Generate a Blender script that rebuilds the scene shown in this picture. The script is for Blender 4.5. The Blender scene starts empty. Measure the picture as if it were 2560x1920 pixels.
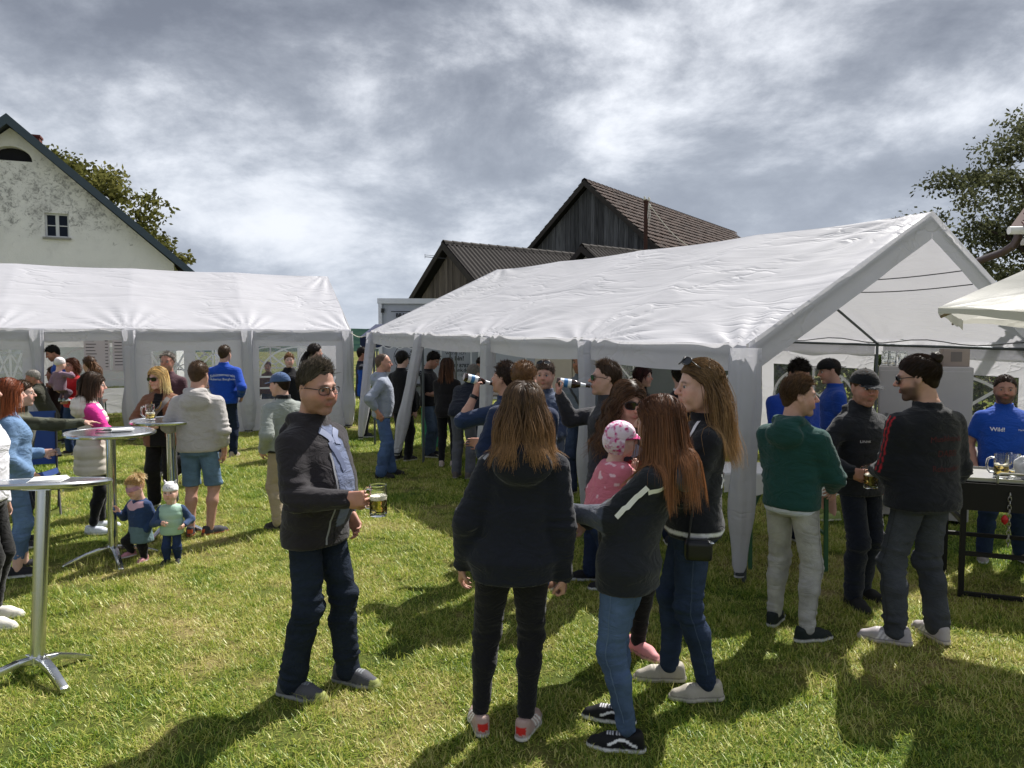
import bpy, bmesh, math, random
import numpy as np
from mathutils import Vector, Matrix
from mathutils.bvhtree import BVHTree
random.seed(7); RNG = np.random.default_rng(7)
SC = bpy.context.scene; COL = SC.collection
R = math.radians
# ------------------------------------------------------------------ camera
CAMZ, FPX, PITCH = 1.9, 1800.0, R(3.34)
cam_d = bpy.data.cameras.new('camera'); cam = bpy.data.objects.new('camera', cam_d); COL.objects.link(cam)
cam.location = (0, 0, CAMZ); cam.rotation_euler = (R(90) - PITCH, 0, 0)
cam_d.sensor_width = 36.0; cam_d.lens = 36.0 * FPX / 2560.0; cam_d.clip_start = 0.05; cam_d.clip_end = 6000
SC.camera = cam
# ------------------------------------------------------------------ light
SUN_AZ, SUN_EL = R(37), R(52)          # azimuth from +Y towards +X
sun_d = bpy.data.lights.new('sun', 'SUN'); sun_d.energy = 3.75; sun_d.angle = R(0.6); sun_d.color = (1.0, 0.955, 0.89)
sun = bpy.data.objects.new('sun', sun_d); COL.objects.link(sun)
SUNV = Vector((math.sin(SUN_AZ) * math.cos(SUN_EL), math.cos(SUN_AZ) * math.cos(SUN_EL), math.sin(SUN_EL)))
sun.rotation_euler = SUNV.to_track_quat('Z', 'Y').to_euler(); sun.location = (20, 26, 40)
SC.view_settings.view_transform = 'Standard'; SC.view_settings.look = 'None'
SC.view_settings.exposure = 1.05; SC.view_settings.gamma = 1.0; SC.view_settings.use_curve_mapping = False
SC.cycles.max_bounces = 8; SC.cycles.transparent_max_bounces = 24; SC.cycles.transmission_bounces = 8
SC.cycles.use_denoising = True; SC.cycles.sample_clamp_indirect = 6.0

def N(nt, t, **kw):
    n = nt.nodes.new(t)
    for k, v in kw.items():
        if k in n.inputs: n.inputs[k].default_value = v
        else: setattr(n, k, v)
    return n
def L(nt, a, ao, b, bi): nt.links.new(a.outputs[ao], b.inputs[bi])
def MATH(nt, op, a, b=None, c=None, clamp=False):
    n = nt.nodes.new('ShaderNodeMath'); n.operation = op; n.use_clamp = clamp
    for i, v in enumerate((a, b, c)):
        if v is None: continue
        if isinstance(v, (int, float)): n.inputs[i].default_value = v
        else: nt.links.new(v, n.inputs[i])
    return n.outputs[0]
def MIXC(nt, f, a, b, mode='MIX'):
    n = nt.nodes.new('ShaderNodeMix'); n.data_type = 'RGBA'; n.blend_type = mode
    for i, v in ((0, f), (6, a), (7, b)):
        if isinstance(v, (int, float)): n.inputs[i].default_value = v
        elif isinstance(v, tuple): n.inputs[i].default_value = v if len(v) == 4 else (*v, 1)
        else: nt.links.new(v, n.inputs[i])
    return n.outputs[2]
def RAMP(nt, f, pts, interp='EASE'):
    n = nt.nodes.new('ShaderNodeValToRGB'); cr = n.color_ramp; cr.interpolation = interp
    while len(cr.elements) < len(pts): cr.elements.new(0.5)
    for e, (p, c) in zip(cr.elements, pts):
        e.position = p; e.color = (*c, 1) if len(c) == 3 else c
    nt.links.new(f, n.inputs[0]); return n.outputs[0]
def lin(h):
    h = h.lstrip('#'); o = []
    for i in (0, 2, 4):
        c = int(h[i:i + 2], 16) / 255.0
        o.append(c / 12.92 if c <= 0.04045 else ((c + 0.055) / 1.055) ** 2.4)
    return tuple(o)
# ------------------------------------------------------------------ world: broken cloud over a Nishita sky
def build_world():
    w = bpy.data.worlds.new('World'); SC.world = w; w.use_nodes = True
    nt = w.node_tree; nt.nodes.clear()
    out = N(nt, 'ShaderNodeOutputWorld'); bg = N(nt, 'ShaderNodeBackground')
    sky = N(nt, 'ShaderNodeTexSky'); sky.sky_type = 'NISHITA'; sky.sun_disc = False
    sky.sun_elevation = SUN_EL; sky.sun_rotation = SUN_AZ; sky.altitude = 400; sky.air_density = 1.0; sky.dust_density = 1.2
    tc = N(nt, 'ShaderNodeTexCoord'); sep = N(nt, 'ShaderNodeSeparateXYZ'); L(nt, tc, 'Generated', sep, 0)
    z = MATH(nt, 'MAXIMUM', sep.outputs[2], 0.0)
    zz = MATH(nt, 'ADD', z, 0.36)
    px = MATH(nt, 'DIVIDE', MATH(nt, 'MULTIPLY', sep.outputs[0], -1.0), zz); py = MATH(nt, 'DIVIDE', sep.outputs[1], zz)
    cmb = N(nt, 'ShaderNodeCombineXYZ'); nt.links.new(px, cmb.inputs[0]); nt.links.new(py, cmb.inputs[1])
    def noise(off, scale, detail, rough, dist=0.0):
        mp = N(nt, 'ShaderNodeMapping'); mp.inputs['Location'].default_value = off
        L(nt, cmb, 0, mp, 0)
        n = N(nt, 'ShaderNodeTexNoise', Scale=scale, Detail=detail, Roughness=rough, Distortion=dist)
        L(nt, mp, 0, n, 'Vector'); return n.outputs[0]
    o = WORLD_OFF
    big = noise(o, 0.80, 3, 0.5, 0.15)
    a = noise(o, 2.3, 12, 0.63, 0.2)
    d = 0.11
    b = noise((o[0] - SUNV[0] * d, o[1] + SUNV[1] * d, o[2]), 2.3, 12, 0.63, 0.2)
    edge = MATH(nt, 'SUBTRACT', b, a)                       # thinner towards the sun = bright rim
    # thickness: large masses plus billows
    big = MATH(nt, 'MULTIPLY_ADD', big, 1.5, -.25)
    th = MATH(nt, 'ADD', MATH(nt, 'MULTIPLY', big, 0.90), MATH(nt, 'MULTIPLY', a, 0.75))
    th = MATH(nt, 'SUBTRACT', th, MATH(nt, 'MULTIPLY', edge, -0.9))
    col = RAMP(nt, th, [(0.58, (0.66, 0.67, 0.69)), (0.69, (0.50, 0.52, 0.56)), (0.775, (0.315, 0.335, 0.375)), (0.86, (0.176, 0.195, 0.234)), (1.0, (0.100, 0.114, 0.146))], 'B_SPLINE')
    cover = RAMP(nt, th, [(0.47, (0, 0, 0)), (0.53, (1, 1, 1))], 'EASE')
    skyc = MIXC(nt, 1.0, sky.outputs[0], (SKY_S, SKY_S, SKY_S), 'MULTIPLY')
    c1 = MIXC(nt, cover, skyc, col)
    # towards the horizon the layers pile up into a pale blue-grey band
    hz = RAMP(nt, z, [(0.0, (1, 1, 1)), (0.15, (0.55, 0.55, 0.55)), (0.40, (0, 0, 0))], 'EASE')
    c2 = MIXC(nt, MATH(nt, 'MULTIPLY', hz, 0.8), c1, (0.285, 0.32, 0.375))
    nt.links.new(c2, bg.inputs[0]); bg.inputs[1].default_value = WORLD_S
    L(nt, bg, 0, out, 0)
WORLD_OFF = (21.5, -3.3, 0.0); SKY_S = 0.09; WORLD_S = 0.93
build_world()

# ------------------------------------------------------------------ photo pixel -> place
cp, sp_ = math.cos(PITCH), math.sin(PITCH)
def ray(u, v):
    a = (u - 1280) / FPX; b = -(v - 960) / FPX
    return Vector((a, cp + b * sp_, -sp_ + b * cp))
def gz(x, y):
    t = min(max(y - 4.0, 0.0), 26.0)
    return 0.015 * t + 0.012 * math.sin(x * 1.3 + 0.7) * math.sin(y * 1.1 + 0.3)
def ground(u, v):
    r = ray(u, v); t = 3.0
    for _ in range(30):
        p = r * t; t = (gz(p.x, p.y) - CAMZ) / r.z
    p = r * t; return Vector((p.x, p.y, gz(p.x, p.y)))
def at(u, v, y):
    r = ray(u, v); t = y / r.y
    return Vector((r.x * t, y, CAMZ + r.z * t))
def on_ground(u, y):
    p = at(u, 855, y); return Vector((p.x, y, gz(p.x, y)))

# ------------------------------------------------------------------ objects
def tag(o, label=None, cat=None, group=None, kind=None):
    if label: o['label'] = label
    if cat: o['category'] = cat
    if group: o['group'] = group
    if kind: o['kind'] = kind
    return o
def empty(name, loc=(0, 0, 0), rz=0.0, label=None, cat=None, group=None):
    o = bpy.data.objects.new(name, None); COL.objects.link(o)
    o.location = loc; o.rotation_euler = (0, 0, rz); o.empty_display_size = 0.1
    return tag(o, label, cat, group)
def link(name, me, mat=None, parent=None, smooth=False):
    o = bpy.data.objects.new(name, me); COL.objects.link(o)
    if mat is not None and not me.materials: me.materials.append(mat)
    if parent is not None: o.parent = parent
    if smooth and len(me.polygons): me.polygons.foreach_set('use_smooth', np.ones(len(me.polygons), bool))
    return o
def np_mesh(name, V, F, col=None, smooth=True):
    """V (n,3), F (m,k) int array of constant k"""
    V = np.asarray(V, np.float32); F = np.asarray(F, np.int32)
    me = bpy.data.meshes.new(name); n, m = len(V), len(F); k = F.shape[1] if m else 4
    me.vertices.add(n); me.vertices.foreach_set('co', V.ravel())
    me.loops.add(m * k); me.loops.foreach_set('vertex_index', F.ravel())
    me.polygons.add(m); me.polygons.foreach_set('loop_start', np.arange(0, m * k, k, dtype=np.int32))
    if smooth: me.polygons.foreach_set('use_smooth', np.ones(m, bool))
    me.update(calc_edges=True)
    if col is not None:
        ca = me.color_attributes.new('Col', 'FLOAT_COLOR', 'POINT')
        c = np.ones((n, 4), np.float32); c[:, :3] = col
        ca.data.foreach_set('color', c.ravel())
    return me
class MB:
    """collects simple shapes into one mesh"""
    def __init__(s): s.V = []; s.F = []; s.n = 0
    def add(s, V, F):
        s.V += [tuple(v) for v in V]; s.F += [tuple(i + s.n for i in f) for f in F]; s.n += len(V); return s
    def box(s, c, h, rot=None):
        c = Vector(c); V = []
        for dx, dy, dz in ((-1,-1,-1),(1,-1,-1),(1,1,-1),(-1,1,-1),(-1,-1,1),(1,-1,1),(1,1,1),(-1,1,1)):
            p = Vector((dx * h[0], dy * h[1], dz * h[2]))
            if rot is not None: p = rot @ p
            V.append(c + p)
        return s.add(V, [(3,2,1,0),(4,5,6,7),(0,1,5,4),(1,2,6,5),(2,3,7,6),(3,0,4,7)])
    def bar(s, a, b, w, h=None, up=(0, 0, 1)):
        """box beam a->b, width w, height h"""
        a, b = Vector(a), Vector(b); h = w if h is None else h
        d = (b - a); ln = d.length; d = d / ln; u = Vector(up)
        x = d.cross(u)
        if x.length < 1e-4: x = d.cross(Vector((0, 1, 0)))
        x.normalize(); z = x.cross(d)
        return s.box((a + b) / 2, (w / 2, ln / 2, h / 2), Matrix((x, d, z)).transposed())
    def tube(s, pts, r, n=8, caps=True):
        pts = [Vector(p) for p in pts]; rs = r if isinstance(r, (list, tuple)) else [r] * len(pts)
        V = []; F = []; prev = None
        for i, p in enumerate(pts):
            d = (pts[min(i + 1, len(pts) - 1)] - pts[max(i - 1, 0)]).normalized()
            if prev is None:
                x = d.orthogonal().normalized()
            else:
                x = prev - d * prev.dot(d)
                x = x.normalized() if x.length > 1e-5 else d.orthogonal().normalized()
            prev = x; y = d.cross(x)
            for k in range(n):
                a = 2 * math.pi * k / n
                V.append(p + (x * math.cos(a) + y * math.sin(a)) * rs[i])
        m = len(pts)
        for i in range(m - 1):
            for k in range(n):
                F.append((i * n + k, i * n + (k + 1) % n, (i + 1) * n + (k + 1) % n, (i + 1) * n + k))
        if caps: F += [tuple(range(n - 1, -1, -1)), tuple((m - 1) * n + k for k in range(n))]
        return s.add(V, F)
    def lathe(s, prof, n=24, c=(0, 0, 0), cap=(True, True)):
        V = []; F = []; c = Vector(c)
        for r, z in prof:
            for k in range(n):
                a = 2 * math.pi * k / n; V.append(c + Vector((r * math.cos(a), r * math.sin(a), z)))
        m = len(prof)
        for i in range(m - 1):
            for k in range(n): F.append((i * n + k, i * n + (k + 1) % n, (i + 1) * n + (k + 1) % n, (i + 1) * n + k))
        if cap[0]: F.append(tuple(range(n - 1, -1, -1)))
        if cap[1]: F.append(tuple((m - 1) * n + k for k in range(n)))
        return s.add(V, F)
    def quad(s, *p): return s.add(p, [tuple(range(len(p)))])
    def slab(s, P, th, nrm=None):
        """polygon P extruded by th along its normal"""
        P = [Vector(p) for p in P]; n = len(P)
        if nrm is None: nrm = (P[1] - P[0]).cross(P[2] - P[0]).normalized()
        nrm = Vector(nrm); V = P + [p - nrm * th for p in P]
        F = [tuple(range(n)), tuple(range(2 * n - 1, n - 1, -1))]
        F += [(i, i + n, (i + 1) % n + n, (i + 1) % n) for i in range(n)]
        return s.add(V, F)
    def mesh(s, name):
        me = bpy.data.meshes.new(name); me.from_pydata(s.V, [], s.F); me.update(); return me
    def build(s, name, mat, parent=None, smooth=False, bevel=0.0, loc=None, kind=None):
        me = s.mesh(name)
        if bevel:
            bm = bmesh.new(); bm.from_mesh(me)
            bmesh.ops.bevel(bm, geom=list(bm.edges), offset=bevel, segments=2, affect='EDGES', profile=0.6)
            bm.to_mesh(me); bm.free()
        if smooth or bevel:
            me.polygons.foreach_set('use_smooth', np.ones(len(me.polygons), bool))
            try: me.set_sharp_from_angle(angle=R(38))
            except Exception: pass
        o = link(name, me, mat, parent)
        if loc is not None: o.location = loc
        if kind: o['kind'] = kind
        return o
# ------------------------------------------------------------------ numpy noise
_perm = np.random.default_rng(3).random((32, 32, 32)).astype(np.float32)
def vnoise(P):
    P = np.asarray(P, np.float32); i = np.floor(P).astype(np.int32); f = P - i
    f = f * f * (3 - 2 * f); i0 = i & 31; i1 = (i + 1) & 31
    x0, y0, z0 = i0.T; x1, y1, z1 = i1.T; fx, fy, fz = f.T
    def l(a, b, t): return a + (b - a) * t
    return l(l(l(_perm[x0, y0, z0], _perm[x1, y0, z0], fx), l(_perm[x0, y1, z0], _perm[x1, y1, z0], fx), fy),
             l(l(_perm[x0, y0, z1], _perm[x1, y0, z1], fx), l(_perm[x0, y1, z1], _perm[x1, y1, z1], fx), fy), fz) * 2 - 1
def fbm(P, o=3):
    s = 0; a = 1.0; t = 0
    for k in range(o): s = s + a * vnoise(P * (2.03 ** k) + 7.3 * k); t += a; a *= 0.5
    return s / t
# ------------------------------------------------------------------ materials
_mats = {}
def principled(name):
    m = bpy.data.materials.new(name); m.use_nodes = True
    nt = m.node_tree; return m, nt, nt.nodes['Principled BSDF']
def mat(name, col, rough=0.6, metal=0.0, var=0.12, vscale=6.0, bump=0.0, bscale=60.0, spec=0.4, coord='Object', trans=0.0, coat=0.0):
    if name in _mats: return _mats[name]
    m, nt, b = principled(name)
    if isinstance(col, str): col = lin(col)
    tc = N(nt, 'ShaderNodeTexCoord')
    n1 = N(nt, 'ShaderNodeTexNoise', Scale=vscale, Detail=5.0, Roughness=0.6); L(nt, tc, coord, n1, 'Vector')
    f = MATH(nt, 'MULTIPLY_ADD', n1.outputs[0], 2 * var, 1 - var)
    c = MIXC(nt, 1.0, (*col, 1), f, 'MULTIPLY'); nt.links.new(c, b.inputs['Base Color'])
    b.inputs['Roughness'].default_value = rough; b.inputs['Metallic'].default_value = metal
    b.inputs['Specular IOR Level'].default_value = spec
    if trans: b.inputs['Transmission Weight'].default_value = trans
    if coat: b.inputs['Coat Weight'].default_value = coat
    if bump:
        n2 = N(nt, 'ShaderNodeTexNoise', Scale=bscale, Detail=4.0); L(nt, tc, coord, n2, 'Vector')
        bp = N(nt, 'ShaderNodeBump', Strength=bump, Distance=0.02); L(nt, n2, 0, bp, 'Height'); L(nt, bp, 0, b, 'Normal')
    _mats[name] = m; return m
def attr_mat(name, rough=0.85, bump=0.3, bscale=350.0, spec=0.25, var=0.18, vscale=9.0, sheen=0.0, sss=0.0, wrinkle=0.0):
    """base colour from the mesh's own colour attribute"""
    if name in _mats: return _mats[name]
    m, nt, b = principled(name)
    at_ = N(nt, 'ShaderNodeAttribute'); at_.attribute_name = 'Col'
    tc = N(nt, 'ShaderNodeTexCoord')
    n1 = N(nt, 'ShaderNodeTexNoise', Scale=vscale, Detail=5.0, Roughness=0.65); L(nt, tc, 'Object', n1, 'Vector')
    f = MATH(nt, 'MULTIPLY_ADD', n1.outputs[0], 2 * var, 1 - var)
    c = MIXC(nt, 1.0, at_.outputs[0], f, 'MULTIPLY'); nt.links.new(c, b.inputs['Base Color'])
    b.inputs['Roughness'].default_value = rough; b.inputs['Specular IOR Level'].default_value = spec
    if sheen: b.inputs['Sheen Weight'].default_value = sheen; b.inputs['Sheen Roughness'].default_value = 0.5
    if sss:
        b.inputs['Subsurface Weight'].default_value = sss; b.inputs['Subsurface Radius'].default_value = (0.01, 0.004, 0.002)
        b.inputs['Subsurface Scale'].default_value = 1.0
    n2 = N(nt, 'ShaderNodeTexNoise', Scale=bscale, Detail=2.0); L(nt, tc, 'Object', n2, 'Vector')
    bp = N(nt, 'ShaderNodeBump', Strength=bump, Distance=0.004); L(nt, n2, 0, bp, 'Height')
    if wrinkle:
        mp = N(nt, 'ShaderNodeMapping'); mp.inputs['Scale'].default_value = (1, 1, 1.9); mp.inputs['Rotation'].default_value = (.5, .35, .2); L(nt, tc, 'Object', mp, 0)
        n3 = N(nt, 'ShaderNodeTexNoise', Scale=6.0, Detail=3.0, Roughness=.5, Distortion=1.5); L(nt, mp, 0, n3, 'Vector')
        r3 = MATH(nt, 'ABSOLUTE', MATH(nt, 'SUBTRACT', n3.outputs[0], .5))
        b2 = N(nt, 'ShaderNodeBump', Strength=wrinkle, Distance=0.05); nt.links.new(r3, b2.inputs['Height']); L(nt, bp, 0, b2, 'Normal'); L(nt, b2, 0, b, 'Normal')
    else: L(nt, bp, 0, b, 'Normal')
    _mats[name] = m; return m
def glass_mat(name, col=(1, 1, 1), rough=0.02, ior=1.45):
    if name in _mats: return _mats[name]
    m, nt, b = principled(name)
    b.inputs['Base Color'].default_value = (*col, 1); b.inputs['Roughness'].default_value = rough
    b.inputs['Transmission Weight'].default_value = 1.0; b.inputs['IOR'].default_value = ior
    _mats[name] = m; return m
# ================================================================== signed-distance modelling for figures
def V3(a): return np.asarray(a, np.float32)
def sd_sphere(P, c, r): return np.linalg.norm(P - V3(c), axis=1) - r
def sd_ell(P, c, r):
    r = V3(r); q = (P - V3(c)) / r; k = np.linalg.norm(q, axis=1)
    return (k - 1) * np.minimum(r.min() * 1.0, r.min()) if False else k * (k - 1) / (np.linalg.norm(q / r, axis=1) + 1e-6)
def sd_cone(P, a, b, ra, rb):
    a, b = V3(a), V3(b); d = b - a; l2 = float(d @ d) + 1e-9
    t = np.clip(((P - a) @ d) / l2, 0, 1)
    q = P - a - t[:, None] * d
    return np.sqrt((q * q).sum(1)) - (ra + (rb - ra) * t)
def sd_box(P, c, h, r, M=None):
    q = P - V3(c)
    if M is not None: q = q @ M            # columns of M are the box axes
    q = np.abs(q) - (V3(h) - r); return np.linalg.norm(np.maximum(q, 0), axis=1) + np.minimum(q.max(1), 0) - r
def smin(a, b, k):
    h = np.maximum(k - np.abs(a - b), 0) / k
    return np.minimum(a, b) - h * h * k * 0.25
def smax(a, b, k): return -smin(-a, -b, k)
def nets(f, lo, hi, h, coarse=4):
    """surface nets over a sparse grid; f maps (n,3) -> (n,)"""
    lo = V3(lo); hi = V3(hi); ch = h * coarse
    nc = np.maximum(np.ceil((hi - lo) / ch).astype(int), 2); n = nc * coarse + 1
    ax = [lo[i] + (np.arange(nc[i]) + 0.5) * ch for i in range(3)]
    g = np.stack(np.meshgrid(*ax, indexing='ij'), -1).reshape(-1, 3).astype(np.float32)
    C = f(g).reshape(nc)
    near = np.abs(C) < ch * 1.75
    F = np.repeat(np.repeat(np.repeat(C, coarse, 0), coarse, 1), coarse, 2)
    M = np.repeat(np.repeat(np.repeat(near, coarse, 0), coarse, 1), coarse, 2)
    F = np.pad(F, ((0, 1),) * 3, mode='edge'); Mp = np.pad(M, ((0, 1),) * 3, mode='edge')
    Mp[1:, :, :] |= np.pad(M, ((0, 0), (0, 1), (0, 1)), mode='edge'); 
    Mp[:, 1:, :] |= Mp[:, :-1, :]; Mp[:, :, 1:] |= Mp[:, :, :-1]
    idx = np.argwhere(Mp)
    if len(idx) == 0: return np.zeros((0, 3), np.float32), np.zeros((0, 4), np.int32)
    F = F.astype(np.float32); F[Mp] = f((lo + idx * h).astype(np.float32))
    F[0], F[-1], F[:, 0], F[:, -1], F[:, :, 0], F[:, :, -1] = (np.maximum(x, 1e-4) for x in (F[0], F[-1], F[:, 0], F[:, -1], F[:, :, 0], F[:, :, -1]))
    S = F < 0
    cnt = np.zeros(np.array(S.shape) - 1, np.int8)
    for dx in (0, 1):
        for dy in (0, 1):
            for dz in (0, 1): cnt += S[dx:S.shape[0] - 1 + dx, dy:S.shape[1] - 1 + dy, dz:S.shape[2] - 1 + dz]
    act = (cnt > 0) & (cnt < 8); ci = np.argwhere(act)
    vid = -np.ones(act.shape, np.int32); vid[act] = np.arange(len(ci))
    acc = np.zeros((len(ci), 3), np.float32); num = np.zeros(len(ci), np.float32)
    cs = [(0,0,0),(1,0,0),(0,1,0),(1,1,0),(0,0,1),(1,0,1),(0,1,1),(1,1,1)]
    val = [F[ci[:, 0] + c[0], ci[:, 1] + c[1], ci[:, 2] + c[2]] for c in cs]
    for a, b in ((0,1),(2,3),(4,5),(6,7),(0,2),(1,3),(4,6),(5,7),(0,4),(1,5),(2,6),(3,7)):
        va, vb = val[a], val[b]; m = (va < 0) != (vb < 0)
        t = np.where(m, va / np.where(m, va - vb, 1), 0)
        p = V3(cs[a]) + t[:, None] * (V3(cs[b]) - V3(cs[a]))
        acc += p * m[:, None]; num += m
    V = lo + (ci + acc / num[:, None]) * h
    Q = []
    for ax_ in range(3):
        s0 = [slice(None)] * 3; s1 = [slice(None)] * 3; s0[ax_] = slice(0, -1); s1[ax_] = slice(1, None)
        A, B = S[tuple(s0)], S[tuple(s1)]; e = np.argwhere(A != B)
        u, w = (ax_ + 1) % 3, (ax_ + 2) % 3
        e = e[(e[:, u] > 0) & (e[:, w] > 0) & (e[:, u] < act.shape[u]) & (e[:, w] < act.shape[w])]
        if not len(e): continue
        ins = A[e[:, 0], e[:, 1], e[:, 2]]
        def cell(du, dw):
            c = e.copy(); c[:, u] -= du; c[:, w] -= dw; return vid[c[:, 0], c[:, 1], c[:, 2]]
        q = np.stack([cell(1, 1), cell(0, 1), cell(0, 0), cell(1, 0)], 1)
        q[~ins] = q[~ins][:, ::-1]; Q.append(q)
    return V.astype(np.float32), np.concatenate(Q).astype(np.int32)
def vnormals(V, F):
    d = np.cross(V[F[:, 2]] - V[F[:, 0]], V[F[:, 3]] - V[F[:, 1]])
    Nn = np.zeros_like(V)
    for k in range(4): np.add.at(Nn, F[:, k], d)
    return Nn / (np.linalg.norm(Nn, axis=1, keepdims=True) + 1e-9)
def relax(V, F, it=1, w=0.5):
    for _ in range(it):
        acc = np.zeros_like(V); c = np.zeros(len(V), np.float32)
        for a, b in ((0, 1), (1, 2), (2, 3), (3, 0)):
            np.add.at(acc, F[:, a], V[F[:, b]]); np.add.at(acc, F[:, b], V[F[:, a]])
            np.add.at(c, F[:, a], 1); np.add.at(c, F[:, b], 1)
        V = V * (1 - w) + w * acc / np.maximum(c, 1)[:, None]
    return V
def sstep(a, b, x): t = np.clip((x - a) / (b - a), 0, 1); return t * t * (3 - 2 * t)
def rotz(a): c, s = math.cos(a), math.sin(a); return np.array([[c, -s, 0], [s, c, 0], [0, 0, 1]], np.float32)
def rotx(a): c, s = math.cos(a), math.sin(a); return np.array([[1, 0, 0], [0, c, -s], [0, s, c]], np.float32)
def roty(a): c, s = math.cos(a), math.sin(a); return np.array([[c, 0, s], [0, 1, 0], [-s, 0, c]], np.float32)
def unit(v): v = V3(v); return v / (np.linalg.norm(v) + 1e-9)

FAB = attr_mat('cloth', 0.9, 0.35, 420, 0.2, 0.16, 14, sheen=0.15, wrinkle=.42)
DENIM = attr_mat('denim', 0.92, 0.5, 600, 0.15, 0.3, 16, wrinkle=.45)
SHINY = attr_mat('nylon', 0.5, 0.25, 120, 0.4, 0.1, 10)
SKIN = attr_mat('skin', 0.52, 0.12, 300, 0.35, 0.09, 25, sss=0.06)
SHOE = attr_mat('shoe_fabric', 0.7, 0.4, 300, 0.3, 0.15, 40)
def hair_material():
    m, nt, b = principled('hair')
    a = N(nt, 'ShaderNodeAttribute'); a.attribute_name = 'Col'
    L(nt, a, 0, b, 'Base Color'); b.inputs['Roughness'].default_value = 0.5; b.inputs['Specular IOR Level'].default_value = 0.28
    tr = N(nt, 'ShaderNodeBsdfTranslucent'); L(nt, a, 0, tr, 0)
    mx = N(nt, 'ShaderNodeMixShader'); mx.inputs[0].default_value = 0.28
    L(nt, b, 0, mx, 1); L(nt, tr, 0, mx, 2); L(nt, mx, 0, nt.nodes['Material Output'], 0); return m
HAIR = hair_material()

# fractions of the stature: adult, child
PROP = {0: dict(ank=.046, knee=.275, hip=.515, sh=.802, neck=.834, head=.145), 1: dict(ank=.05, knee=.205, hip=.385, sh=.70, neck=.715, head=.232)}
# torso sections: s (hip=0, shoulder=1), half width, half depth, forward offset, in units of H/1.75
TM = np.array([(-.16,.150,.108,-.006),(0,.170,.118,-.012),(.12,.168,.116,-.004),(.30,.155,.108,.006),(.48,.158,.110,.010),(.70,.176,.120,.008),(.84,.174,.112,0),(.95,.142,.094,-.012),(1.05,.090,.072,-.02),(1.14,.056,.056,-.02)], np.float32)
TF = np.array([(-.16,.155,.110,-.008),(0,.182,.125,-.016),(.12,.172,.118,-.006),(.30,.138,.098,.006),(.48,.136,.100,.012),(.70,.152,.118,.020),(.84,.150,.102,.006),(.95,.122,.084,-.012),(1.05,.080,.066,-.02),(1.14,.050,.050,-.02)], np.float32)
ARMS = {'down': (.235, .03, .79), 'pocket': (.225, .05, .90), 'front': (.05, .27, 1.06), 'mug': (.10, .33, 1.10), 'back': (.10, -.17, .95), 'hip': (.215, -.02, .98), 'cross': (-.08, .2, 1.16), 'table': (.16, .42, 1.07), 'baby': (-.10, .24, 1.08)}
def skin_col(base): c = V3(lin(base)); return (c * .80 + c.mean() * .20) * 1.08

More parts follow.
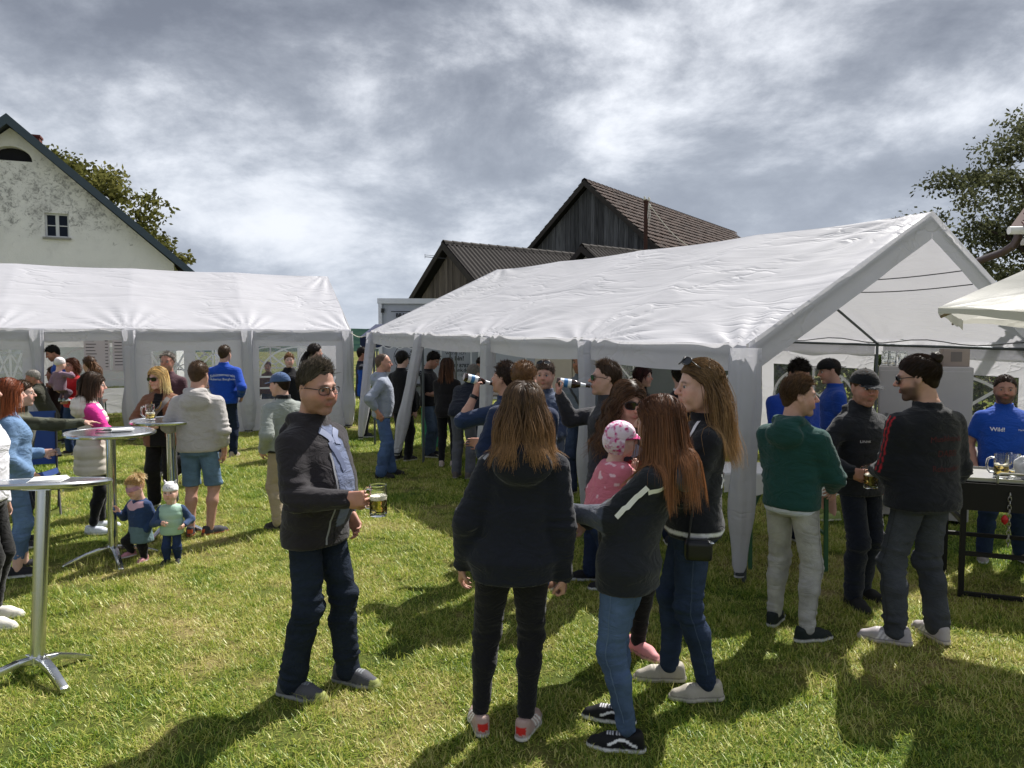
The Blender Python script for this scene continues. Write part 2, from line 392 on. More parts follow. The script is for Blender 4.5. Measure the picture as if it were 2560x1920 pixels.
class Person:
    def __init__(s, u, v=None, d=None, top=None, H=None, face=0, label='', h=0.012, fem=False, child=False, **k):
        g = ground(u, v) if v is not None else on_ground(u, d)
        y = g.y; g = g.copy(); g.z += k.get('z0', 0.0); s.pos = g
        if H is None: H = at(u, top, y).z - g.z
        s.H = H; s.u = H / 1.75; s.face = R(face); s.k = k; s.h = h; s.fem = fem; s.child = child
        s.root = empty('person', g, -s.face, label, 'child' if child else 'person', k.get('group'))
        s.P = PROP[1 if child else 0]; s.sc = s.u * (1.12 if child else 1.0)
        s.seed = int(abs(u) * 13 + (top or 0)) % 97
        s.skin = skin_col(k.get('skin', '#c39a86'))
        s.hth = .014; s.lvl = 0 if h < .0115 else (1 if h < .0168 else 2); s.skeleton()
    def get(s, n, d=None): return s.k.get(n, d)
    # ---------- skeleton
    def skeleton(s):
        H, P, u = s.H, s.P, s.u
        s.lean = V3((*s.get('lean', (0, 0)), 0)) * u      # shoulder offset x,y
        s.drop = s.get('drop', 0.0) * u
        s.sit = s.get('sit')
        s.hipz = P['hip'] * H if not s.sit else s.sit
        s.shz = s.hipz + (P['sh'] - P['hip']) * H - s.drop
        sh_w = (.165 if s.fem else .185) * s.sc * s.get('broad', 1.0)
        s.SH = {i: V3((i * sh_w, -.012 * u, s.shz - .058 * u)) + s.lean for i in (1, -1)}
        s.HP = {i: V3((i * .085 * s.sc, -.005, s.hipz - .01 * u)) for i in (1, -1)}
        feet = s.get('feet', ((.10, .02, 12), (-.10, .0, -12)))   # right, left: x, y, toe-out degrees (clockwise)
        s.FT = {1: feet[0], -1: feet[1]}
        s.AN = {}; s.KN = {}
        for i in (1, -1):
            fx, fy, fa = s.FT[i]; fz = s.FT[i][2] if False else 0
            lift = s.get('lift', {}).get(i, 0.0)
            a = V3((fx * u, fy * u, P['ank'] * H + .02 * u + lift))
            hp = s.HP[i]; L1 = (P['hip'] - P['knee']) * H; L2 = (P['knee'] - P['ank']) * H - .02 * u
            s.AN[i] = a; d = a - hp; D = float(np.linalg.norm(d)); D2 = min(D, (L1 + L2) * .999)
            t = (L1 * L1 - L2 * L2 + D2 * D2) / (2 * D2); hh = math.sqrt(max(L1 * L1 - t * t, 0))
            n = d / D; fwd = V3((math.sin(R(fa)) * .6, 1, 0)); fwd = unit(fwd - n * float(fwd @ n))
            if D > (L1 + L2): t = L1 * D / (L1 + L2); hh = 0
            s.KN[i] = hp + n * t + fwd * (hh + .012 * u)
        s.EL = {}; s.WR = {}
        L1, L2 = .29 * s.sc * s.get('armk', 1), .255 * s.sc * s.get('armk', 1)
        for i, key in ((1, 'armR'), (-1, 'armL')):
            a = s.get(key, 'down'); pole = None
            if isinstance(a, str): w = V3(ARMS[a])
            else: w = V3(a[:3]); pole = a[3:6] if len(a) >= 6 else None
            if s.child and isinstance(a, str): w = V3((w[0] * .8, w[1] * .8, w[2] * .8))
            if s.sit and isinstance(a, str): w = w - V3((0, 0, (P['hip'] * H - s.sit) / u))
            w = V3((w[0] * i, w[1], w[2])) * u
            sh = s.SH[i]; d = w - sh; D = float(np.linalg.norm(d)); mx = (L1 + L2) * .995
            if D > mx: w = sh + d / D * mx; d = w - sh; D = mx
            t = (L1 * L1 - L2 * L2 + D * D) / (2 * D); hh = math.sqrt(max(L1 * L1 - t * t, 0)); n = d / D
            pl = V3(pole) * V3((i, 1, 1)) if pole is not None else V3((i * .45, -1, -.35))
            pl = unit(pl - n * float(pl @ n))
            s.EL[i] = sh + n * t + pl * hh; s.WR[i] = w
        # head
        hh = P['head'] * H * s.get('headk', 1.0); s.hs = hh / .23
        hy, hp_, hr = s.get('head', (0, 0, 0))            # yaw (clockwise, +right), pitch (down +), roll
        s.HR = rotz(-R(hy)) @ rotx(-R(hp_)) @ roty(R(hr))
        s.NK = V3((0, -.018 * u, s.shz + (P['neck'] - P['sh']) * H)) + s.lean * 1.05
        s.HC = s.NK + s.HR @ V3((0, .035, .118)) * s.hs * (1.0 if not s.child else .92) + V3((0, .0, .0))
        # stature check: put the crown at H (standing, upright)
        if not s.sit and not s.drop and not s.get('nofit'):
            dz = H - (s.HC[2] + .118 * s.hs); s.HC[2] += dz * .85
        T = (TF if s.fem else TM).copy(); b = s.get('belly', 0.0); w = s.get('bulk', 1.0)
        T[:, 1] *= w; T[:, 2] *= w
        g = np.exp(-((T[:, 0] - .34) / .26) ** 2); T[:, 2] += b * g * .5; T[:, 3] += b * g * .5; T[:, 1] += b * .3 * g
        s.T = T
    def loft(s, Pp, add=0.0, s0=-.16, s1=1.14, flare=None, box=False):
        T = s.T; z = Pp[:, 2]; t = (z - s.hipz) / (s.shz - s.hipz)
        tt = np.clip(t, s0, s1)
        w = np.interp(tt, T[:, 0], T[:, 1]) * s.sc; dp = np.interp(tt, T[:, 0], T[:, 2]) * s.sc; yo = np.interp(tt, T[:, 0], T[:, 3]) * s.sc
        if box:     # loose cloth hangs straight from chest / belly
            wm = T[5, 1] * s.sc; dm = T[5, 2] * s.sc
            k = sstep(.75, .5, tt); w = np.maximum(w, wm * .97 * k); dp = np.maximum(dp, dm * .97 * k)
        if flare is not None:
            k = sstep(.35, s0, tt); w = w + flare * k; dp = dp + flare * k
        w = w + add; dp = dp + add
        k = sstep(.0, 1.0, t)
        x = Pp[:, 0] - s.lean[0] * k; y = Pp[:, 1] - s.lean[1] * k - yo
        q = ((np.abs(x) / w) ** 2.3 + (np.abs(y) / dp) ** 2.3) ** (1 / 2.3)
        dd = (q - 1) * np.minimum(w, dp)
        z0 = s.hipz + s0 * (s.shz - s.hipz); z1 = s.hipz + s1 * (s.shz - s.hipz)
        return smax(dd, np.maximum(z0 - z, z - z1), .012)
    def arm(s, Pp, i, add, upto=1.0, loose=0.0):
        u = s.sc * (.92 if s.fem else 1.0) * s.get('armr', 1.0)
        if s.child: u *= 1.1
        S, E, W = s.SH[i], s.EL[i], s.WR[i]
        d = sd_cone(Pp, S, E, .054 * u + add, .046 * u + add + loose)
        if upto > 1.0:
            t = upto - 1.0; Wt = E + (W - E) * t
            d = smin(d, sd_cone(Pp, E, Wt, .046 * u + add + loose, (.046 + (.031 - .046) * t) * u + add * .8 + loose * .4), .02)
        elif upto < 1.0:
            n = unit(E - S); d = smax(d, (Pp - S) @ n - np.linalg.norm(E - S) * upto, .01)
        return d
    def leg(s, Pp, i, r, hem=0.0):
        """r = radii hip, knee, calf, ankle"""
        u = s.sc
        H_, K, A = s.HP[i], s.KN[i], s.AN[i]; C = K + (A - K) * .35 + unit(np.cross(A - K, (1, 0, 0))) * -.0 
        C = C + V3((0, -.015 * u, 0))
        d = sd_cone(Pp, H_, K, r[0] * u, r[1] * u)
        d = smin(d, sd_cone(Pp, K, C, r[1] * u, r[2] * u), .03)
        e = C + (A - C) * (1.0 + hem)
        return smin(d, sd_cone(Pp, C, e, r[2] * u, r[3] * u), .03)
    def bounds(s, pts, pad):
        p = np.array(pts); return p.min(0) - pad, p.max(0) + pad
    # ---------- garments
    def folds(s, V, F, amp, joints, torso=1.0):
        Nn = vnormals(V, F); u = s.u; sd = s.seed * 1.7
        n = fbm(V * V3((7, 7, 13)) / u + sd, 3)
        n2 = fbm((V @ rotx(.5) @ roty(.6)) * V3((5, 5, 26)) / u + sd + 11, 2)
        base = (.45 - np.abs(n) * 1.9) * .6 * torso + (.4 - np.abs(n2) * 1.7) * .5 * torso
        w = np.zeros(len(V), np.float32)
        for c, rad, a in joints:
            dd = np.linalg.norm(V - V3(c), axis=1) / (rad * u); w += a * np.exp(-dd * dd)
        ring = (1 - np.abs(fbm(V * V3((5, 5, 24)) / u + sd + 5, 2)) * 3.2)
        d = base * .6 + ring * np.clip(w, 0, 1.4) * .8
        return V + Nn * (d * amp)[:, None]
    def garment(s, name, f, lo, hi, colf, material=None, amp=.006, joints=(), torso=1.0, h=None, extra=None):
        V, F = nets(f, lo, hi, h or s.h)
        V = relax(V, F, 1, .4)
        Vr = V
        if amp: V = s.folds(V, F, amp * s.u, joints, torso)
        if extra is not None: V = extra(V, vnormals(V, F))
        c = colf(Vr) if callable(colf) else np.tile(V3(colf), (len(V), 1))
        return link(name, np_mesh(name, V, F, c), material or FAB, s.root)
    def top(s, name='jacket', col='#222228', hem=-.10, sleeve=1.93, add=.016, loose=.008, box=True, hood=False, collar=.02, colf=None, amp=.011, flare=None, puffy=0, material=None, extra_sdf=None, neck=1.06, sides=(1, -1)):
        u = s.u; c0 = V3(lin(col)) if isinstance(col, str) else V3(col)
        def f(Pp):
            d = s.loft(Pp, add * u, hem, neck, flare, box)
            for i in sides:
                if sleeve > 0:
                    a = s.arm(Pp, i, add * .75 * u, sleeve, loose * u); d = smin(d, a, .045 * u)
                else: d = smin(d, sd_sphere(Pp, s.SH[i] * V3((.9, 1, 1)), .06 * u), .03)
            nk = s.NK
            for i in (1, -1): d = smin(d, sd_cone(Pp, nk + V3((i * .03, -.012, -.045)) * V3((1, 1, 1)) * 1.0 if False else nk + V3((i * .03, -.012, -.05)) * u, s.SH[i] + V3((-i * .012, 0, -.006)) * u, .05 * u + add * u * .6, (.05 if not s.fem else .046) * u + add * u * .6), .03 * u)
            if collar:
                r = np.linalg.norm((Pp - nk)[:, :2] * V3((1, .92)), axis=1); z = Pp[:, 2] - nk[2]
                cz = np.maximum(np.abs(z - (.005 * u)) - collar * u, 0)
                d = smin(d, np.sqrt((np.abs(r - .066 * s.sc)) ** 2 + cz * cz) - .011 * u, .02 * u)
            if hood:
                b = V3((0, -.02 * u, .0)); hk = hood if not isinstance(hood, bool) else 1.0
                p0 = nk + V3((.085, .03, -.015)) * u; p1 = nk + V3((.075, -.065, .0)) * u; p2 = nk + V3((0, -.105, -.035)) * u
                for sx in (1, -1):
                    m = V3((sx, 1, 1))
                    a0, a1, a2 = (nk + (p - nk) * m for p in (p0, p1, p2))
                    d = smin(d, np.minimum(sd_cone(Pp, a0, a1, .02 * u, .034 * u * hk), sd_cone(Pp, a1, a2, .034 * u * hk, .042 * u * hk)), .02 * u)
                d = smin(d, sd_ell(Pp, nk + V3((0, -.115, -.09)) * u, V3((.115, .042, .075)) * u * hk), .03 * u)
            if extra_sdf: d = extra_sdf(s, Pp, d)
            return d
        ps = [s.HP[1], s.HP[-1], s.NK + V3((0, 0, .08)), s.SH[1], s.SH[-1]] + ([s.EL[1], s.EL[-1], s.WR[1], s.WR[-1]] if sleeve > 0 else [])
        lo, hi = s.bounds(ps, .24 * u); lo[2] = s.hipz + (hem - .06) * (s.shz - s.hipz); 
        if sleeve > 1: lo[2] = min(lo[2], min(s.WR[1][2], s.WR[-1][2]) - .07)
        J = [(s.EL[1], .11, 1.1), (s.EL[-1], .11, 1.1), (s.SH[1] + V3((0, .05, -.08)) * u, .09, .5), (s.SH[-1] + V3((0, .05, -.08)) * u, .09, .5)]
        if sleeve > 1.6: J += [(s.WR[1], .08, .9), (s.WR[-1], .08, .9)]
        J += [((0, 0, s.hipz + .22 * (s.shz - s.hipz)), .14, .45)]
        ex = None
        if puffy:
            def ex(V, Nn):
                g = np.abs(np.sin((V[:, 2] + .004 * fbm(V * 9, 2)) * math.pi / (puffy * u)))
                return V + Nn * ((np.sqrt(g) - .75) * .010 * u)[:, None]
        if sleeve <= 0: J = [J[-1]]
        s.topo = s.garment(name, f, lo, hi, (lambda V: colf(s, V, c0)) if colf else c0, material, amp, J, extra=ex)
        s.topf = f; return s.topo
    def trousers(s, name='trousers', col='#1b2740', fit='regular', hem=.05, material=None, waist=.10, amp=.011, colf=None):
        u = s.u; c0 = V3(lin(col)) if isinstance(col, str) else V3(col)
        r = {'regular': (.090, .074, .070, .066), 'slim': (.092, .067, .062, .048), 'skinny': (.094, .065, .058, .042), 'loose': (.092, .082, .080, .078), 'shorts': (.090, .084, .084, .084), 'kid': (.08, .07, .065, .06)}[fit]
        if s.fem: r = (r[0] * 1.06, *r[1:])
        cut = None
        if fit == 'shorts': cut = s.get('shorts_z', .30) * s.H
        def f(Pp):
            d = s.loft(Pp, .004 * u, -.16, waist)
            for i in (1, -1): d = smin(d, s.leg(Pp, i, r, hem), .022 * u)
            if cut: d = smax(d, cut - Pp[:, 2], .008)
            return d
        ps = [s.HP[1], s.HP[-1], s.KN[1], s.KN[-1]] + ([] if cut else [s.AN[1], s.AN[-1]])
        lo, hi = s.bounds(ps, .17 * s.sc); hi[2] = s.hipz + (waist + .06) * (s.shz - s.hipz); lo[2] = max(lo[2], .02)
        if cut: lo[2] = cut - .03
        J = []
        for i in (1, -1):
            J += [(s.KN[i], .13, .9), (s.HP[i] + V3((0, .08, -.02)) * u, .1, .7)]
            if not cut: J += [(s.AN[i] + V3((0, 0, .05)), .09, 1.2 if fit in ('regular', 'loose') else .7)]
        def cf(V):
            if colf: return colf(s, V, c0)
            c = np.tile(c0, (len(V), 1))
            if material is DENIM or name == 'jeans':
                # worn lighter on thighs and knees
                k = np.clip(fbm(V * 9 + s.seed, 3) * .4 + .05, -.35, .45)
                for i in (1, -1):
                    m = (s.HP[i] + s.KN[i]) * .5; k = k + .35 * np.exp(-(np.linalg.norm((V - m) * V3((1, 1, .5)), axis=1) / (.11 * u)) ** 2)
                c = c * (1 + k)[:, None]; g = c.mean(1, keepdims=True); c = c * .78 + g * .22
            return c
        return s.garment(name, f, lo, hi, cf, material or (DENIM if name == 'jeans' else FAB), amp, J, torso=.6)
    def skirt(s, col, hem_z, flare=.05):
        u = s.u; c0 = V3(lin(col)); hem = (hem_z * s.H - s.hipz) / (s.shz - s.hipz)
        def f(Pp): return s.loft(Pp, .02 * u, hem, .3, flare * u)
        lo, hi = s.bounds([s.HP[1], s.HP[-1]], .25 * u); lo[2] = hem_z * s.H - .02; hi[2] = s.hipz + .2 * (s.shz - s.hipz)
        return s.garment('skirt', f, lo, hi, c0, None, .01, [])
    def shoes(s, col='#2a2a2e', sole='#d8d6d0', high=False, tip=None, stripe=None, k=1.0, heel=None, only=(1, -1), wave=None):
        u = s.sc * k; c0 = V3(lin(col)); c1 = V3(lin(sole)); h = (.0062, .0095, .0125)[s.lvl] * (.7 if s.child else 1)
        for i in only:
            fx, fy, fa = s.FT[i][:3]; A = s.AN[i]; M = rotz(-R(fa))
            def f(Q):
                d = smin(sd_cone(Q, (0, -.055 * u, .034 * u), (.004 * i * u, .09 * u, .034 * u), .034 * u, .042 * u),
                         sd_cone(Q, (.004 * i * u, .09 * u, .034 * u), (0, .155 * u, .026 * u), .042 * u, .031 * u), .02 * u)
                d = smin(d, sd_cone(Q, (0, -.035 * u, .05 * u), (0, -.042 * u, (.115 if high else .075) * u), .036 * u, .040 * u), .025 * u)
                d = smin(d, sd_cone(Q, (0, .02 * u, .062 * u), (0, .08 * u, .052 * u), .03 * u, .026 * u), .02 * u)
                d = smax(d, Q[:, 2] - (.125 if high else .088) * u - .25 * np.maximum(-Q[:, 1], 0), .006)
                b = smin(sd_cone(Q * V3((1, 1, 0)), (0, -.058 * u, 0), (.004 * i * u, .09 * u, 0), .038 * u, .047 * u), sd_cone(Q * V3((1, 1, 0)), (.004 * i * u, .09 * u, 0), (0, .16 * u, 0), .047 * u, .036 * u), .02 * u)
                b = smax(b, np.abs(Q[:, 2] - .014 * u) - .013 * u, .006 * u)
                return smax(np.minimum(d, b), -Q[:, 2] - .004, .002)
            V, F = nets(f, (-.08 * u, -.13 * u, -.012), (.08 * u, .22 * u, .15 * u), h)
            V = relax(V, F, 1, .3)
            c = np.tile(c0, (len(V), 1)); c[V[:, 2] < .026 * u] = c1
            if tip: c[(V[:, 1] > .15 * u) & (V[:, 2] < .05 * u)] = V3(lin(tip))
            if heel: c[(V[:, 1] < -.06 * u) & (V[:, 2] > .036 * u) & (V[:, 2] < .074 * u) & (np.abs(V[:, 0]) < .026 * u)] = V3(lin(heel))
            if stripe:
                sd = V[:, 1] + V[:, 2] * .6
                for t0 in (.03, .055, .08): c[(np.abs(sd - t0 * u - .03 * u) < .007 * u) & (V[:, 2] > .028 * u) & (V[:, 2] < .075 * u) & (np.abs(V[:, 0]) > .02 * u)] = V3(lin(stripe))
            if wave:
                zz = (.052 + .012 * np.sin((V[:, 1] / u + .02) * 38)) * u; c[(np.abs(V[:, 2] - zz) < .006 * u) & (np.abs(V[:, 0]) > .022 * u) & (V[:, 1] > -.05 * u) & (V[:, 1] < .09 * u)] = V3(lin(wave))
            ln_ = (np.abs(V[:, 2] - .026 * u) < .0035 * u); c[ln_] = c[ln_] * .55
            lace = (V[:, 2] > .055 * u) & (V[:, 1] > .01 * u) & (V[:, 1] < .10 * u) & (np.abs(V[:, 0]) < .02 * u) & (np.sin(V[:, 1] / u * 420) > 0)
            lc = s.get('lace'); 
            if lc: c[lace] = V3(lin(lc))
            lift = s.get('lift', {}).get(i, 0.0)
            Vw = V @ M.T + V3((A[0], A[1], lift))
            link('shoe', np_mesh('shoe', Vw, F, c), SHOE, s.root)
    # ---------- skin
    def body(s, head=True, hands=(1, -1), arm_from=None, legs=False, brow='#3a2a20', beard=None, lips='#9a5048', stubble=None, neckr=1.0):
        h = (.0060, .0105, .0150)[s.lvl]
        u = s.sc * (.92 if s.fem else 1.0); hs = s.hs
        nk = (s.NK - s.HC) @ s.HR / hs; rn = (.048 if s.fem else .056) * neckr * (.9 if s.child else 1.0)
        HF = {i: s.hand_frame(i) for i in hands}; kh = s.sc * (.92 if s.fem else 1.0) * (1.05 if s.child else 1)
        mid = s.NK * .5 + V3((0, 0, s.hipz + .1)) * .5; mid[2] = s.hipz + .15 * (s.shz - s.hipz)
        pts = [s.HC + V3((0, 0, .14)) * hs, s.HC - V3((.12, .14, .0)) * hs, s.HC + V3((.12, .14, 0)) * hs, s.NK]
        def f(Pp):
            d = np.full(len(Pp), 1e3, np.float32)
            if head:
                far = np.linalg.norm(Pp - s.HC, axis=1) - .19 * hs; m = far < .06
                d = np.where(m, d, far + .03)
                if m.any():
                    Q = (Pp[m] - s.HC) @ s.HR / hs
                    d[m] = smin(s.head_sdf(Q), sd_cone(Q, (0, -.022, -.045), nk + V3((0, -.005, -.03)), rn * .98, rn * 1.1), .022) * hs
            d = np.minimum(d, sd_cone(Pp, s.NK + V3((0, -.01, 0)), s.NK + V3((0, -.01, -.07)) * u, rn * hs * 1.05, .045 * u))
            d = smin(d, sd_cone(Pp, s.NK + V3((0, -.01, -.05)) * u, mid, .04 * u, .03 * u), .02) if (legs or hands) else d
            for i in hands:
                S, E, W = s.SH[i], s.EL[i], s.WR[i]
                if arm_from is not None:
                    a = sd_cone(Pp, S, E, .05 * u, .042 * u); m_ = E + (W - E) * .3
                    a = smin(a, sd_cone(Pp, E, m_, .042 * u, .043 * u), .02); a = smin(a, sd_cone(Pp, m_, W, .043 * u, .027 * u), .02)
                else:
                    a = np.minimum(sd_cone(Pp, S, E, .022 * u, .02 * u), sd_cone(Pp, E, W, .02 * u, .025 * u))
                d = smin(d, np.minimum(a, sd_cone(Pp, s.NK + V3((0, -.01, -.06)) * u, S, .03 * u, .022 * u)), .012)
                far = np.linalg.norm(Pp - W - HF[i][0] * .08 * kh, axis=1) - .13 * kh; m = far < .05
                if m.any():
                    fd, th, bk, spec = HF[i]; M = np.stack([fd, th, bk], 1)
                    d[m] = smin(d[m], s.hand_sdf((Pp[m] - W) @ M / kh, spec) * kh, .006)
            if legs:
                for i in (1, -1):
                    d = np.minimum(d, s.leg(Pp, i, (.05, .056, .054, .036), .15)); d = np.minimum(d, sd_cone(Pp, mid, s.HP[i], .03, .03))
            return d
        for i in hands: pts += [s.SH[i], s.EL[i], s.WR[i], s.WR[i] + HF[i][0] * .2 * kh]
        if legs: pts += [s.AN[1] - V3((0, 0, .03)), s.AN[-1] - V3((0, 0, .03)), s.KN[1], s.KN[-1], s.HP[1], s.HP[-1]]
        elif hands: pts += [mid]
        lo, hi = s.bounds(pts, .075 * s.sc); lo[2] = max(lo[2], .03)
        V, F = nets(f, lo, hi, h)
        c = np.tile(s.skin, (len(V), 1))
        if head:
            Q = (V - s.HC) @ s.HR / hs; m = (np.linalg.norm(Q, axis=1) < .19)
            c[m] = s.face_cols(Q[m], brow, beard, lips, stubble)
        for i in hands:
            fd, th, bk, spec = HF[i]; M = np.stack([fd, th, bk], 1); Q = (V - s.WR[i]) @ M / kh
            m = (Q[:, 0] > -.03) & (np.linalg.norm(Q - V3((.08, 0, 0)), axis=1) < .15)
            cc = np.tile(s.skin, (int(m.sum()), 1)) * V3((1.03, .94, .92)); q = Q[m]
            cc = cc * (1 - .16 * sstep(.075, .10, q[:, 0]) * np.sin(q[:, 0] * 260) ** 2)[:, None]
            if spec.get('glove'): cc[:] = V3(lin(spec['glove']))
            c[m] = cc
        c = c * (1 + .10 * fbm(V * 60, 2))[:, None]
        link('body', np_mesh('body', V, F, c), SKIN, s.root)
        if head:
            for i in (1, -1):
                mb = MB(); mb.lathe([(.0001, -.0118)] + [(.0118 * math.sin(a), -.0118 * math.cos(a)) for a in np.linspace(.3, math.pi - .3, 7)] + [(.0001, .0118)], 12)
                V = V3(mb.V); V = V[:, [0, 2, 1]]; V = V * V3((1, 1, 1))
                col = np.tile(V3((.62, .58, .55)), (len(V), 1)); col[V[:, 1] > .0086] = V3(lin(s.get('eyes', '#3a4a55')));
                W = s.to_head(V + V3((i * .031, .0745, .007)))
                me = bpy.data.meshes.new('eye'); me.from_pydata([tuple(p) for p in W], [], mb.F)
                ca = me.color_attributes.new('Col', 'FLOAT_COLOR', 'POINT')
                for k_, cc in enumerate(col): ca.data[k_].color = (*cc, 1)
                link('eye', me, SHINY, s.root, smooth=True)
    def to_head(s, V): return (V3(V) * s.hs) @ s.HR.T + s.HC
    def head_sdf(s, Q, bare=True):
        fw = s.get('facew', 1.0) * (.95 if s.fem else 1.0)
        d = sd_ell(Q, (0, -.012, .034), (.074, .094, .084))
        d = smin(d, sd_ell(Q, (0, .022, -.03), (.060 * fw, .066, .082)), .02)
        X = np.abs(Q[:, 0]); Qm = np.stack([X, Q[:, 1], Q[:, 2]], 1)
        ch = s.get('chub', 0.0) + (.006 if s.child else 0)
        d = smin(d, sd_cone(Qm, (.052 * fw, .0, -.035), (.040 * fw, .018, -.075), .024 + ch, .020 + ch), .03)
        d = smin(d, sd_cone(Qm, (.0, .066, -.098), (.016, .062, -.096), .020, .018), .025)
        d = smin(d, sd_cone(Qm, (.040 * fw, .058, -.018), (.034, .064, -.045), .018 + ch, .018 + ch), .025)
        br = .011 if not s.fem and not s.child else .008
        d = smin(d, sd_cone(Qm, (.006, .084, .024), (.042, .070, .024), br, br * .8), .016)
        d = smax(d, -(sd_ell(Qm, (.031, .093, .006), (.017, .014, .011))), .012)
        # lids
        d = smin(d, np.maximum(sd_sphere(Qm, (.031, .0745, .007), .0132), np.abs(Qm[:, 2] - .0060) * -1 + .0027), .003)
        nz = s.get('nose', 1.0) * (.8 if s.child else 1.0)
        d = smin(d, sd_cone(Qm, (0, .086, .016), (0, .094 + .016 * nz, -.022), .0075, .0115), .010)
        d = smin(d, sd_sphere(Qm, (.0115, .094 + .004 * nz, -.026), .0085), .008)
        d = smin(d, sd_cone(Qm, (.0, .091, -.0535), (.020, .083, -.0565), .0065, .0045), .006)
        d = smin(d, sd_cone(Qm, (.0, .090, -.0655), (.017, .083, -.0625), .0078, .0048), .006)
        d = smax(d, -sd_cone(Qm, (0, .099, -.0595), (.019, .090, -.0592), .0024, .0018), .003)
        ear = sd_ell(Qm @ rotx(.2) , V3((.077, -.008, -.004)) @ rotx(.2), (.0085, .020, .033))
        ear = smax(ear, -sd_ell(Qm, (.087, -.006, .002), (.007, .011, .02)), .005)
        return smin(d, ear, .006)
    def face_cols(s, V, brow, beard, lips, stubble):
        c = np.tile(s.skin, (len(V), 1)); X = np.abs(V[:, 0]); Y, Z = V[:, 1], V[:, 2]
        fr = Y > .03
        k = np.exp(-(((X - .04) / .022) ** 2 + ((Z + .025) / .02) ** 2)) * fr
        c = c * (1 + k[:, None] * V3((.10, -.14, -.14)))
        k = np.exp(-((X / .016) ** 2 + ((Z + .022) / .016) ** 2)) * (Y > .09); c = c * (1 + k[:, None] * V3((.08, -.14, -.14)))
        if stubble or beard:
            k = sstep(-.028, -.05, Z + .25 * np.maximum(X - .045, 0) * 0) * sstep(-.02, .02, Y) * (1 - np.exp(-((X / .02) ** 2 + ((Z + .06) / .0075) ** 2)) * fr)
            k = np.maximum(k, np.exp(-((Z + .042) / .008) ** 2) * (X < .028) * (Y > .06))
            k = np.maximum(k, .7 * sstep(.052, .064, X) * np.exp(-((Y - .008) / .016) ** 2) * sstep(.012, -.02, Z) * sstep(-.085, -.06, Z))
            k = k * sstep(-.14, -.105, Z)
            a = .80 if beard else .36; c = c * (1 - a * k[:, None]) + V3(lin(beard or stubble)) * (a * k[:, None])
        k = np.exp(-((np.maximum(X - .004, 0) / .017) ** 4 + ((Z + .060) / .0085) ** 2)) * (Y > .072)
        c = c * (1 - .75 * k[:, None]) + V3(lin(lips)) * (.75 * k[:, None])
        zb = .0275 - .25 * np.maximum(X - .03, 0)
        k = np.clip(1.3 * np.exp(-(((X - .031) / .017) ** 4 + ((Z - zb) / .0048) ** 2)), 0, 1) * (Y > .05)
        c = c * (1 - .85 * k[:, None]) + V3(lin(brow)) * (.85 * k[:, None])
        k = np.exp(-(((X - .031) / .013) ** 4 + ((Z - .0125) / .0022) ** 2)) * (Y > .06)
        c = c * (1 - .75 * k[:, None])
        return c
    def hand_frame(s, i):
        """finger direction, thumb direction, back-of-hand direction"""
        key = 'handR' if i == 1 else 'handL'; spec = s.get(key)
        fd = unit(s.WR[i] - s.EL[i])
        if spec and spec.get('dir') is not None: fd = unit(V3(spec['dir']) * V3((i, 1, 1)))
        pal = V3(spec['palm']) * V3((i, 1, 1)) if spec and spec.get('palm') is not None else V3((-i, 0, 0))
        pal = unit(pal - fd * float(pal @ fd)); th = np.cross(fd, -pal) * i
        # thumb side: for a hanging right hand (fingers down, palm to the body) the thumb points forward
        return fd, th, -pal, (spec or {})
    def hand_sdf(s, Q, spec):
        curl = spec.get('curl', .45)
        d = sd_box(Q, (.047, 0, 0), (.046, .039, .0135), .012)
        d = smin(d, sd_cone(Q, (-.035, 0, 0), (.02, 0, 0), .027, .026), .02)
        d = smin(d, sd_cone(Q, (.02, .028, -.006), (.05, .036, -.012), .017, .012), .012)
        for j, (y0, ln, r) in enumerate(((.029, .074, .0088), (.0095, .082, .0092), (-.0105, .075, .0088), (-.0295, .06, .0078))):
            p = V3((.088 - .004 * abs(j - 1), y0, 0)); a = 0.0; sp = y0 * 1.6 * (1 - min(curl, 1))
            for q, fr in enumerate((.45, .31, .24)):
                a += curl * (1.0, 1.25, .8)[q] * (1 + .06 * j)
                e = p + V3((math.cos(a), sp if q == 0 else 0, -math.sin(a))) * (ln * fr)
                rr = r * (1 - .09 * q); d = smin(d, sd_cone(Q, p, e, rr, rr * .92), .0045 if q == 0 else .003); p = e
        tc = spec.get('thumb', .35)
        p = V3((.022, .036, -.006)); e = p + unit((.72, .62 - tc * .5, -.25 - tc)) * .042; d = smin(d, sd_cone(Q, p, e, .0125, .0105), .008)
        e2 = e + unit((.9, .15 - tc * .6, -.25 - tc)) * .034; d = smin(d, sd_cone(Q, e, e2, .0105, .0085), .004)
        return d
    def grip(s, i):
        fd, th, bk, _ = s.hand_frame(i); k = s.sc
        p = s.WR[i] + (fd * .085 - bk * .03) * k
        return s.root_matrix() @ Vector([float(x) for x in p])
    def root_matrix(s): return Matrix.Translation(s.pos) @ Matrix.Rotation(-s.face, 4, 'Z')
    def world(s, p): return s.root_matrix() @ Vector([float(x) for x in p])
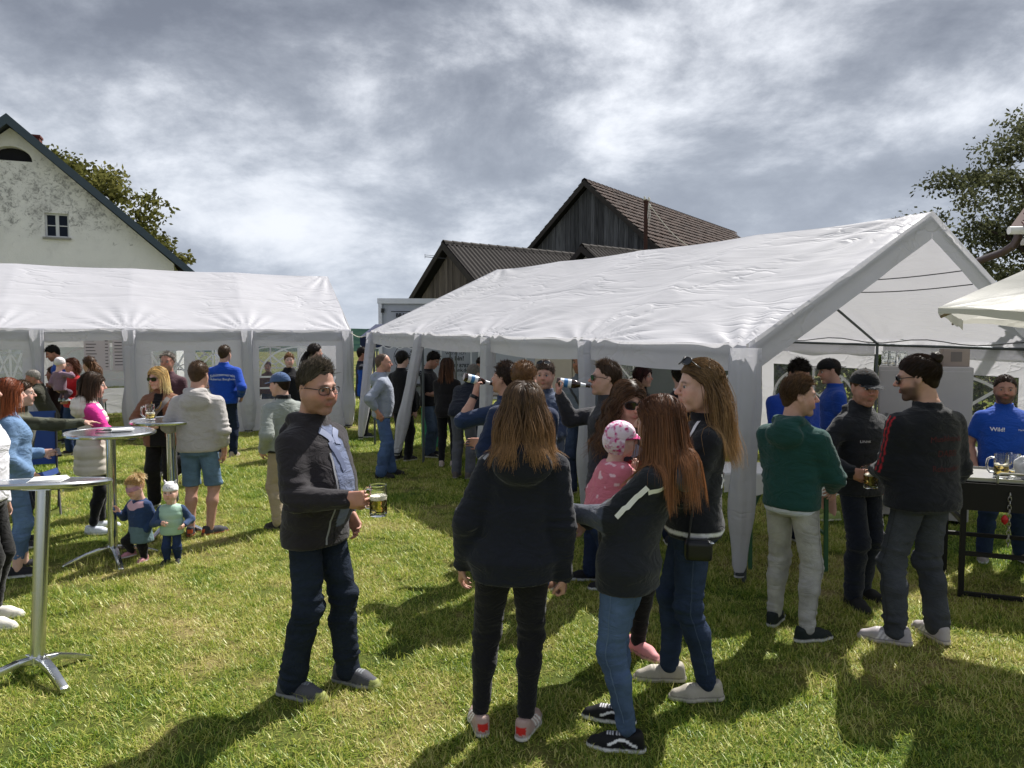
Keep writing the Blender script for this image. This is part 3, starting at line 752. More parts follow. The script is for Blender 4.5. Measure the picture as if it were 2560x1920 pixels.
    # ---------- hair
    def strands(s, roots, dirs, length, seg, width, col, grav=.0, wave=.0, coll=None, name='hair', tipcol=None, stiff=.6, ends=None, curl_f=26.0, cling=None, fan=.0):
        """ribbons grown from scalp roots (world-local coordinates)"""
        n = len(roots); L_ = np.broadcast_to(np.asarray(length, np.float32), (n,)); p = roots.copy(); d = dirs.copy()
        rng = np.random.default_rng(s.seed + 5); ph = rng.random((n, 3)) * 6.28
        C = [p.copy()]
        for k in range(seg):
            st = L_ / seg
            if cling is not None:
                c_, r_, offs = cling; Q = (p - s.HC) @ s.HR / s.hs - c_; on = Q[:, 2] > (-.065 + .075 * ph[:, 2] / 6.28)
                nn = (Q / (r_ * r_)); nn = (nn / (np.linalg.norm(nn, axis=1, keepdims=True) + 1e-9)) @ s.HR.T
                don = dirs * .75 + V3((0, 0, -1)) * (.25 + .22 * k); don = don - nn * np.sum(don * nn, 1, keepdims=True); don /= np.linalg.norm(don, axis=1, keepdims=True) + 1e-9
                rad_ = (p - s.HC) * V3((1, 1, 0)); rad_ = rad_ / (np.linalg.norm(rad_, axis=1, keepdims=True) + 1e-9)
                doff = d * .40 + V3((0, 0, -1)) * .75 + rad_ * fan; doff /= np.linalg.norm(doff, axis=1, keepdims=True) + 1e-9
                d = np.where(on[:, None], don, doff)
            else:
                d = d + V3((0, 0, -1)) * grav; d /= np.linalg.norm(d, axis=1, keepdims=True) + 1e-9
            w = np.stack([np.sin(ph[:, 0] + k * st * curl_f), np.sin(ph[:, 1] + k * st * curl_f * .9), np.zeros(n)], 1) * wave
            if cling is not None: w = w * np.where(on, .25, 1.0)[:, None]
            p = p + d * st[:, None] + w * st[:, None]
            if cling is not None:
                Q = (p - s.HC) @ s.HR / s.hs - c_; e_ = np.linalg.norm(Q / (r_ + offs[:, None]), axis=1); Qs = Q / (e_[:, None] + 1e-9)
                p = np.where(on[:, None], ((Qs + c_) * s.hs) @ s.HR.T + s.HC, p)
            if coll is not None:
                for _ in range(2):
                    sd = coll(p.astype(np.float32)); e = .004
                    g = np.stack([coll((p + V3((e, 0, 0))).astype(np.float32)) - sd, coll((p + V3((0, e, 0))).astype(np.float32)) - sd, coll((p + V3((0, 0, e))).astype(np.float32)) - sd], 1)
                    g /= np.linalg.norm(g, axis=1, keepdims=True) + 1e-9
                    push = np.maximum(.006 + .006 * ph[:, 2] / 6.28 - sd, 0); p = p + g * np.minimum(push, .03)[:, None]
            d2 = p - C[-1]
            if cling is None: d = d * stiff + (d2 / (np.linalg.norm(d2, axis=1, keepdims=True) + 1e-9)) * (1 - stiff)
            C.append(p.copy())
        C = np.stack(C, 1)                                   # n, seg+1, 3
        tan = np.gradient(C, axis=1); out = C - V3(s.HC) * V3((1, 1, 0)) - V3((0, 0, 1)) * C[..., 2:3]
        sd_ = np.cross(tan, out); sd_ /= np.linalg.norm(sd_, axis=2, keepdims=True) + 1e-9
        jit = rng.normal(0, .35, (n, 1, 3)); sd_ = sd_ + jit; sd_ /= np.linalg.norm(sd_, axis=2, keepdims=True) + 1e-9
        tp = 1 - np.linspace(0, 1, seg + 1) ** 2.5 * .75
        wv = (width * (.6 + .8 * rng.random(n)))[:, None] * tp[None] * .5
        A = C + sd_ * wv[..., None]; B = C - sd_ * wv[..., None]
        V = np.stack([A, B], 2).reshape(-1, 3)
        i0 = (np.arange(n)[:, None] * (seg + 1) + np.arange(seg)[None]).ravel() * 2
        F = np.stack([i0, i0 + 1, i0 + 3, i0 + 2], 1)
        c0 = V3(col); c1 = V3(tipcol) if tipcol is not None else c0
        t = np.linspace(0, 1, seg + 1)[None, :, None]
        cc = (c0 * (1 - t) + c1 * t) * (.45 + 1.1 * rng.random((n, 1, 1)))
        cc = np.repeat(cc, 2, axis=1).reshape(-1, 3)
        return V.astype(np.float32), F, cc
    def scalp(s, n, hairline=.058, nape=-.07, side=.0, thick=.004):
        rng = np.random.default_rng(s.seed + 1); out = []
        a = rng.normal(size=(n * 5, 3)); a /= np.linalg.norm(a, axis=1, keepdims=True)
        Q = a * V3((.074, .094, .084)) + V3((0, -.012, .034))
        X, Y, Z = np.abs(Q[:, 0]), Q[:, 1], Q[:, 2]
        # front hairline: a curve that drops from the forehead to the temples and behind the ears to the nape
        zl = np.where(Y > .0, hairline + (.0 - .25 * np.clip(X - .03, 0, 1)) - np.clip(.055 - Y, 0, .055) * (.9 + side), np.where(Y > -.03, -.002 + (-Y) * -.5, nape * sstep(-.02, -.07, Y)))
        ok = Z > zl + .010 * vnoise(Q * 40 + s.seed)
        Q = Q[ok][:n]; a = a[ok][:n]; return Q + a * thick, a
    def hair_cap(s, col, th=.012, hairline=.052, nape=-.062, h=.006, lump=.003, sides=1.0):
        def f(Q):
            X, Y, Z = np.abs(Q[:, 0]), Q[:, 1], Q[:, 2]
            zl = np.where(Y > .0, hairline - .25 * np.clip(X - .03, 0, 1) - np.clip(.06 - Y, 0, .06) * .85, np.where(Y > -.032, -.002 + Y * .55, nape))
            tp = .25 + .75 * sstep(-.004, .036, Z - zl); d = sd_ell(Q, (0, -.013, .036), (.075, .095, .085)) - th * tp * (1 - (1 - sides) * sstep(.03, .07, X) * sstep(.09, .05, Z))
            nb = sd_cone(Q, (0, -.045, -.01), (0, -.052, nape + .035), .054 + th * .5, .046 + th * .3); d = smin(d, nb, .02)
            zl = zl + .012 * fbm(Q * 34 + s.seed, 2)
            return smax(d, (zl - Z) * .7, .006)
        V, F = nets(f, (-.115, -.145, -.13), (.115, .12, .15), h / s.hs)
        V = V + vnormals(V, F) * (fbm(V * V3((70, 40, 40)), 2) * lump)[:, None]
        c = np.tile(V3(col), (len(V), 1)) * (1 + .6 * fbm(V * V3((160, 70, 40)), 2))[:, None]
        return s.to_head(V), F, c
    def put_hair(s, parts, name='hair'):
        n = 0; Vs, Fs, Cs = [], [], []
        for V, F, c in parts: Vs.append(V); Fs.append(F + n); Cs.append(c); n += len(V)
        return link(name, np_mesh(name, np.concatenate(Vs), np.concatenate(Fs), np.clip(np.concatenate(Cs), 0, 1)), HAIR, s.root)
    def coll(s):
        def g(P):
            Q = (P - s.HC) @ s.HR / s.hs; d = sd_ell(Q, (0, -.013, .036), (.074 + s.hth, .094 + s.hth, .084 + s.hth)) * s.hs
            d = np.minimum(d, sd_ell(Q, (0, .022, -.03), (.063, .068, .082)) * s.hs)
            return np.minimum(d, s.topf(P)) if hasattr(s, 'topf') else d
        return g
    def hair_short(s, col='#3a2a20', th=.009, n=None, ln=.022, hairline=.056, up=.35, sides=.75, nape=-.062, lump=.003):
        c = V3(lin(col)); n = n or (3600, 1100, 420)[s.lvl]
        parts = [s.hair_cap(c * .9, th, hairline, nape, (.0080, .0112, .0150)[s.lvl], lump, sides)]
        Q, a = s.scalp(n, hairline + .004, nape + .02, thick=th * .9)
        d = a + V3((0, up * .6, up)) + np.random.default_rng(s.seed).normal(0, .3, a.shape); d = d - a * np.sum(d * a, 1, keepdims=True) * .8
        d /= np.linalg.norm(d, axis=1, keepdims=True)
        lens = ln * s.hs * (.5 + .6 * sstep(.03, .10, Q[:, 2]))
        parts.append(s.strands(s.to_head(Q).astype(np.float32), (d @ s.HR.T).astype(np.float32), lens, 2, (.0035, .005, .0075)[s.lvl], c))
        return s.put_hair(parts)
    def hair_long(s, col='#5a3a24', tip=None, length=.45, n=None, wave=.12, part=0.0, width=.004, hairline=.056, th=.014, grav=.55, frontlen=1.0, seg=10, bun=False, curl_f=22.0, spread=.0, sweep=.0, fan=.06):
        c = V3(lin(col)); tip = V3(lin(tip)) if tip else c; near = s.lvl == 0; n = n or (2600, 1300, 500)[s.lvl]
        parts = [s.hair_cap(c * .7, th, hairline, -.075, (.0080, .0112, .0150)[s.lvl], .002)]
        s.hth = th; Q, a = s.scalp(n, hairline, -.05, thick=th + .001)
        # combed away from the parting, back and down
        side = np.sign(Q[:, 0] - part + 1e-4)
        d = np.stack([side * .75, -.45 * np.ones(n if len(Q) == n else len(Q)), -.1 * np.ones(len(Q))], 1)
        d[Q[:, 1] < -.05] *= V3((.5, 1, 1)); d[Q[:, 1] < -.05, 2] -= .8; d[:, 0] += spread * Q[:, 0] * 10; d[:, 1] -= sweep * (Q[:, 1] > -.02)
        d = d - a * np.sum(d * a, 1, keepdims=True); d /= np.linalg.norm(d, axis=1, keepdims=True) + 1e-9
        rng = np.random.default_rng(s.seed + 9); d = d + rng.normal(0, .10, d.shape)
        ln = length * s.hs / 1.0 * (.80 + .28 * rng.random(len(Q)))
        ln = ln * np.where(Q[:, 1] > .03, frontlen, 1.0) * (.60 + .40 * sstep(-.05, .11, Q[:, 2]))
        co = s.coll()
        parts.append(s.strands(s.to_head(Q).astype(np.float32), (d @ s.HR.T).astype(np.float32), ln, (seg, 8, 6)[s.lvl], (width, max(width, .0048), .008)[s.lvl], c, grav, wave, co, tipcol=tip, curl_f=curl_f, fan=fan, cling=(V3((0, -.013, .036)), V3((.074, .094, .084)) + th, .001 + .010 * rng.random(len(Q)).astype(np.float32))))
        return s.put_hair(parts)
    def tail(s, base, direction, length, col, n=300, wave=.1, r=.02, width=.005):
        """pony tail or tuft from a head-frame point"""
        rng = np.random.default_rng(s.seed + 21); a = rng.normal(size=(n, 3)) * r * .5
        root = s.to_head(V3(base) + a); d = np.tile(unit(V3(direction)), (n, 1)) + a / r * .35
        return s.strands(root.astype(np.float32), (d @ s.HR.T).astype(np.float32), length * s.hs, 8, width, V3(lin(col)), .35, wave, s.coll())
    def blob(s, name, f, lo, hi, col, h, material=None, disp=None, headspace=True):
        V, F = nets(f, lo, hi, h); 
        if disp: V = V + vnormals(V, F) * disp(V)[:, None]
        c = col(V) if callable(col) else np.tile(V3(col), (len(V), 1))
        if headspace: V = s.to_head(V)
        return link(name, np_mesh(name, V, F, c), material or FAB, s.root)
    def cap(s, col='#3f5f8f', yaw=0, brim=None):
        M = rotz(R(-yaw)); c0 = V3(lin(col)); cb = V3(lin(brim)) if brim else c0 * .8
        def f(Q):
            q = Q @ M
            d = sd_ell(q, (0, -.010, .036), (.087, .107, .096)); d = smax(d, .034 - q[:, 2] - .10 * q[:, 1] * 0, .004)
            b = sd_ell(q, (0, .095, .030), (.075, .075, .012)); bz = np.abs(q[:, 2] - (.034 - .9 * np.maximum(q[:, 1] - .09, 0) ** 1.0 * .25 - q[:, 0] ** 2 * 2.2)) - .003
            br = smax(np.linalg.norm((q[:, :2] - V3((0, .075))) / V3((.073, .088)), axis=1) * .07 - .07, bz, .003)
            d = np.minimum(d, br); return np.minimum(d, sd_sphere(q, (0, -.01, .133), .007))
        def colf(V):
            q = V @ M; c = np.tile(c0, (len(V), 1)); c[(q[:, 1] > .098) | ((q[:, 2] < .03) & (q[:, 1] > .06))] = cb; return c
        return s.blob('cap', f, (-.2, -.2, -.06), (.2, .2, .16), colf, (.006, .008, .011)[s.lvl])
    def beanie(s, col='#e8e4e4', ears=False, low=.02, colf=None):
        c0 = V3(lin(col))
        def f(Q):
            d = sd_ell(Q, (0, -.012, .034), (.086, .106, .099)); d = smax(d, (low + .35 * np.minimum(Q[:, 1], 0)) - Q[:, 2], .006)
            if ears:
                X = np.abs(Q[:, 0]); d = smin(d, sd_cone(np.stack([X, Q[:, 1], Q[:, 2]], 1), (.05, -.01, .11), (.068, -.01, .148), .017, .007), .008)
            return d
        return s.blob('beanie', f, (-.12, -.14, -.09), (.12, .12, .17), colf or c0, .006, disp=lambda V: .0015 * np.sin(V[:, 2] * 520))
    def glasses(s, frame='#151517', lens=None, big=1.0, up=0.0, tilt=0.0, mirror=None, back=0.0):
        mb = MB(); ml = MB()
        M = Matrix.Rotation(tilt, 3, 'X'); off = Vector((0, -back, up))
        def tr(p): return off + M @ Vector(p)
        for i in (1, -1):
            pts = []
            for k in range(17):
                a = 2 * math.pi * k / 16; ca, sa = math.cos(a), math.sin(a)
                x = .026 * big * (abs(ca) ** .7) * (1 if ca > 0 else -1); z = .0175 * big * (abs(sa) ** .7) * (1 if sa > 0 else -1)
                pts.append((i * .033 + x, .101 - abs(i * .033 + x) ** 2 * 4.0, .004 + z))
            mb.tube([tr(p) for p in pts], .0021 * (1.5 if lens else 1), 5, False)
            ml.add([tr(p) for p in pts[:-1]], [tuple(range(16)) if i > 0 else tuple(range(15, -1, -1))])
            mb.tube([tr((i * .061, .088, .012)), tr((i * .077, .03, .013)), tr((i * .080, -.012, .006)), tr((i * .079, -.03, -.012))], .0022, 5)
        mb.tube([tr((-.009, .103, .008)), tr((0, .106, .01)), tr((.009, .103, .008))], .002, 5)
        def put(m, name, mt, par):
            V = s.to_head(V3([tuple(v) for v in m.V])); me = bpy.data.meshes.new(name); me.from_pydata([tuple(map(float, v)) for v in V], [], m.F)
            return link(name, me, mt, par, smooth=True)
        o = put(mb, 'sunglasses' if lens else 'glasses', mat('frame_' + frame, frame, .35, spec=.5, var=.02), s.root)
        if lens: lm = mat('lens_' + lens, lens, .06, .75 if mirror else 0.0, var=.02, spec=.7)
        else: lm = clear_lens()
        put(ml, 'lens', lm, o); return o
    def print_text(s, txt, x, z, size, col, back=True, arc=0.0, parent=None, xoff=0.0, yaw=0.0, bold=.0):
        """flat print laid on the garment"""
        cu = bpy.data.curves.new('print', 'FONT'); cu.body = txt; cu.size = size; cu.align_x = 'CENTER'; cu.align_y = 'CENTER'; cu.resolution_u = 2; cu.offset = bold
        ob = bpy.data.objects.new('tmp', cu); COL.objects.link(ob)
        dg = bpy.context.evaluated_depsgraph_get(); me0 = bpy.data.meshes.new_from_object(ob.evaluated_get(dg))
        bpy.data.objects.remove(ob); V = np.array([v.co[:] for v in me0.vertices], np.float32); 
        if not len(V): return
        me = s.topo.data; n = len(me.vertices); co = np.empty(n * 3, np.float32); me.vertices.foreach_get('co', co); co = co.reshape(-1, 3)
        bv = BVHTree.FromPolygons([tuple(p) for p in co.tolist()], [tuple(p.vertices) for p in me.polygons])
        sg = -1 if back else 1; M = rotz(-R(yaw))
        out = []
        for vx, vy, _ in V:
            px = x + (vx if back else -vx); pz = z + vy - arc * vx * vx
            o = M @ V3((px, sg * .8, pz)) ; dr = M @ V3((0, -sg, 0))
            hit = bv.ray_cast(Vector(map(float, o)), Vector(map(float, dr)))
            p = hit[0] if hit[0] is not None else Vector(map(float, o + dr * .7))
            out.append(tuple(p - Vector(map(float, dr)) * .004))
        me2 = bpy.data.meshes.new('print'); me2.from_pydata(out, [], [tuple(p.vertices) for p in me0.polygons])
        return link('print', me2, mat('print_' + col, col, .7, var=.05), parent or s.topo)
    def patch(s, pts, w, col, name='stripe', back=True, material=None, off=.004, on=None):
        """a strip of tape following the garment: pts in person space, laid on the nearest surface"""
        on = on or s.topo; me = on.data; n = len(me.vertices); co = np.empty(n * 3, np.float32); me.vertices.foreach_get('co', co); co = co.reshape(-1, 3)
        bv = BVHTree.FromPolygons([tuple(p) for p in co.tolist()], [tuple(p.vertices) for p in me.polygons])
        P = [Vector(p) for p in pts]; C = []
        for a, b in zip(P[:-1], P[1:]):
            m = max(2, int((b - a).length / .02)); C += [a + (b - a) * (k / m) for k in range(m)]
        C.append(P[-1]); mb = MB(); V = []; 
        for k, c in enumerate(C):
            t = (C[min(k + 1, len(C) - 1)] - C[max(k - 1, 0)]).normalized()
            q, nn, _, _ = bv.find_nearest(c); sd_ = t.cross(nn).normalized() * (w / 2)
            for e in (sd_, Vector((0, 0, 0)), -sd_):
                q2, n2, _, _ = bv.find_nearest(q + e); V.append(q2 + n2 * off)
        F = []
        for k in range(len(C) - 1):
            for j in (0, 1): a = k * 3 + j; F.append((a, a + 1, a + 4, a + 3))
        mb.add(V, F); return mb.build(name, material or mat('tape_' + col, col, .6, var=.05), on, smooth=True)
    def seams(s, on, col, pockets=True, w=.0045):
        """outer leg seams and back pockets"""
        u = s.u
        for i in (1, -1):
            s.patch([tuple(s.HP[i] + V3((i * .12, 0, .0)) * u), tuple(s.KN[i] + V3((i * .1, -.01, 0)) * u), tuple(s.AN[i] + V3((i * .08, -.01, .06)) * u)], w, col, 'seam', off=.002, on=on)
            if pockets:
                c = s.HP[i] + V3((-i * .005, -.2, -.015)) * u; P = [(-.06, .07), (-.058, -.03), (0, -.06), (.058, -.03), (.06, .07)]
                s.patch([tuple(c + V3((x, 0, z)) * u) for x, z in P], w, col, 'pocket_seam', off=.002, on=on)
            s.patch([tuple(s.KN[i] * 0 + s.AN[i] + V3((i * .1 * math.sin(a), .1 * math.cos(a), .075)) * u) for a in np.linspace(0, 6.2, 13)], w, col, 'hem_seam', off=.002, on=on) if False else None
def clear_lens():
    if 'clear_lens' in _mats: return _mats['clear_lens']
    m = bpy.data.materials.new('clear_lens'); m.use_nodes = True; nt = m.node_tree; nt.nodes.clear()
    o = N(nt, 'ShaderNodeOutputMaterial'); t = N(nt, 'ShaderNodeBsdfTransparent'); t.inputs[0].default_value = (.93, .93, .95, 1)
    g = N(nt, 'ShaderNodeBsdfGlossy', Roughness=.03); mx = N(nt, 'ShaderNodeMixShader'); mx.inputs[0].default_value = .08
    L(nt, t, 0, mx, 1); L(nt, g, 0, mx, 2); L(nt, mx, 0, o, 0); _mats['clear_lens'] = m; return m
# ================================================================== ground, grass, hills
def gza(x, y):
    return .015 * np.clip(y - 4, 0, 26) + .012 * np.sin(x * 1.3 + .7) * np.sin(y * 1.1 + .3)
def grass_colours(nt, posout):
    """world-space patches: fresh green, dry straw, trodden brown"""
    n1 = N(nt, 'ShaderNodeTexNoise', Scale=0.55, Detail=4.0, Roughness=.6, Distortion=.4); nt.links.new(posout, n1.inputs['Vector'])
    n2 = N(nt, 'ShaderNodeTexNoise', Scale=3.1, Detail=5.0, Roughness=.65); nt.links.new(posout, n2.inputs['Vector'])
    return MATH(nt, 'ADD', MATH(nt, 'MULTIPLY_ADD', n1.outputs[0], .75, -.13), MATH(nt, 'MULTIPLY', n2.outputs[0], .5))
def ground_mat():
    m, nt, b = principled('lawn_soil'); g = N(nt, 'ShaderNodeNewGeometry')
    f = grass_colours(nt, g.outputs['Position'])
    c = RAMP(nt, f, [(.36, (.055, .085, .016)), (.48, (.11, .13, .03)), (.56, (.19, .17, .06)), (.66, (.28, .23, .10))])
    n3 = N(nt, 'ShaderNodeTexNoise', Scale=60.0, Detail=6.0, Roughness=.7); L(nt, g, 'Position', n3, 'Vector')
    c2 = MIXC(nt, 1.0, c, MATH(nt, 'MULTIPLY_ADD', n3.outputs[0], 1.4, .2), 'MULTIPLY'); nt.links.new(c2, b.inputs['Base Color'])
    b.inputs['Roughness'].default_value = 1.0; b.inputs['Specular IOR Level'].default_value = .1
    bp = N(nt, 'ShaderNodeBump', Strength=.8, Distance=.02); L(nt, n3, 0, bp, 'Height'); L(nt, bp, 0, b, 'Normal'); return m
def build_ground():
    xs = np.concatenate([-np.geomspace(3000, 13, 26), np.linspace(-12.5, 12.5, 101), np.geomspace(13, 3000, 26)])
    ys = np.concatenate([-np.geomspace(600, 3, 12), np.linspace(-2.5, 20, 91), np.geomspace(20.6, 3000, 40)])
    X, Y = np.meshgrid(xs, ys, indexing='ij'); Z = gza(X, Y)
    Z = Z - np.clip(Y - 45, 0, None) * .006 - np.clip(np.abs(X) - 40, 0, 400) * .004
    nx, ny = X.shape; idx = np.arange(nx * ny).reshape(nx, ny)
    F = np.stack([idx[:-1, :-1], idx[1:, :-1], idx[1:, 1:], idx[:-1, 1:]], -1).reshape(-1, 4)
    o = link('ground', np_mesh('ground', np.stack([X, Y, Z], -1).reshape(-1, 3), F), ground_mat()); o['kind'] = 'structure'
def blade_mat():
    m = bpy.data.materials.new('grass_blade'); m.use_nodes = True; nt = m.node_tree; nt.nodes.clear()
    out = N(nt, 'ShaderNodeOutputMaterial'); g = N(nt, 'ShaderNodeNewGeometry')
    a = N(nt, 'ShaderNodeAttribute'); a.attribute_name = 'Col'      # r: random per blade, g: height along it
    sp = N(nt, 'ShaderNodeSeparateColor'); L(nt, a, 0, sp, 0)
    f = MATH(nt, 'ADD', grass_colours(nt, g.outputs['Position']), MATH(nt, 'MULTIPLY_ADD', sp.outputs[0], .42, -.21))
    c = RAMP(nt, f, [(.28, (.095, .185, .016)), (.42, (.20, .30, .03)), (.53, (.37, .42, .06)), (.65, (.55, .52, .16)), (.80, (.64, .56, .28))], 'LINEAR')
    d = N(nt, 'ShaderNodeBsdfDiffuse'); nt.links.new(c, d.inputs[0])
    t = N(nt, 'ShaderNodeBsdfTranslucent'); nt.links.new(c, t.inputs[0])
    gl = N(nt, 'ShaderNodeBsdfGlossy', Roughness=.42); gl.inputs[0].default_value = (.9, .95, .8, 1)
    m1 = N(nt, 'ShaderNodeMixShader'); m1.inputs[0].default_value = .42; L(nt, d, 0, m1, 1); L(nt, t, 0, m1, 2)
    m2 = N(nt, 'ShaderNodeMixShader'); m2.inputs[0].default_value = .035; L(nt, m1, 0, m2, 1); L(nt, gl, 0, m2, 2)
    L(nt, m2, 0, out, 0); return m
def grass_patch(k, size, n, hmin, hmax, wid):
    rng = np.random.default_rng(100 + k)
    base = np.zeros((n, 3)); base[:, :2] = (rng.random((n, 2)) - .5) * size
    cl = rng.random((14, 2)) - .5                              # blades gather in tufts
    pick = rng.integers(0, 14, n); m = rng.random(n) < .5
    base[m, :2] = (cl[pick[m]] * size + rng.normal(0, size * .07, (int(m.sum()), 2)))
    az = rng.random(n) * 6.283; tilt = np.abs(rng.normal(.55, .45, n)).clip(.05, 1.45); ln = hmin + (hmax - hmin) * rng.random(n) ** 1.6
    d = np.stack([np.cos(az) * np.sin(tilt), np.sin(az) * np.sin(tilt), np.cos(tilt)], 1)
    bend = np.stack([np.cos(az), np.sin(az), -.6 * np.ones(n)], 1) * (rng.random(n) * .55)[:, None]
    side = np.stack([-np.sin(az), np.cos(az), np.zeros(n)], 1)
    V = []; C = []; r = rng.random(n)
    for t, w in ((0, 1.0), (.5, .85), (1.0, .12)):
        c = base + d * (ln * t)[:, None] + bend * (ln * t * t)[:, None]
        c[:, 2] = np.maximum(c[:, 2], .002)
        for sg in (1, -1): V.append(c + side * (sg * w * wid * .5 * (.7 + .6 * r))[:, None]); C.append(np.stack([r, np.full(n, t), r * 0], 1))
    V = np.stack(V, 1).reshape(-1, 3); C = np.stack(C, 1).reshape(-1, 3); i = np.arange(n) * 6
    F = np.concatenate([np.stack([i, i + 1, i + 3, i + 2], 1), np.stack([i + 2, i + 3, i + 5, i + 4], 1)])
    return np_mesh('grass_tuft', V, F, C, smooth=False)
def build_grass():
    bm_ = blade_mat(); coll = bpy.data.collections.new('grass_tufts')
    for k in range(6):
        me = grass_patch(k, .34, 620, .014, .046 + .007 * (k % 3), .0040); me.materials.append(bm_)
        coll.objects.link(bpy.data.objects.new('grass_tuft', me))
    for k in range(3):
        me = grass_patch(20 + k, .26, 150, .05, .105 + .01 * k, .0046); me.materials.append(bm_); coll.objects.link(bpy.data.objects.new('grass_tuft_tall', me))
    rng = np.random.default_rng(5); pts = []
    def fill(y0, y1, step, sc):
        for y in np.arange(y0, y1, step):
            w = .78 * y + 1.2
            for x in np.arange(-w, w, step): pts.append((x + rng.normal(0, step * .3), y + rng.normal(0, step * .3), sc * (.8 + .4 * rng.random())))
    fill(1.9, 7.5, .22, 1.0); fill(7.5, 14, .30, 1.25); fill(14, 27, .5, 1.9)
    P = np.array(pts); n = len(P)
    V = np.stack([P[:, 0], P[:, 1], gza(P[:, 0], P[:, 1]) - .002], 1)
    me = bpy.data.meshes.new('grass'); me.vertices.add(n); me.vertices.foreach_set('co', V.astype(np.float32).ravel())
    for nm, arr in (('scl', P[:, 2]), ('rz', rng.random(n) * 6.283)):
        at_ = me.attributes.new(nm, 'FLOAT', 'POINT'); at_.data.foreach_set('value', arr.astype(np.float32))
    ix = rng.integers(0, 6, n); nz = vnoise(np.stack([P[:, 0] * .9, P[:, 1] * .9, P[:, 0] * 0], 1)); tall = (rng.random(n) < .02 + .18 * (nz > .4)) & (P[:, 1] < 14); ix[tall] = rng.integers(6, 9, int(tall.sum()))
    ai = me.attributes.new('idx', 'INT', 'POINT'); ai.data.foreach_set('value', ix.astype(np.int32))
    o = link('grass', me); tag(o, 'short sunlit lawn grass with dry straw patches', 'grass', kind='stuff')
    ng = bpy.data.node_groups.new('scatter', 'GeometryNodeTree')
    ng.interface.new_socket('Geometry', in_out='INPUT', socket_type='NodeSocketGeometry'); ng.interface.new_socket('Geometry', in_out='OUTPUT', socket_type='NodeSocketGeometry')
    gi = ng.nodes.new('NodeGroupInput'); go = ng.nodes.new('NodeGroupOutput')
    ip = ng.nodes.new('GeometryNodeInstanceOnPoints'); ci = ng.nodes.new('GeometryNodeCollectionInfo')
    ci.inputs['Collection'].default_value = coll; ci.inputs['Separate Children'].default_value = True; ci.inputs['Reset Children'].default_value = True
    ip.inputs['Pick Instance'].default_value = True
    ri = ng.nodes.new('GeometryNodeInputNamedAttribute'); ri.data_type = 'INT'; ri.inputs[0].default_value = 'idx'
    na = ng.nodes.new('GeometryNodeInputNamedAttribute'); na.data_type = 'FLOAT'; na.inputs[0].default_value = 'scl'
    nr = ng.nodes.new('GeometryNodeInputNamedAttribute'); nr.data_type = 'FLOAT'; nr.inputs[0].default_value = 'rz'
    cx = ng.nodes.new('ShaderNodeCombineXYZ'); er = ng.nodes.new('FunctionNodeEulerToRotation')
    k = ng.links.new
    k(gi.outputs[0], ip.inputs['Points']); k(ci.outputs[0], ip.inputs['Instance']); k([q for q in ri.outputs if q.enabled][0], ip.inputs['Instance Index'])
    k(nr.outputs[0], cx.inputs[2]); k(cx.outputs[0], er.inputs[0]); k(er.outputs[0], ip.inputs['Rotation']); k(na.outputs[0], ip.inputs['Scale'])
    k(ip.outputs[0], go.inputs[0])
    md = o.modifiers.new('scatter', 'NODES'); md.node_group = ng
build_ground(); build_grass()
# far wooded ridge
def hills():
    m, nt, b = principled('far_wood'); g = N(nt, 'ShaderNodeNewGeometry')
    n1 = N(nt, 'ShaderNodeTexNoise', Scale=.035, Detail=6.0, Roughness=.7); L(nt, g, 'Position', n1, 'Vector')
    nt.links.new(RAMP(nt, n1.outputs[0], [(.35, (.012, .028, .026)), (.5, (.02, .042, .032)), (.68, (.035, .06, .035))]), b.inputs['Base Color'])
    b.inputs['Roughness'].default_value = 1; b.inputs['Specular IOR Level'].default_value = 0
    for nm, y0, z0, s_ in (('hills', 420, 11.0, .008), ('hills', 240, 2.5, .015)):
        xs = np.linspace(-900, 900, 361); prof = [(-120, -9), (-60, 0.3), (-20, .8), (0, 1), (60, .7), (200, -9)]
        V = []; 
        for dy, k in prof:
            zz = z0 * k * (1 + .25 * np.sin(xs * s_ + dy * .02)) + (1.2 * fbm(np.stack([xs * .06, xs * 0 + dy, xs * 0], 1), 3) if k > 0 else 0)
            V.append(np.stack([xs, np.full_like(xs, y0 + dy), zz if k > 0 else np.full_like(xs, k)], 1))
        V = np.stack(V, 0); idx = np.arange(V.shape[0] * V.shape[1]).reshape(V.shape[:2])
        F = np.stack([idx[:-1, :-1], idx[:-1, 1:], idx[1:, 1:], idx[1:, :-1]], -1).reshape(-1, 4)
        o = link(nm, np_mesh(nm, V.reshape(-1, 3), F), m); o['kind'] = 'structure'
hills()

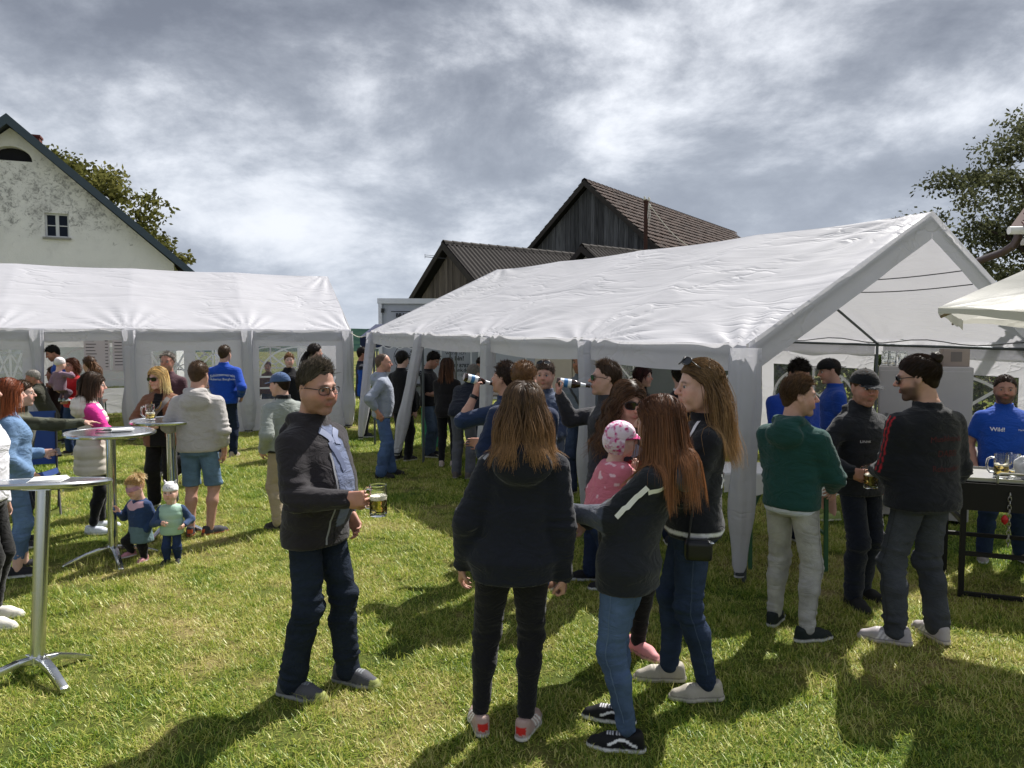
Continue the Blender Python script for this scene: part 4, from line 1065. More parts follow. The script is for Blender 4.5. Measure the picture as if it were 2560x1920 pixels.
# ================================================================== house on the left
def plaster_mat():
    m, nt, b = principled('old_plaster'); tc = N(nt, 'ShaderNodeTexCoord')
    sp = N(nt, 'ShaderNodeSeparateXYZ'); L(nt, tc, 'Object', sp, 0)
    n1 = N(nt, 'ShaderNodeTexNoise', Scale=.8, Detail=6.0, Roughness=.65, Distortion=.5); L(nt, tc, 'Object', n1, 'Vector')
    n2 = N(nt, 'ShaderNodeTexNoise', Scale=6.5, Detail=8.0, Roughness=.78, Distortion=.8); L(nt, tc, 'Object', n2, 'Vector')
    n4 = N(nt, 'ShaderNodeTexNoise', Scale=2.4, Detail=5.0, Roughness=.6); L(nt, tc, 'Object', n4, 'Vector')
    base = RAMP(nt, n1.outputs[0], [(.3, (.64, .635, .625)), (.5, (.73, .725, .71)), (.7, (.78, .77, .755))])
    band = RAMP(nt, MATH(nt, 'ADD', sp.outputs[2], MATH(nt, 'MULTIPLY', n1.outputs[0], 1.2)), [(.0, (0, 0, 0)), (1.0, (1, 1, 1))])
    zz = sp.outputs[2]
    b1 = MATH(nt, 'MULTIPLY', MATH(nt, 'SMOOTH_MIN', MATH(nt, 'MULTIPLY', MATH(nt, 'SUBTRACT', zz, 4.6), .9, clamp=True), MATH(nt, 'MULTIPLY', MATH(nt, 'SUBTRACT', 8.6, zz), .7, clamp=True), .1), 1.0)
    spk = MATH(nt, 'MULTIPLY', MATH(nt, 'SUBTRACT', MATH(nt, 'ADD', n2.outputs[0], MATH(nt, 'MULTIPLY', MATH(nt, 'MULTIPLY', b1, n4.outputs[0]), .34)), .655), 9.0, clamp=True)
    c = MIXC(nt, MATH(nt, 'MULTIPLY', spk, .68), base, (.085, .085, .085))
    blo = MATH(nt, 'MULTIPLY', MATH(nt, 'MULTIPLY', MATH(nt, 'SUBTRACT', n4.outputs[0], .45), 2.2, clamp=True), b1)
    c = MIXC(nt, MATH(nt, 'MULTIPLY', blo, .6), c, (.27, .265, .26)); nt.links.new(c, b.inputs['Base Color'])
    b.inputs['Roughness'].default_value = .95; bp = N(nt, 'ShaderNodeBump', Strength=.5, Distance=.03); L(nt, n2, 0, bp, 'Height'); L(nt, bp, 0, b, 'Normal'); return m
def house():
    A = at(25, 295, 24.0); t = Vector((.93, .37, 0)).normalized()
    base = Vector((A.x, A.y, gz(A.x, A.y))); ap = A.z - base.z; sl = math.tan(R(41.8)); W = 4.75; OV = .78; D = 14.0
    root = empty('farmhouse', base, math.atan2(t.y, t.x), 'old white plastered farmhouse gable with black mould stains behind the left tent', 'house')
    pl = plaster_mat(); we = ap - .30 - W * sl          # wall height at the corners
    # front wall with an arched loft opening and a window: built from pieces around the holes
    wx0, wx1, wz0, wz1 = .86, 1.56, 5.12, 5.92          # window opening
    ax, az, ar = -.02, 7.55, .60                            # arched opening
    def topz(x): return ap - .30 - abs(x) * sl
    m = MB()
    cols = [-W, -ar + ax, ax + ar, wx0, wx1, W]
    def strip(x0, x1, z0a, z0b, z1a, z1b): m.quad((x0, 0, z0a), (x1, 0, z0b), (x1, 0, z1b), (x0, 0, z1a))
    strip(-W, ax - ar, -.4, -.4, topz(-W), topz(ax - ar))
    strip(ax - ar, ax + ar, -.4, -.4, az, az)
    K = 12
    pa = [(ax - ar * math.cos(math.pi * k / K), az + ar * .78 * math.sin(math.pi * k / K)) for k in range(K + 1)]
    for (x0, z0), (x1, z1) in zip(pa[:-1], pa[1:]): strip(x0, x1, z0, z1, topz(x0), topz(x1))
    strip(ax + ar, wx0, -.4, -.4, topz(ax + ar), topz(wx0))
    strip(wx0, wx1, -.4, -.4, wz0, wz0); strip(wx0, wx1, wz1, wz1, topz(wx0), topz(wx1)); strip(wx1, W, -.4, -.4, topz(wx1), topz(W))
    m.quad((W, 0, -.4), (W, D, -.4), (W, D, we), (W, 0, we)); m.quad((-W, D, -.4), (-W, 0, -.4), (-W, 0, we), (-W, D, we))
    # reveals
    dp = .22
    for (a, b) in (((wx0, wz0), (wx1, wz0)), ((wx1, wz0), (wx1, wz1)), ((wx1, wz1), (wx0, wz1)), ((wx0, wz1), (wx0, wz0))):
        m.quad((a[0], 0, a[1]), (a[0], dp, a[1]), (b[0], dp, b[1]), (b[0], 0, b[1]))
    for (a, b) in zip(pa[:-1], pa[1:]): m.quad((a[0], 0, a[1]), (b[0], 0, b[1]), (b[0], .3, b[1]), (a[0], .3, a[1]))
    m.quad((ax - ar, 0, az), (ax - ar, .3, az), (ax + ar, .3, az), (ax + ar, 0, az))
    m.build('wall', pl, root)
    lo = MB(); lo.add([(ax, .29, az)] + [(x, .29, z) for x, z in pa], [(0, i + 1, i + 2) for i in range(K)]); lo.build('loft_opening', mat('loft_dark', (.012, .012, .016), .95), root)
    # roof
    dk = mat('roof_trim', '#3d4a55', .7, var=.1); rf = mat('roof_sheet', '#3b4148', .75, var=.2)
    e = W + OV
    r = MB()
    for sg in (1, -1):
        r.slab([(0, -.42, ap), (sg * e, -.42, ap - e * sl), (sg * e, D + .4, ap - e * sl), (0, D + .4, ap)][::sg], .16)
    roof = r.build('roof', rf, root)
    f = MB()
    for sg in (1, -1):
        f.slab([(0, -.46, ap + .03), (sg * (e + .02), -.46, ap + .03 - (e + .02) * sl), (sg * (e + .02), -.46, ap - .30 - (e + .02) * sl + .04), (0, -.46, ap - .30)][::-sg], .035)
    f.build('verge_board', dk, roof)
    g = MB().tube([(e + .05, -.4, ap - e * sl - .1), (e + .05, D, ap - e * sl - .1)], .07, 8).build('gutter', dk, roof)
    rb = MB()
    for y in np.arange(.5, D, .8): rb.bar((W, y, we + .02), (e, y, ap - e * sl - .18), .09, .13)
    for y in np.arange(.5, D, .8): pass
    for k, y in enumerate(np.arange(.5, D, .8)): MB().bar((W, y, we + .02), (e, y, ap - e * sl - .2), .09, .12).build('rafter', mat('dark_timber', '#2b2622', .9, var=.3), roof)
    ch = MB().box((.36, 1.6, ap - .62), (.17, .22, .42)).box((.36, 1.6, ap - .165), (.20, .25, .035)).build('chimney', mat('brick_red', '#5a2a24', .9, var=.35, vscale=14), roof)
    # window
    wf = mat('window_paint', '#c4c6c8', .5, var=.1); gl = mat('window_glass', '#0b1626', .25, spec=.15, var=.05)
    wn = MB(); y = .12; fw = .055
    wn.box(((wx0 + wx1) / 2, y, wz1 - fw / 2), ((wx1 - wx0) / 2, .03, fw / 2)).box(((wx0 + wx1) / 2, y, wz0 + fw / 2), ((wx1 - wx0) / 2, .03, fw / 2))
    for x in (wx0 + fw / 2, wx1 - fw / 2): wn.box((x, y, (wz0 + wz1) / 2), (fw / 2, .03, (wz1 - wz0) / 2 - fw - .001))
    wn.box(((wx0 + wx1) / 2, y - .004, (wz0 + wz1) / 2), (.05, .028, (wz1 - wz0) / 2 - fw - .001))
    w = wn.build('window', wf, root)
    xm = (wx0 + wx1) / 2; zm = (wz0 + wz1) / 2
    for x0, x1 in ((wx0 + fw, xm - .05), (xm + .05, wx1 - fw)):
        MB().box(((x0 + x1) / 2, y, zm), ((x1 - x0) / 2 - .001, .018, .014)).build('glazing_bar', wf, w)
        for z0, z1 in ((wz0 + fw, zm - .014), (zm + .014, wz1 - fw)): MB().box(((x0 + x1) / 2, y + .012, (z0 + z1) / 2), ((x1 - x0) / 2 - .002, .004, (z1 - z0) / 2 - .002)).build('pane', gl, w)
    MB().box((xm, -.03, wz0 - .035), ((wx1 - wx0) / 2 + .06, .06, .033)).build('sill', mat('sill_stone', '#8c8b86', .9), w)
house()

# ================================================================== barns
def wood_mat(name, base, warm):
    m, nt, b = principled(name); tc = N(nt, 'ShaderNodeTexCoord'); mp = N(nt, 'ShaderNodeMapping'); mp.inputs['Scale'].default_value = (9, 9, .55)
    g = N(nt, 'ShaderNodeNewGeometry'); L(nt, g, 'Position', mp, 0)
    n1 = N(nt, 'ShaderNodeTexNoise', Scale=2.2, Detail=7.0, Roughness=.65); L(nt, mp, 0, n1, 'Vector')
    oi = N(nt, 'ShaderNodeObjectInfo')
    f = MATH(nt, 'ADD', MATH(nt, 'MULTIPLY', n1.outputs[0], .75), MATH(nt, 'MULTIPLY', oi.outputs['Random'], .25))
    nt.links.new(RAMP(nt, f, [(.25, tuple(x * .35 for x in base)), (.5, base), (.66, tuple(x * 1.8 for x in base)), (.8, warm)]), b.inputs['Base Color'])
    b.inputs['Roughness'].default_value = .9; b.inputs['Specular IOR Level'].default_value = .2
    bp = N(nt, 'ShaderNodeBump', Strength=.5, Distance=.02); L(nt, n1, 0, bp, 'Height'); L(nt, bp, 0, b, 'Normal'); return m
def tile_mat():
    m, nt, b = principled('old_tiles'); tc = N(nt, 'ShaderNodeNewGeometry')
    n1 = N(nt, 'ShaderNodeTexNoise', Scale=2.6, Detail=6.0, Roughness=.75); L(nt, tc, 'Position', n1, 'Vector')
    nt.links.new(RAMP(nt, n1.outputs[0], [(.3, (.020, .014, .013)), (.48, (.042, .027, .023)), (.6, (.066, .040, .032)), (.75, (.095, .072, .062))]), b.inputs['Base Color'])
    b.inputs['Roughness'].default_value = .92; b.inputs['Specular IOR Level'].default_value = .2; return m
def barn(name, label, A, rd, sl, hw, Ln, plank, roof_kind, pw=.2, wallmat=None, ov=.3):
    """A apex of the near gable, rd ridge direction"""
    rd = Vector(rd).normalized(); gd = Vector((rd.y, -rd.x, 0)); sl = math.tan(R(sl))
    base = Vector((A.x, A.y, gz(A.x, A.y))); ap = A.z - base.z
    root = empty(name, base, math.atan2(gd.y, gd.x), label, 'barn')      # local x along the gable, y along the ridge
    random.seed(len(label)); x = -hw; top = lambda v: ap - .22 - abs(v) * sl
    if wallmat is None:
        while x < hw - .01:
            w = min(pw * random.uniform(.8, 1.25), hw - x); x1 = x + w - .012; pr = random.uniform(0, .018)
            zb = -.2 + random.uniform(-.05, .05)
            m = MB(); P = [(x, -pr, zb), (x1, -pr, zb), (x1, -pr, top(x1)), (x, -pr, top(x))]
            if x < 0 < x1: P.insert(3, (0, -pr, top(0)))
            m.slab(P, .03).build('plank', plank, root); x += w
        MB().slab([(-hw, .05, -.2), (hw, .05, -.2), (hw, .05, top(hw) - .04), (0, .05, top(0) - .04), (-hw, .05, top(-hw) - .04)], .05).build('backing', mat('barn_dark', (.012, .011, .010), 1.0), root)
    else:
        MB().slab([(-hw, 0, -.2), (hw, 0, -.2), (hw, 0, top(hw)), (0, 0, top(0)), (-hw, 0, top(-hw))], .2).build('wall', wallmat, root)
    MB().box((hw - .1, Ln / 2 + .2, top(hw) / 2), (.08, Ln / 2 - .2, top(hw) / 2 + .1)).box((-hw + .1, Ln / 2 + .2, top(hw) / 2), (.08, Ln / 2 - .2, top(hw) / 2 + .1)).build('side_wall', plank, root)
    e = hw + .35; s_len = math.hypot(e, e * sl)
    for sg in (1, -1):
        if roof_kind == 'tile':
            # courses of overlapping tiles, each tile a small curved plate
            tw, tl = .24, .34; nr = int(s_len / .32); nc = int((Ln + ov) / tw)
            V = []; F = []
            cx = math.cos(math.atan(sl)); sx = math.sin(math.atan(sl)); rng = np.random.default_rng(3)
            for r_ in range(nr):
                d0 = r_ * .32; d1 = d0 + tl
                for c in range(nc):
                    y0 = -ov + c * tw; j = rng.normal(0, .006)
                    b0 = len(V)
                    for dd, lift in ((d0, .012), (d1, .055)):
                        for q, yy in enumerate((y0, y0 + tw * .5, y0 + tw)):
                            up = lift + (.028 if q == 1 else 0) + j
                            V.append((sg * (dd * cx + up * sx), yy, ap - dd * sx + up * cx + .02))
                    F += [(b0, b0 + 1, b0 + 4, b0 + 3), (b0 + 1, b0 + 2, b0 + 5, b0 + 4)]
                    V.append((sg * (d1 * cx), y0, ap - d1 * sx + .02)); V.append((sg * (d1 * cx), y0 + tw, ap - d1 * sx + .02)); F.append((b0 + 3, b0 + 5, b0 + 7, b0 + 6))
            o = link('roof_tiles', np_mesh('roof_tiles', V, F, smooth=False), tile_mat(), root); o['kind'] = 'stuff'
        else:
            n = int((Ln + ov) / .03); ys = -ov + np.arange(n + 1) * .03; zz = .035 * np.sin(ys * 2 * math.pi / .177)
            rng = np.random.default_rng(4); V = []; rows = 6
            for k in range(rows + 1):
                dd = s_len * k / rows; V.append(np.stack([np.full(n + 1, sg * e * k / rows), ys, ap + .05 - e * sl * k / rows + zz], 1))
            V = np.stack(V); idx = np.arange(V.shape[0] * V.shape[1]).reshape(V.shape[:2])
            F = np.stack([idx[:-1, :-1], idx[:-1, 1:], idx[1:, 1:], idx[1:, :-1]], -1).reshape(-1, 4)
            link('corrugated_sheet', np_mesh('corrugated_sheet', V.reshape(-1, 3), F), roof_kind, root)
        bd = MB().slab([(0, -ov - .03, ap + .04), (sg * e, -ov - .03, ap + .04 - e * sl), (sg * e, -ov - .03, ap - .2 - e * sl), (0, -ov - .03, ap - .2)][::-sg], .04)
        bd.build('barge_board', mat('barge_timber', '#34302e', .95, var=.4, vscale=5), root)
        MB().slab([(0, -ov + .02, ap - .035), (sg * e, -ov + .02, ap - .035 - e * sl), (sg * e, Ln, ap - .035 - e * sl), (0, Ln, ap - .035)][::sg], .03).build('roof_deck', mat('barn_dark', (.012, .011, .010), 1.0), root)
    # ridge capping
    k = 0; y = -ov
    rt = tile_mat() if roof_kind == 'tile' else roof_kind
    cap = MB()
    step = .36
    pr = [(-.15, -.09), (-.11, .01), (0, .07), (.11, .01), (.15, -.09)]
    while y < Ln:
        b0 = cap.n; V = [(px, y, ap + .05 + pz) for px, pz in pr] + [(px * .9, y + step + .04, ap + .035 + pz * .9) for px, pz in pr]
        c = MB().add(V, [(i, i + 1, i + 6, i + 5) for i in range(4)]); c.build('ridge_tile', rt, root); y += step
    return root
PLK = wood_mat('barn_boards', (.070, .072, .078), (.19, .18, .17)); PLK2 = wood_mat('shed_boards', (.10, .085, .075), (.24, .19, .15))
CORR = mat('fibre_cement', '#312d2b', .95, var=.45, vscale=1.6)
barn('barn', 'tall dark weathered timber barn with red-brown tiled roof', at(1470, 455, 30), (.596, .803, 0), 42, 6.0, 17.0, PLK, 'tile', .21)
barn('barn', 'low grey-brown board shed with corrugated roof beside the tall barn', at(1127, 610, 24), (.81, .59, 0), 36, 3.4, 6.0, PLK2, CORR, .17)
barn('shed', 'small white walled shed with corrugated roof in front of the tall barn', at(1470, 618, 26), (.81, .59, 0), 36, 1.9, 5.0, PLK2, CORR, .17, wallmat=mat('lime_wash', '#c9c6be', .9, var=.15))
def roof_mast():
    b = at(1613, 700, 26.4); t = at(1617, 505, 26.4); g = Vector((b.x, b.y, gz(b.x, b.y)))
    root = empty('power_mast', g, 0, 'rusty brown power mast with white insulators in front of the barn roof', 'mast')
    h = t.z - g.z
    MB().tube([(0, 0, 0), (0, 0, h)], .075, 10).build('pole', mat('rust', '#3c221b', .8, var=.4), root)
    MB().lathe([(.1, h - .02), (.1, h + .03), (.05, h + .1)], 10).build('cap', mat('rust', '#3c221b', .8), root)
    w = mat('porcelain', '#d6d4cc', .3)
    for dx, dy, z in ((.09, -.09, h + .02), (-.07, -.1, h + .05), (.12, -.06, h - .22)): MB().lathe([(.02, 0), (.05, .02), (.05, .06), (.03, .08), (.045, .1), (.02, .14)], 8, (dx, dy, z)).build('insulator', w, root)
    a = Vector((.1, -.1, h - .1)); e = at(1745, 628, 27.5) - g
    MB().tube([a + (e - a) * k / 10 - Vector((0, 0, .25 * math.sin(math.pi * k / 10))) for k in range(11)], .012, 5).build('wire', w, root)
    MB().tube([(.1, -.1, h - .05), (.13, -.12, h - .5), (.09, -.1, h - .9), (.05, -.1, h - .5), (.09, -.1, h - .06)], .012, 5).build('wire_loop', w, root)
roof_mast()
def antenna():
    a = at(1135, 640, 24.2); root = empty('antenna', (a.x, a.y, a.z - .1), 0, 'thin rod aerial sticking out from the shed gable', 'antenna')
    M = mat('aerial', '#4a4d52', .4, .8); d = Vector((-1.0, -.15, .06))
    MB().tube([(0, 0, 0), d * .95], .012, 5).build('boom', M, root)
    for k in (0, .06): MB().tube([d * .45 + Vector((0, 0, k)), d * .95 + Vector((0, 0, k))], .008, 5).build('rod', M, root)
    MB().tube([d * .95 - Vector((0, .0, .05)), d * .95 + Vector((0, 0, .09))], .008, 5).build('rod', M, root)
antenna()

# ================================================================== trees
def leaf_mat(name, c0, c1, c2):
    m = bpy.data.materials.new(name); m.use_nodes = True; nt = m.node_tree; nt.nodes.clear(); out = N(nt, 'ShaderNodeOutputMaterial')
    a = N(nt, 'ShaderNodeAttribute'); a.attribute_name = 'Col'; sp = N(nt, 'ShaderNodeSeparateColor'); L(nt, a, 0, sp, 0)
    c = RAMP(nt, sp.outputs[0], [(0, c0), (.5, c1), (1, c2)], 'LINEAR')
    d = N(nt, 'ShaderNodeBsdfDiffuse'); t = N(nt, 'ShaderNodeBsdfTranslucent'); nt.links.new(c, d.inputs[0]); nt.links.new(c, t.inputs[0])
    mx = N(nt, 'ShaderNodeMixShader'); mx.inputs[0].default_value = .35; L(nt, d, 0, mx, 1); L(nt, t, 0, mx, 2); L(nt, mx, 0, out, 0); return m
BARK = mat('bark', '#3a3028', .95, var=.4, bump=.6, bscale=14)
def tree(name, label, foot, h, cr, seed, lm, leaf=.16, dens=1.0, cz=.62, flat=.85, trunk=.3):
    rng = random.Random(seed); root = empty(name, foot, 0, label, 'tree')
    tips = []; wood = MB()
    cen = Vector((0, 0, h - cr * flat)); 
    def grow(p, d, ln, r, lvl):
        n = 4; pts = [p]; dd = d.copy()
        for k in range(n):
            dd = (dd + Vector((rng.gauss(0, .16), rng.gauss(0, .16), rng.gauss(.05, .1)))).normalized(); pts.append(pts[-1] + dd * ln / n)
        wood.tube(pts, [r * (1 - .45 * k / n) for k in range(n + 1)], 6 if lvl < 2 else 4, False)
        if lvl >= 3: tips.append((pts[-1], dd)); tips.append((pts[2], dd)); return
        for k in range(4 if lvl == 0 else 4):
            t = rng.uniform(.45, 1.0) if lvl else rng.uniform(.75, 1.0); q = pts[min(int(t * n), n)]
            a = rng.uniform(0, 6.283); el = rng.uniform(.1, .9)
            nd = (dd * .6 + Vector((math.cos(a), math.sin(a), el * .7))).normalized()
            grow(q, nd, ln * (rng.uniform(.62, .85) if lvl else cr * .75 / max(ln, .1)), r * .58, lvl + 1)
    grow(Vector((0, 0, -.2)), Vector((0, 0, 1)), max(h - 2.0 * cr * flat, h * .3) + .4, trunk, 0)
    wood.build('trunk', BARK, root, smooth=True)
    r2 = np.random.default_rng(seed); cl = []
    for p, d in tips: cl.append(p)
    n_extra = int(46 * dens)                      # clumps that fill the crown unevenly
    while n_extra:
        q = Vector((rng.gauss(0, 1), rng.gauss(0, 1), rng.gauss(0, 1))); q = q.normalized() * rng.uniform(.5, 1.0) ** .6 * cr; q.z *= flat
        if vnoise(np.array([[q.x * .6 / cr * 2 + seed, q.y * 1.2 / cr, q.z * 1.2 / cr]]))[0] > -.35: cl.append(cen + q); n_extra -= 1
    V = []; C = []
    for c in cl:
        m = int(r2.integers(34, 70) * dens); rad = r2.uniform(.18, .42) * cr * .55
        p = r2.normal(0, 1, (m, 3)); p /= np.linalg.norm(p, axis=1, keepdims=True); p *= (rad * r2.random(m) ** .45)[:, None]; p[:, 2] *= .62
        p += V3(c); L_ = leaf * (.6 + .8 * r2.random(m)); a = r2.normal(0, 1, (m, 3)); a[:, 2] -= .5; a /= np.linalg.norm(a, axis=1, keepdims=True)
        b = np.cross(a, r2.normal(0, 1, (m, 3))); b /= np.linalg.norm(b, axis=1, keepdims=True) + 1e-9
        q = np.stack([p, p + a * (L_ * .5)[:, None] + b * (L_ * .27)[:, None], p + a * L_[:, None], p + a * (L_ * .5)[:, None] - b * (L_ * .27)[:, None]], 1)
        V.append(q.reshape(-1, 3)); t = np.clip(r2.normal(.5, .22, (m, 1)) + r2.normal(0, .15), 0, 1); C.append(np.repeat(t, 4, 0))
    V = np.concatenate(V); C = np.repeat(np.concatenate(C), 3, 1); F = np.arange(len(V)).reshape(-1, 4)
    o = link('crown', np_mesh('crown', V, F, C, smooth=False), lm, root); return root
LMA = leaf_mat('leaf_bronze', (.07, .07, .022), (.12, .125, .035), (.20, .19, .06)); LMB = leaf_mat('leaf_dark', (.05, .055, .035), (.08, .09, .045), (.15, .155, .08)); LMH = leaf_mat('leaf_hedge', (.018, .03, .012), (.03, .05, .018), (.06, .085, .03))
p = on_ground(185, 34); tree('walnut_tree', 'bronze-green tree rising behind the white farmhouse roof', p, at(150, 372, 34).z - p.z, 5.0, 11, LMA, .24, 2.6, flat=.95)
p = on_ground(2640, 26); tree('walnut_tree', 'dark sparse leafed tree standing behind the right tent', p, at(2540, 225, 26).z - p.z, 4.7, 23, LMB, .16, 3.7, flat=1.05)
def backdrop_shrubs():
    """shrubs added behind the right tent so its windows look onto something dark"""
    for k, (x, y, r, h) in enumerate(((6.2, 15.2, 1.5, 2.1), (8.8, 14.4, 1.6, 2.2), (11.4, 13.6, 1.5, 2.0), (4.2, 17.5, 1.4, 1.9), (13.8, 12.6, 1.6, 2.1))):
        root = empty('shrub', (x, y, gz(x, y)), 0, 'dark green dense shrub added to darken the view through the right tent windows', 'shrub', 'shrubs behind the right tent')
        rng = np.random.default_rng(k); m = 2600; p = rng.normal(0, 1, (m, 3)); p /= np.linalg.norm(p, axis=1, keepdims=True)
        p = p * (rng.random(m) ** .3)[:, None] * V3((r, r * .8, h / 2)) * (1 + .2 * fbm(p * 2 + k, 2))[:, None] + V3((0, 0, h / 2 + .05))
        a = rng.normal(0, 1, (m, 3)); a /= np.linalg.norm(a, axis=1, keepdims=True); b = np.cross(a, rng.normal(0, 1, (m, 3))); b /= np.linalg.norm(b, axis=1, keepdims=True)
        q = np.stack([p, p + a * .07 + b * .05, p + a * .15, p + a * .07 - b * .05], 1).reshape(-1, 3)
        link('foliage', np_mesh('foliage', q, np.arange(4 * m).reshape(-1, 4), np.repeat(rng.random((m, 1)), 4, 0).repeat(3, 1), smooth=False), LMH, root)
        MB().tube([(0, 0, -.1), (.03, 0, .5), (0, .02, h * .6)], [.07, .05, .03], 6).build('stem', BARK, root)
backdrop_shrubs()  # added planting that keeps the view through the tent windows dark
# ================================================================== party tents
def cloth_mat(name, col, tr=.35, bump=.5, ang=0.0):
    m = bpy.data.materials.new(name); m.use_nodes = True; nt = m.node_tree; nt.nodes.clear(); out = N(nt, 'ShaderNodeOutputMaterial')
    g = N(nt, 'ShaderNodeNewGeometry')
    n1 = N(nt, 'ShaderNodeTexNoise', Scale=1.6, Detail=5.0, Roughness=.6); L(nt, g, 'Position', n1, 'Vector')
    c = MIXC(nt, 1.0, (*col, 1), MATH(nt, 'MULTIPLY_ADD', n1.outputs[0], .16, .92), 'MULTIPLY')
    m0 = N(nt, 'ShaderNodeMapping'); m0.inputs['Rotation'].default_value = (0, 0, -ang); L(nt, g, 'Position', m0, 0)
    mp = N(nt, 'ShaderNodeMapping'); mp.inputs['Scale'].default_value = (.42, 1.5, 1.5); mp.inputs['Rotation'].default_value = (0, 0, .25); L(nt, m0, 0, mp, 0)
    n2 = N(nt, 'ShaderNodeTexNoise', Scale=2.4, Detail=3.0, Roughness=.5, Distortion=.5); L(nt, mp, 0, n2, 'Vector')
    n3 = N(nt, 'ShaderNodeTexNoise', Scale=90.0, Detail=2.0); L(nt, g, 'Position', n3, 'Vector')
    r1 = MATH(nt, 'ABSOLUTE', MATH(nt, 'SUBTRACT', n2.outputs[0], .5)); n5 = N(nt, 'ShaderNodeTexNoise', Scale=.9, Detail=2.0); L(nt, g, 'Position', n5, 'Vector')
    cr = MATH(nt, 'MULTIPLY', MATH(nt, 'SUBTRACT', 1.0, MATH(nt, 'MULTIPLY', r1, 22.0), clamp=True), MATH(nt, 'MULTIPLY', MATH(nt, 'SUBTRACT', n5.outputs[0], .42), 5.0, clamp=True))
    r2 = MATH(nt, 'SUBTRACT', MATH(nt, 'MULTIPLY', r1, .6), MATH(nt, 'MULTIPLY', cr, .22))
    bp = N(nt, 'ShaderNodeBump', Strength=bump, Distance=.06); nt.links.new(MATH(nt, 'ADD', MATH(nt, 'MULTIPLY', r2, 1.2), MATH(nt, 'MULTIPLY', n3.outputs[0], .02)), bp.inputs['Height'])
    b = N(nt, 'ShaderNodeBsdfPrincipled'); nt.links.new(c, b.inputs['Base Color']); b.inputs['Roughness'].default_value = .5; b.inputs['Specular IOR Level'].default_value = .3; L(nt, bp, 0, b, 'Normal')
    t = N(nt, 'ShaderNodeBsdfTranslucent'); nt.links.new(c, t.inputs[0]); L(nt, bp, 0, t, 'Normal')
    mx = N(nt, 'ShaderNodeMixShader'); mx.inputs[0].default_value = tr; L(nt, b, 0, mx, 1); L(nt, t, 0, mx, 2); L(nt, mx, 0, out, 0); return m
TCL = cloth_mat('tent_sheet', (.60, .60, .645), .30, .45, R(25.5)); TCR = cloth_mat('tent_sheet_creased', (.58, .58, .62), .30, .42, R(121.6)); VCL = cloth_mat('valance_sheet', (.66, .66, .70), .48, .4); WCL = cloth_mat('wall_sheet', (.66, .66, .70), .36, .4)
STEEL = mat('tent_steel', '#5e6468', .45, .6, var=.1); BARW = mat('window_bar', '#e2e2e6', .6, var=.04)
def pane_mat():
    m = bpy.data.materials.new('clear_pvc'); m.use_nodes = True; nt = m.node_tree; nt.nodes.clear(); o = N(nt, 'ShaderNodeOutputMaterial')
    t = N(nt, 'ShaderNodeBsdfTransparent'); t.inputs[0].default_value = (.86, .88, .90, 1); g = N(nt, 'ShaderNodeBsdfGlossy', Roughness=.08)
    d = N(nt, 'ShaderNodeBsdfDiffuse'); d.inputs[0].default_value = (.6, .62, .66, 1)
    gm = N(nt, 'ShaderNodeNewGeometry'); n2 = N(nt, 'ShaderNodeTexNoise', Scale=7.0, Detail=3.0); L(nt, gm, 'Position', n2, 'Vector'); bp = N(nt, 'ShaderNodeBump', Strength=.25, Distance=.03); L(nt, n2, 0, bp, 'Height'); L(nt, bp, 0, g, 'Normal')
    m1 = N(nt, 'ShaderNodeMixShader'); m1.inputs[0].default_value = .12; L(nt, t, 0, m1, 1); L(nt, g, 0, m1, 2)
    m2 = N(nt, 'ShaderNodeMixShader'); m2.inputs[0].default_value = .10; L(nt, m1, 0, m2, 1); L(nt, d, 0, m2, 2); L(nt, m2, 0, o, 0); return m
PANE = pane_mat()
def grid_cloth(name, mt, parent, fn, nu, nv, loc=Vector((0, 0, 0))):
    U, Vv = np.meshgrid(np.linspace(0, 1, nu + 1), np.linspace(0, 1, nv + 1), indexing='ij')
    P = fn(U.ravel(), Vv.ravel()) - V3(loc)
    idx = np.arange((nu + 1) * (nv + 1)).reshape(nu + 1, nv + 1)
    F = np.stack([idx[:-1, :-1], idx[1:, :-1], idx[1:, 1:], idx[:-1, 1:]], -1).reshape(-1, 4)
    return link(name, np_mesh(name, P, F), mt, parent)
def lerp3(a, b, t): return V3(a) + (V3(b) - V3(a)) * t[:, None]
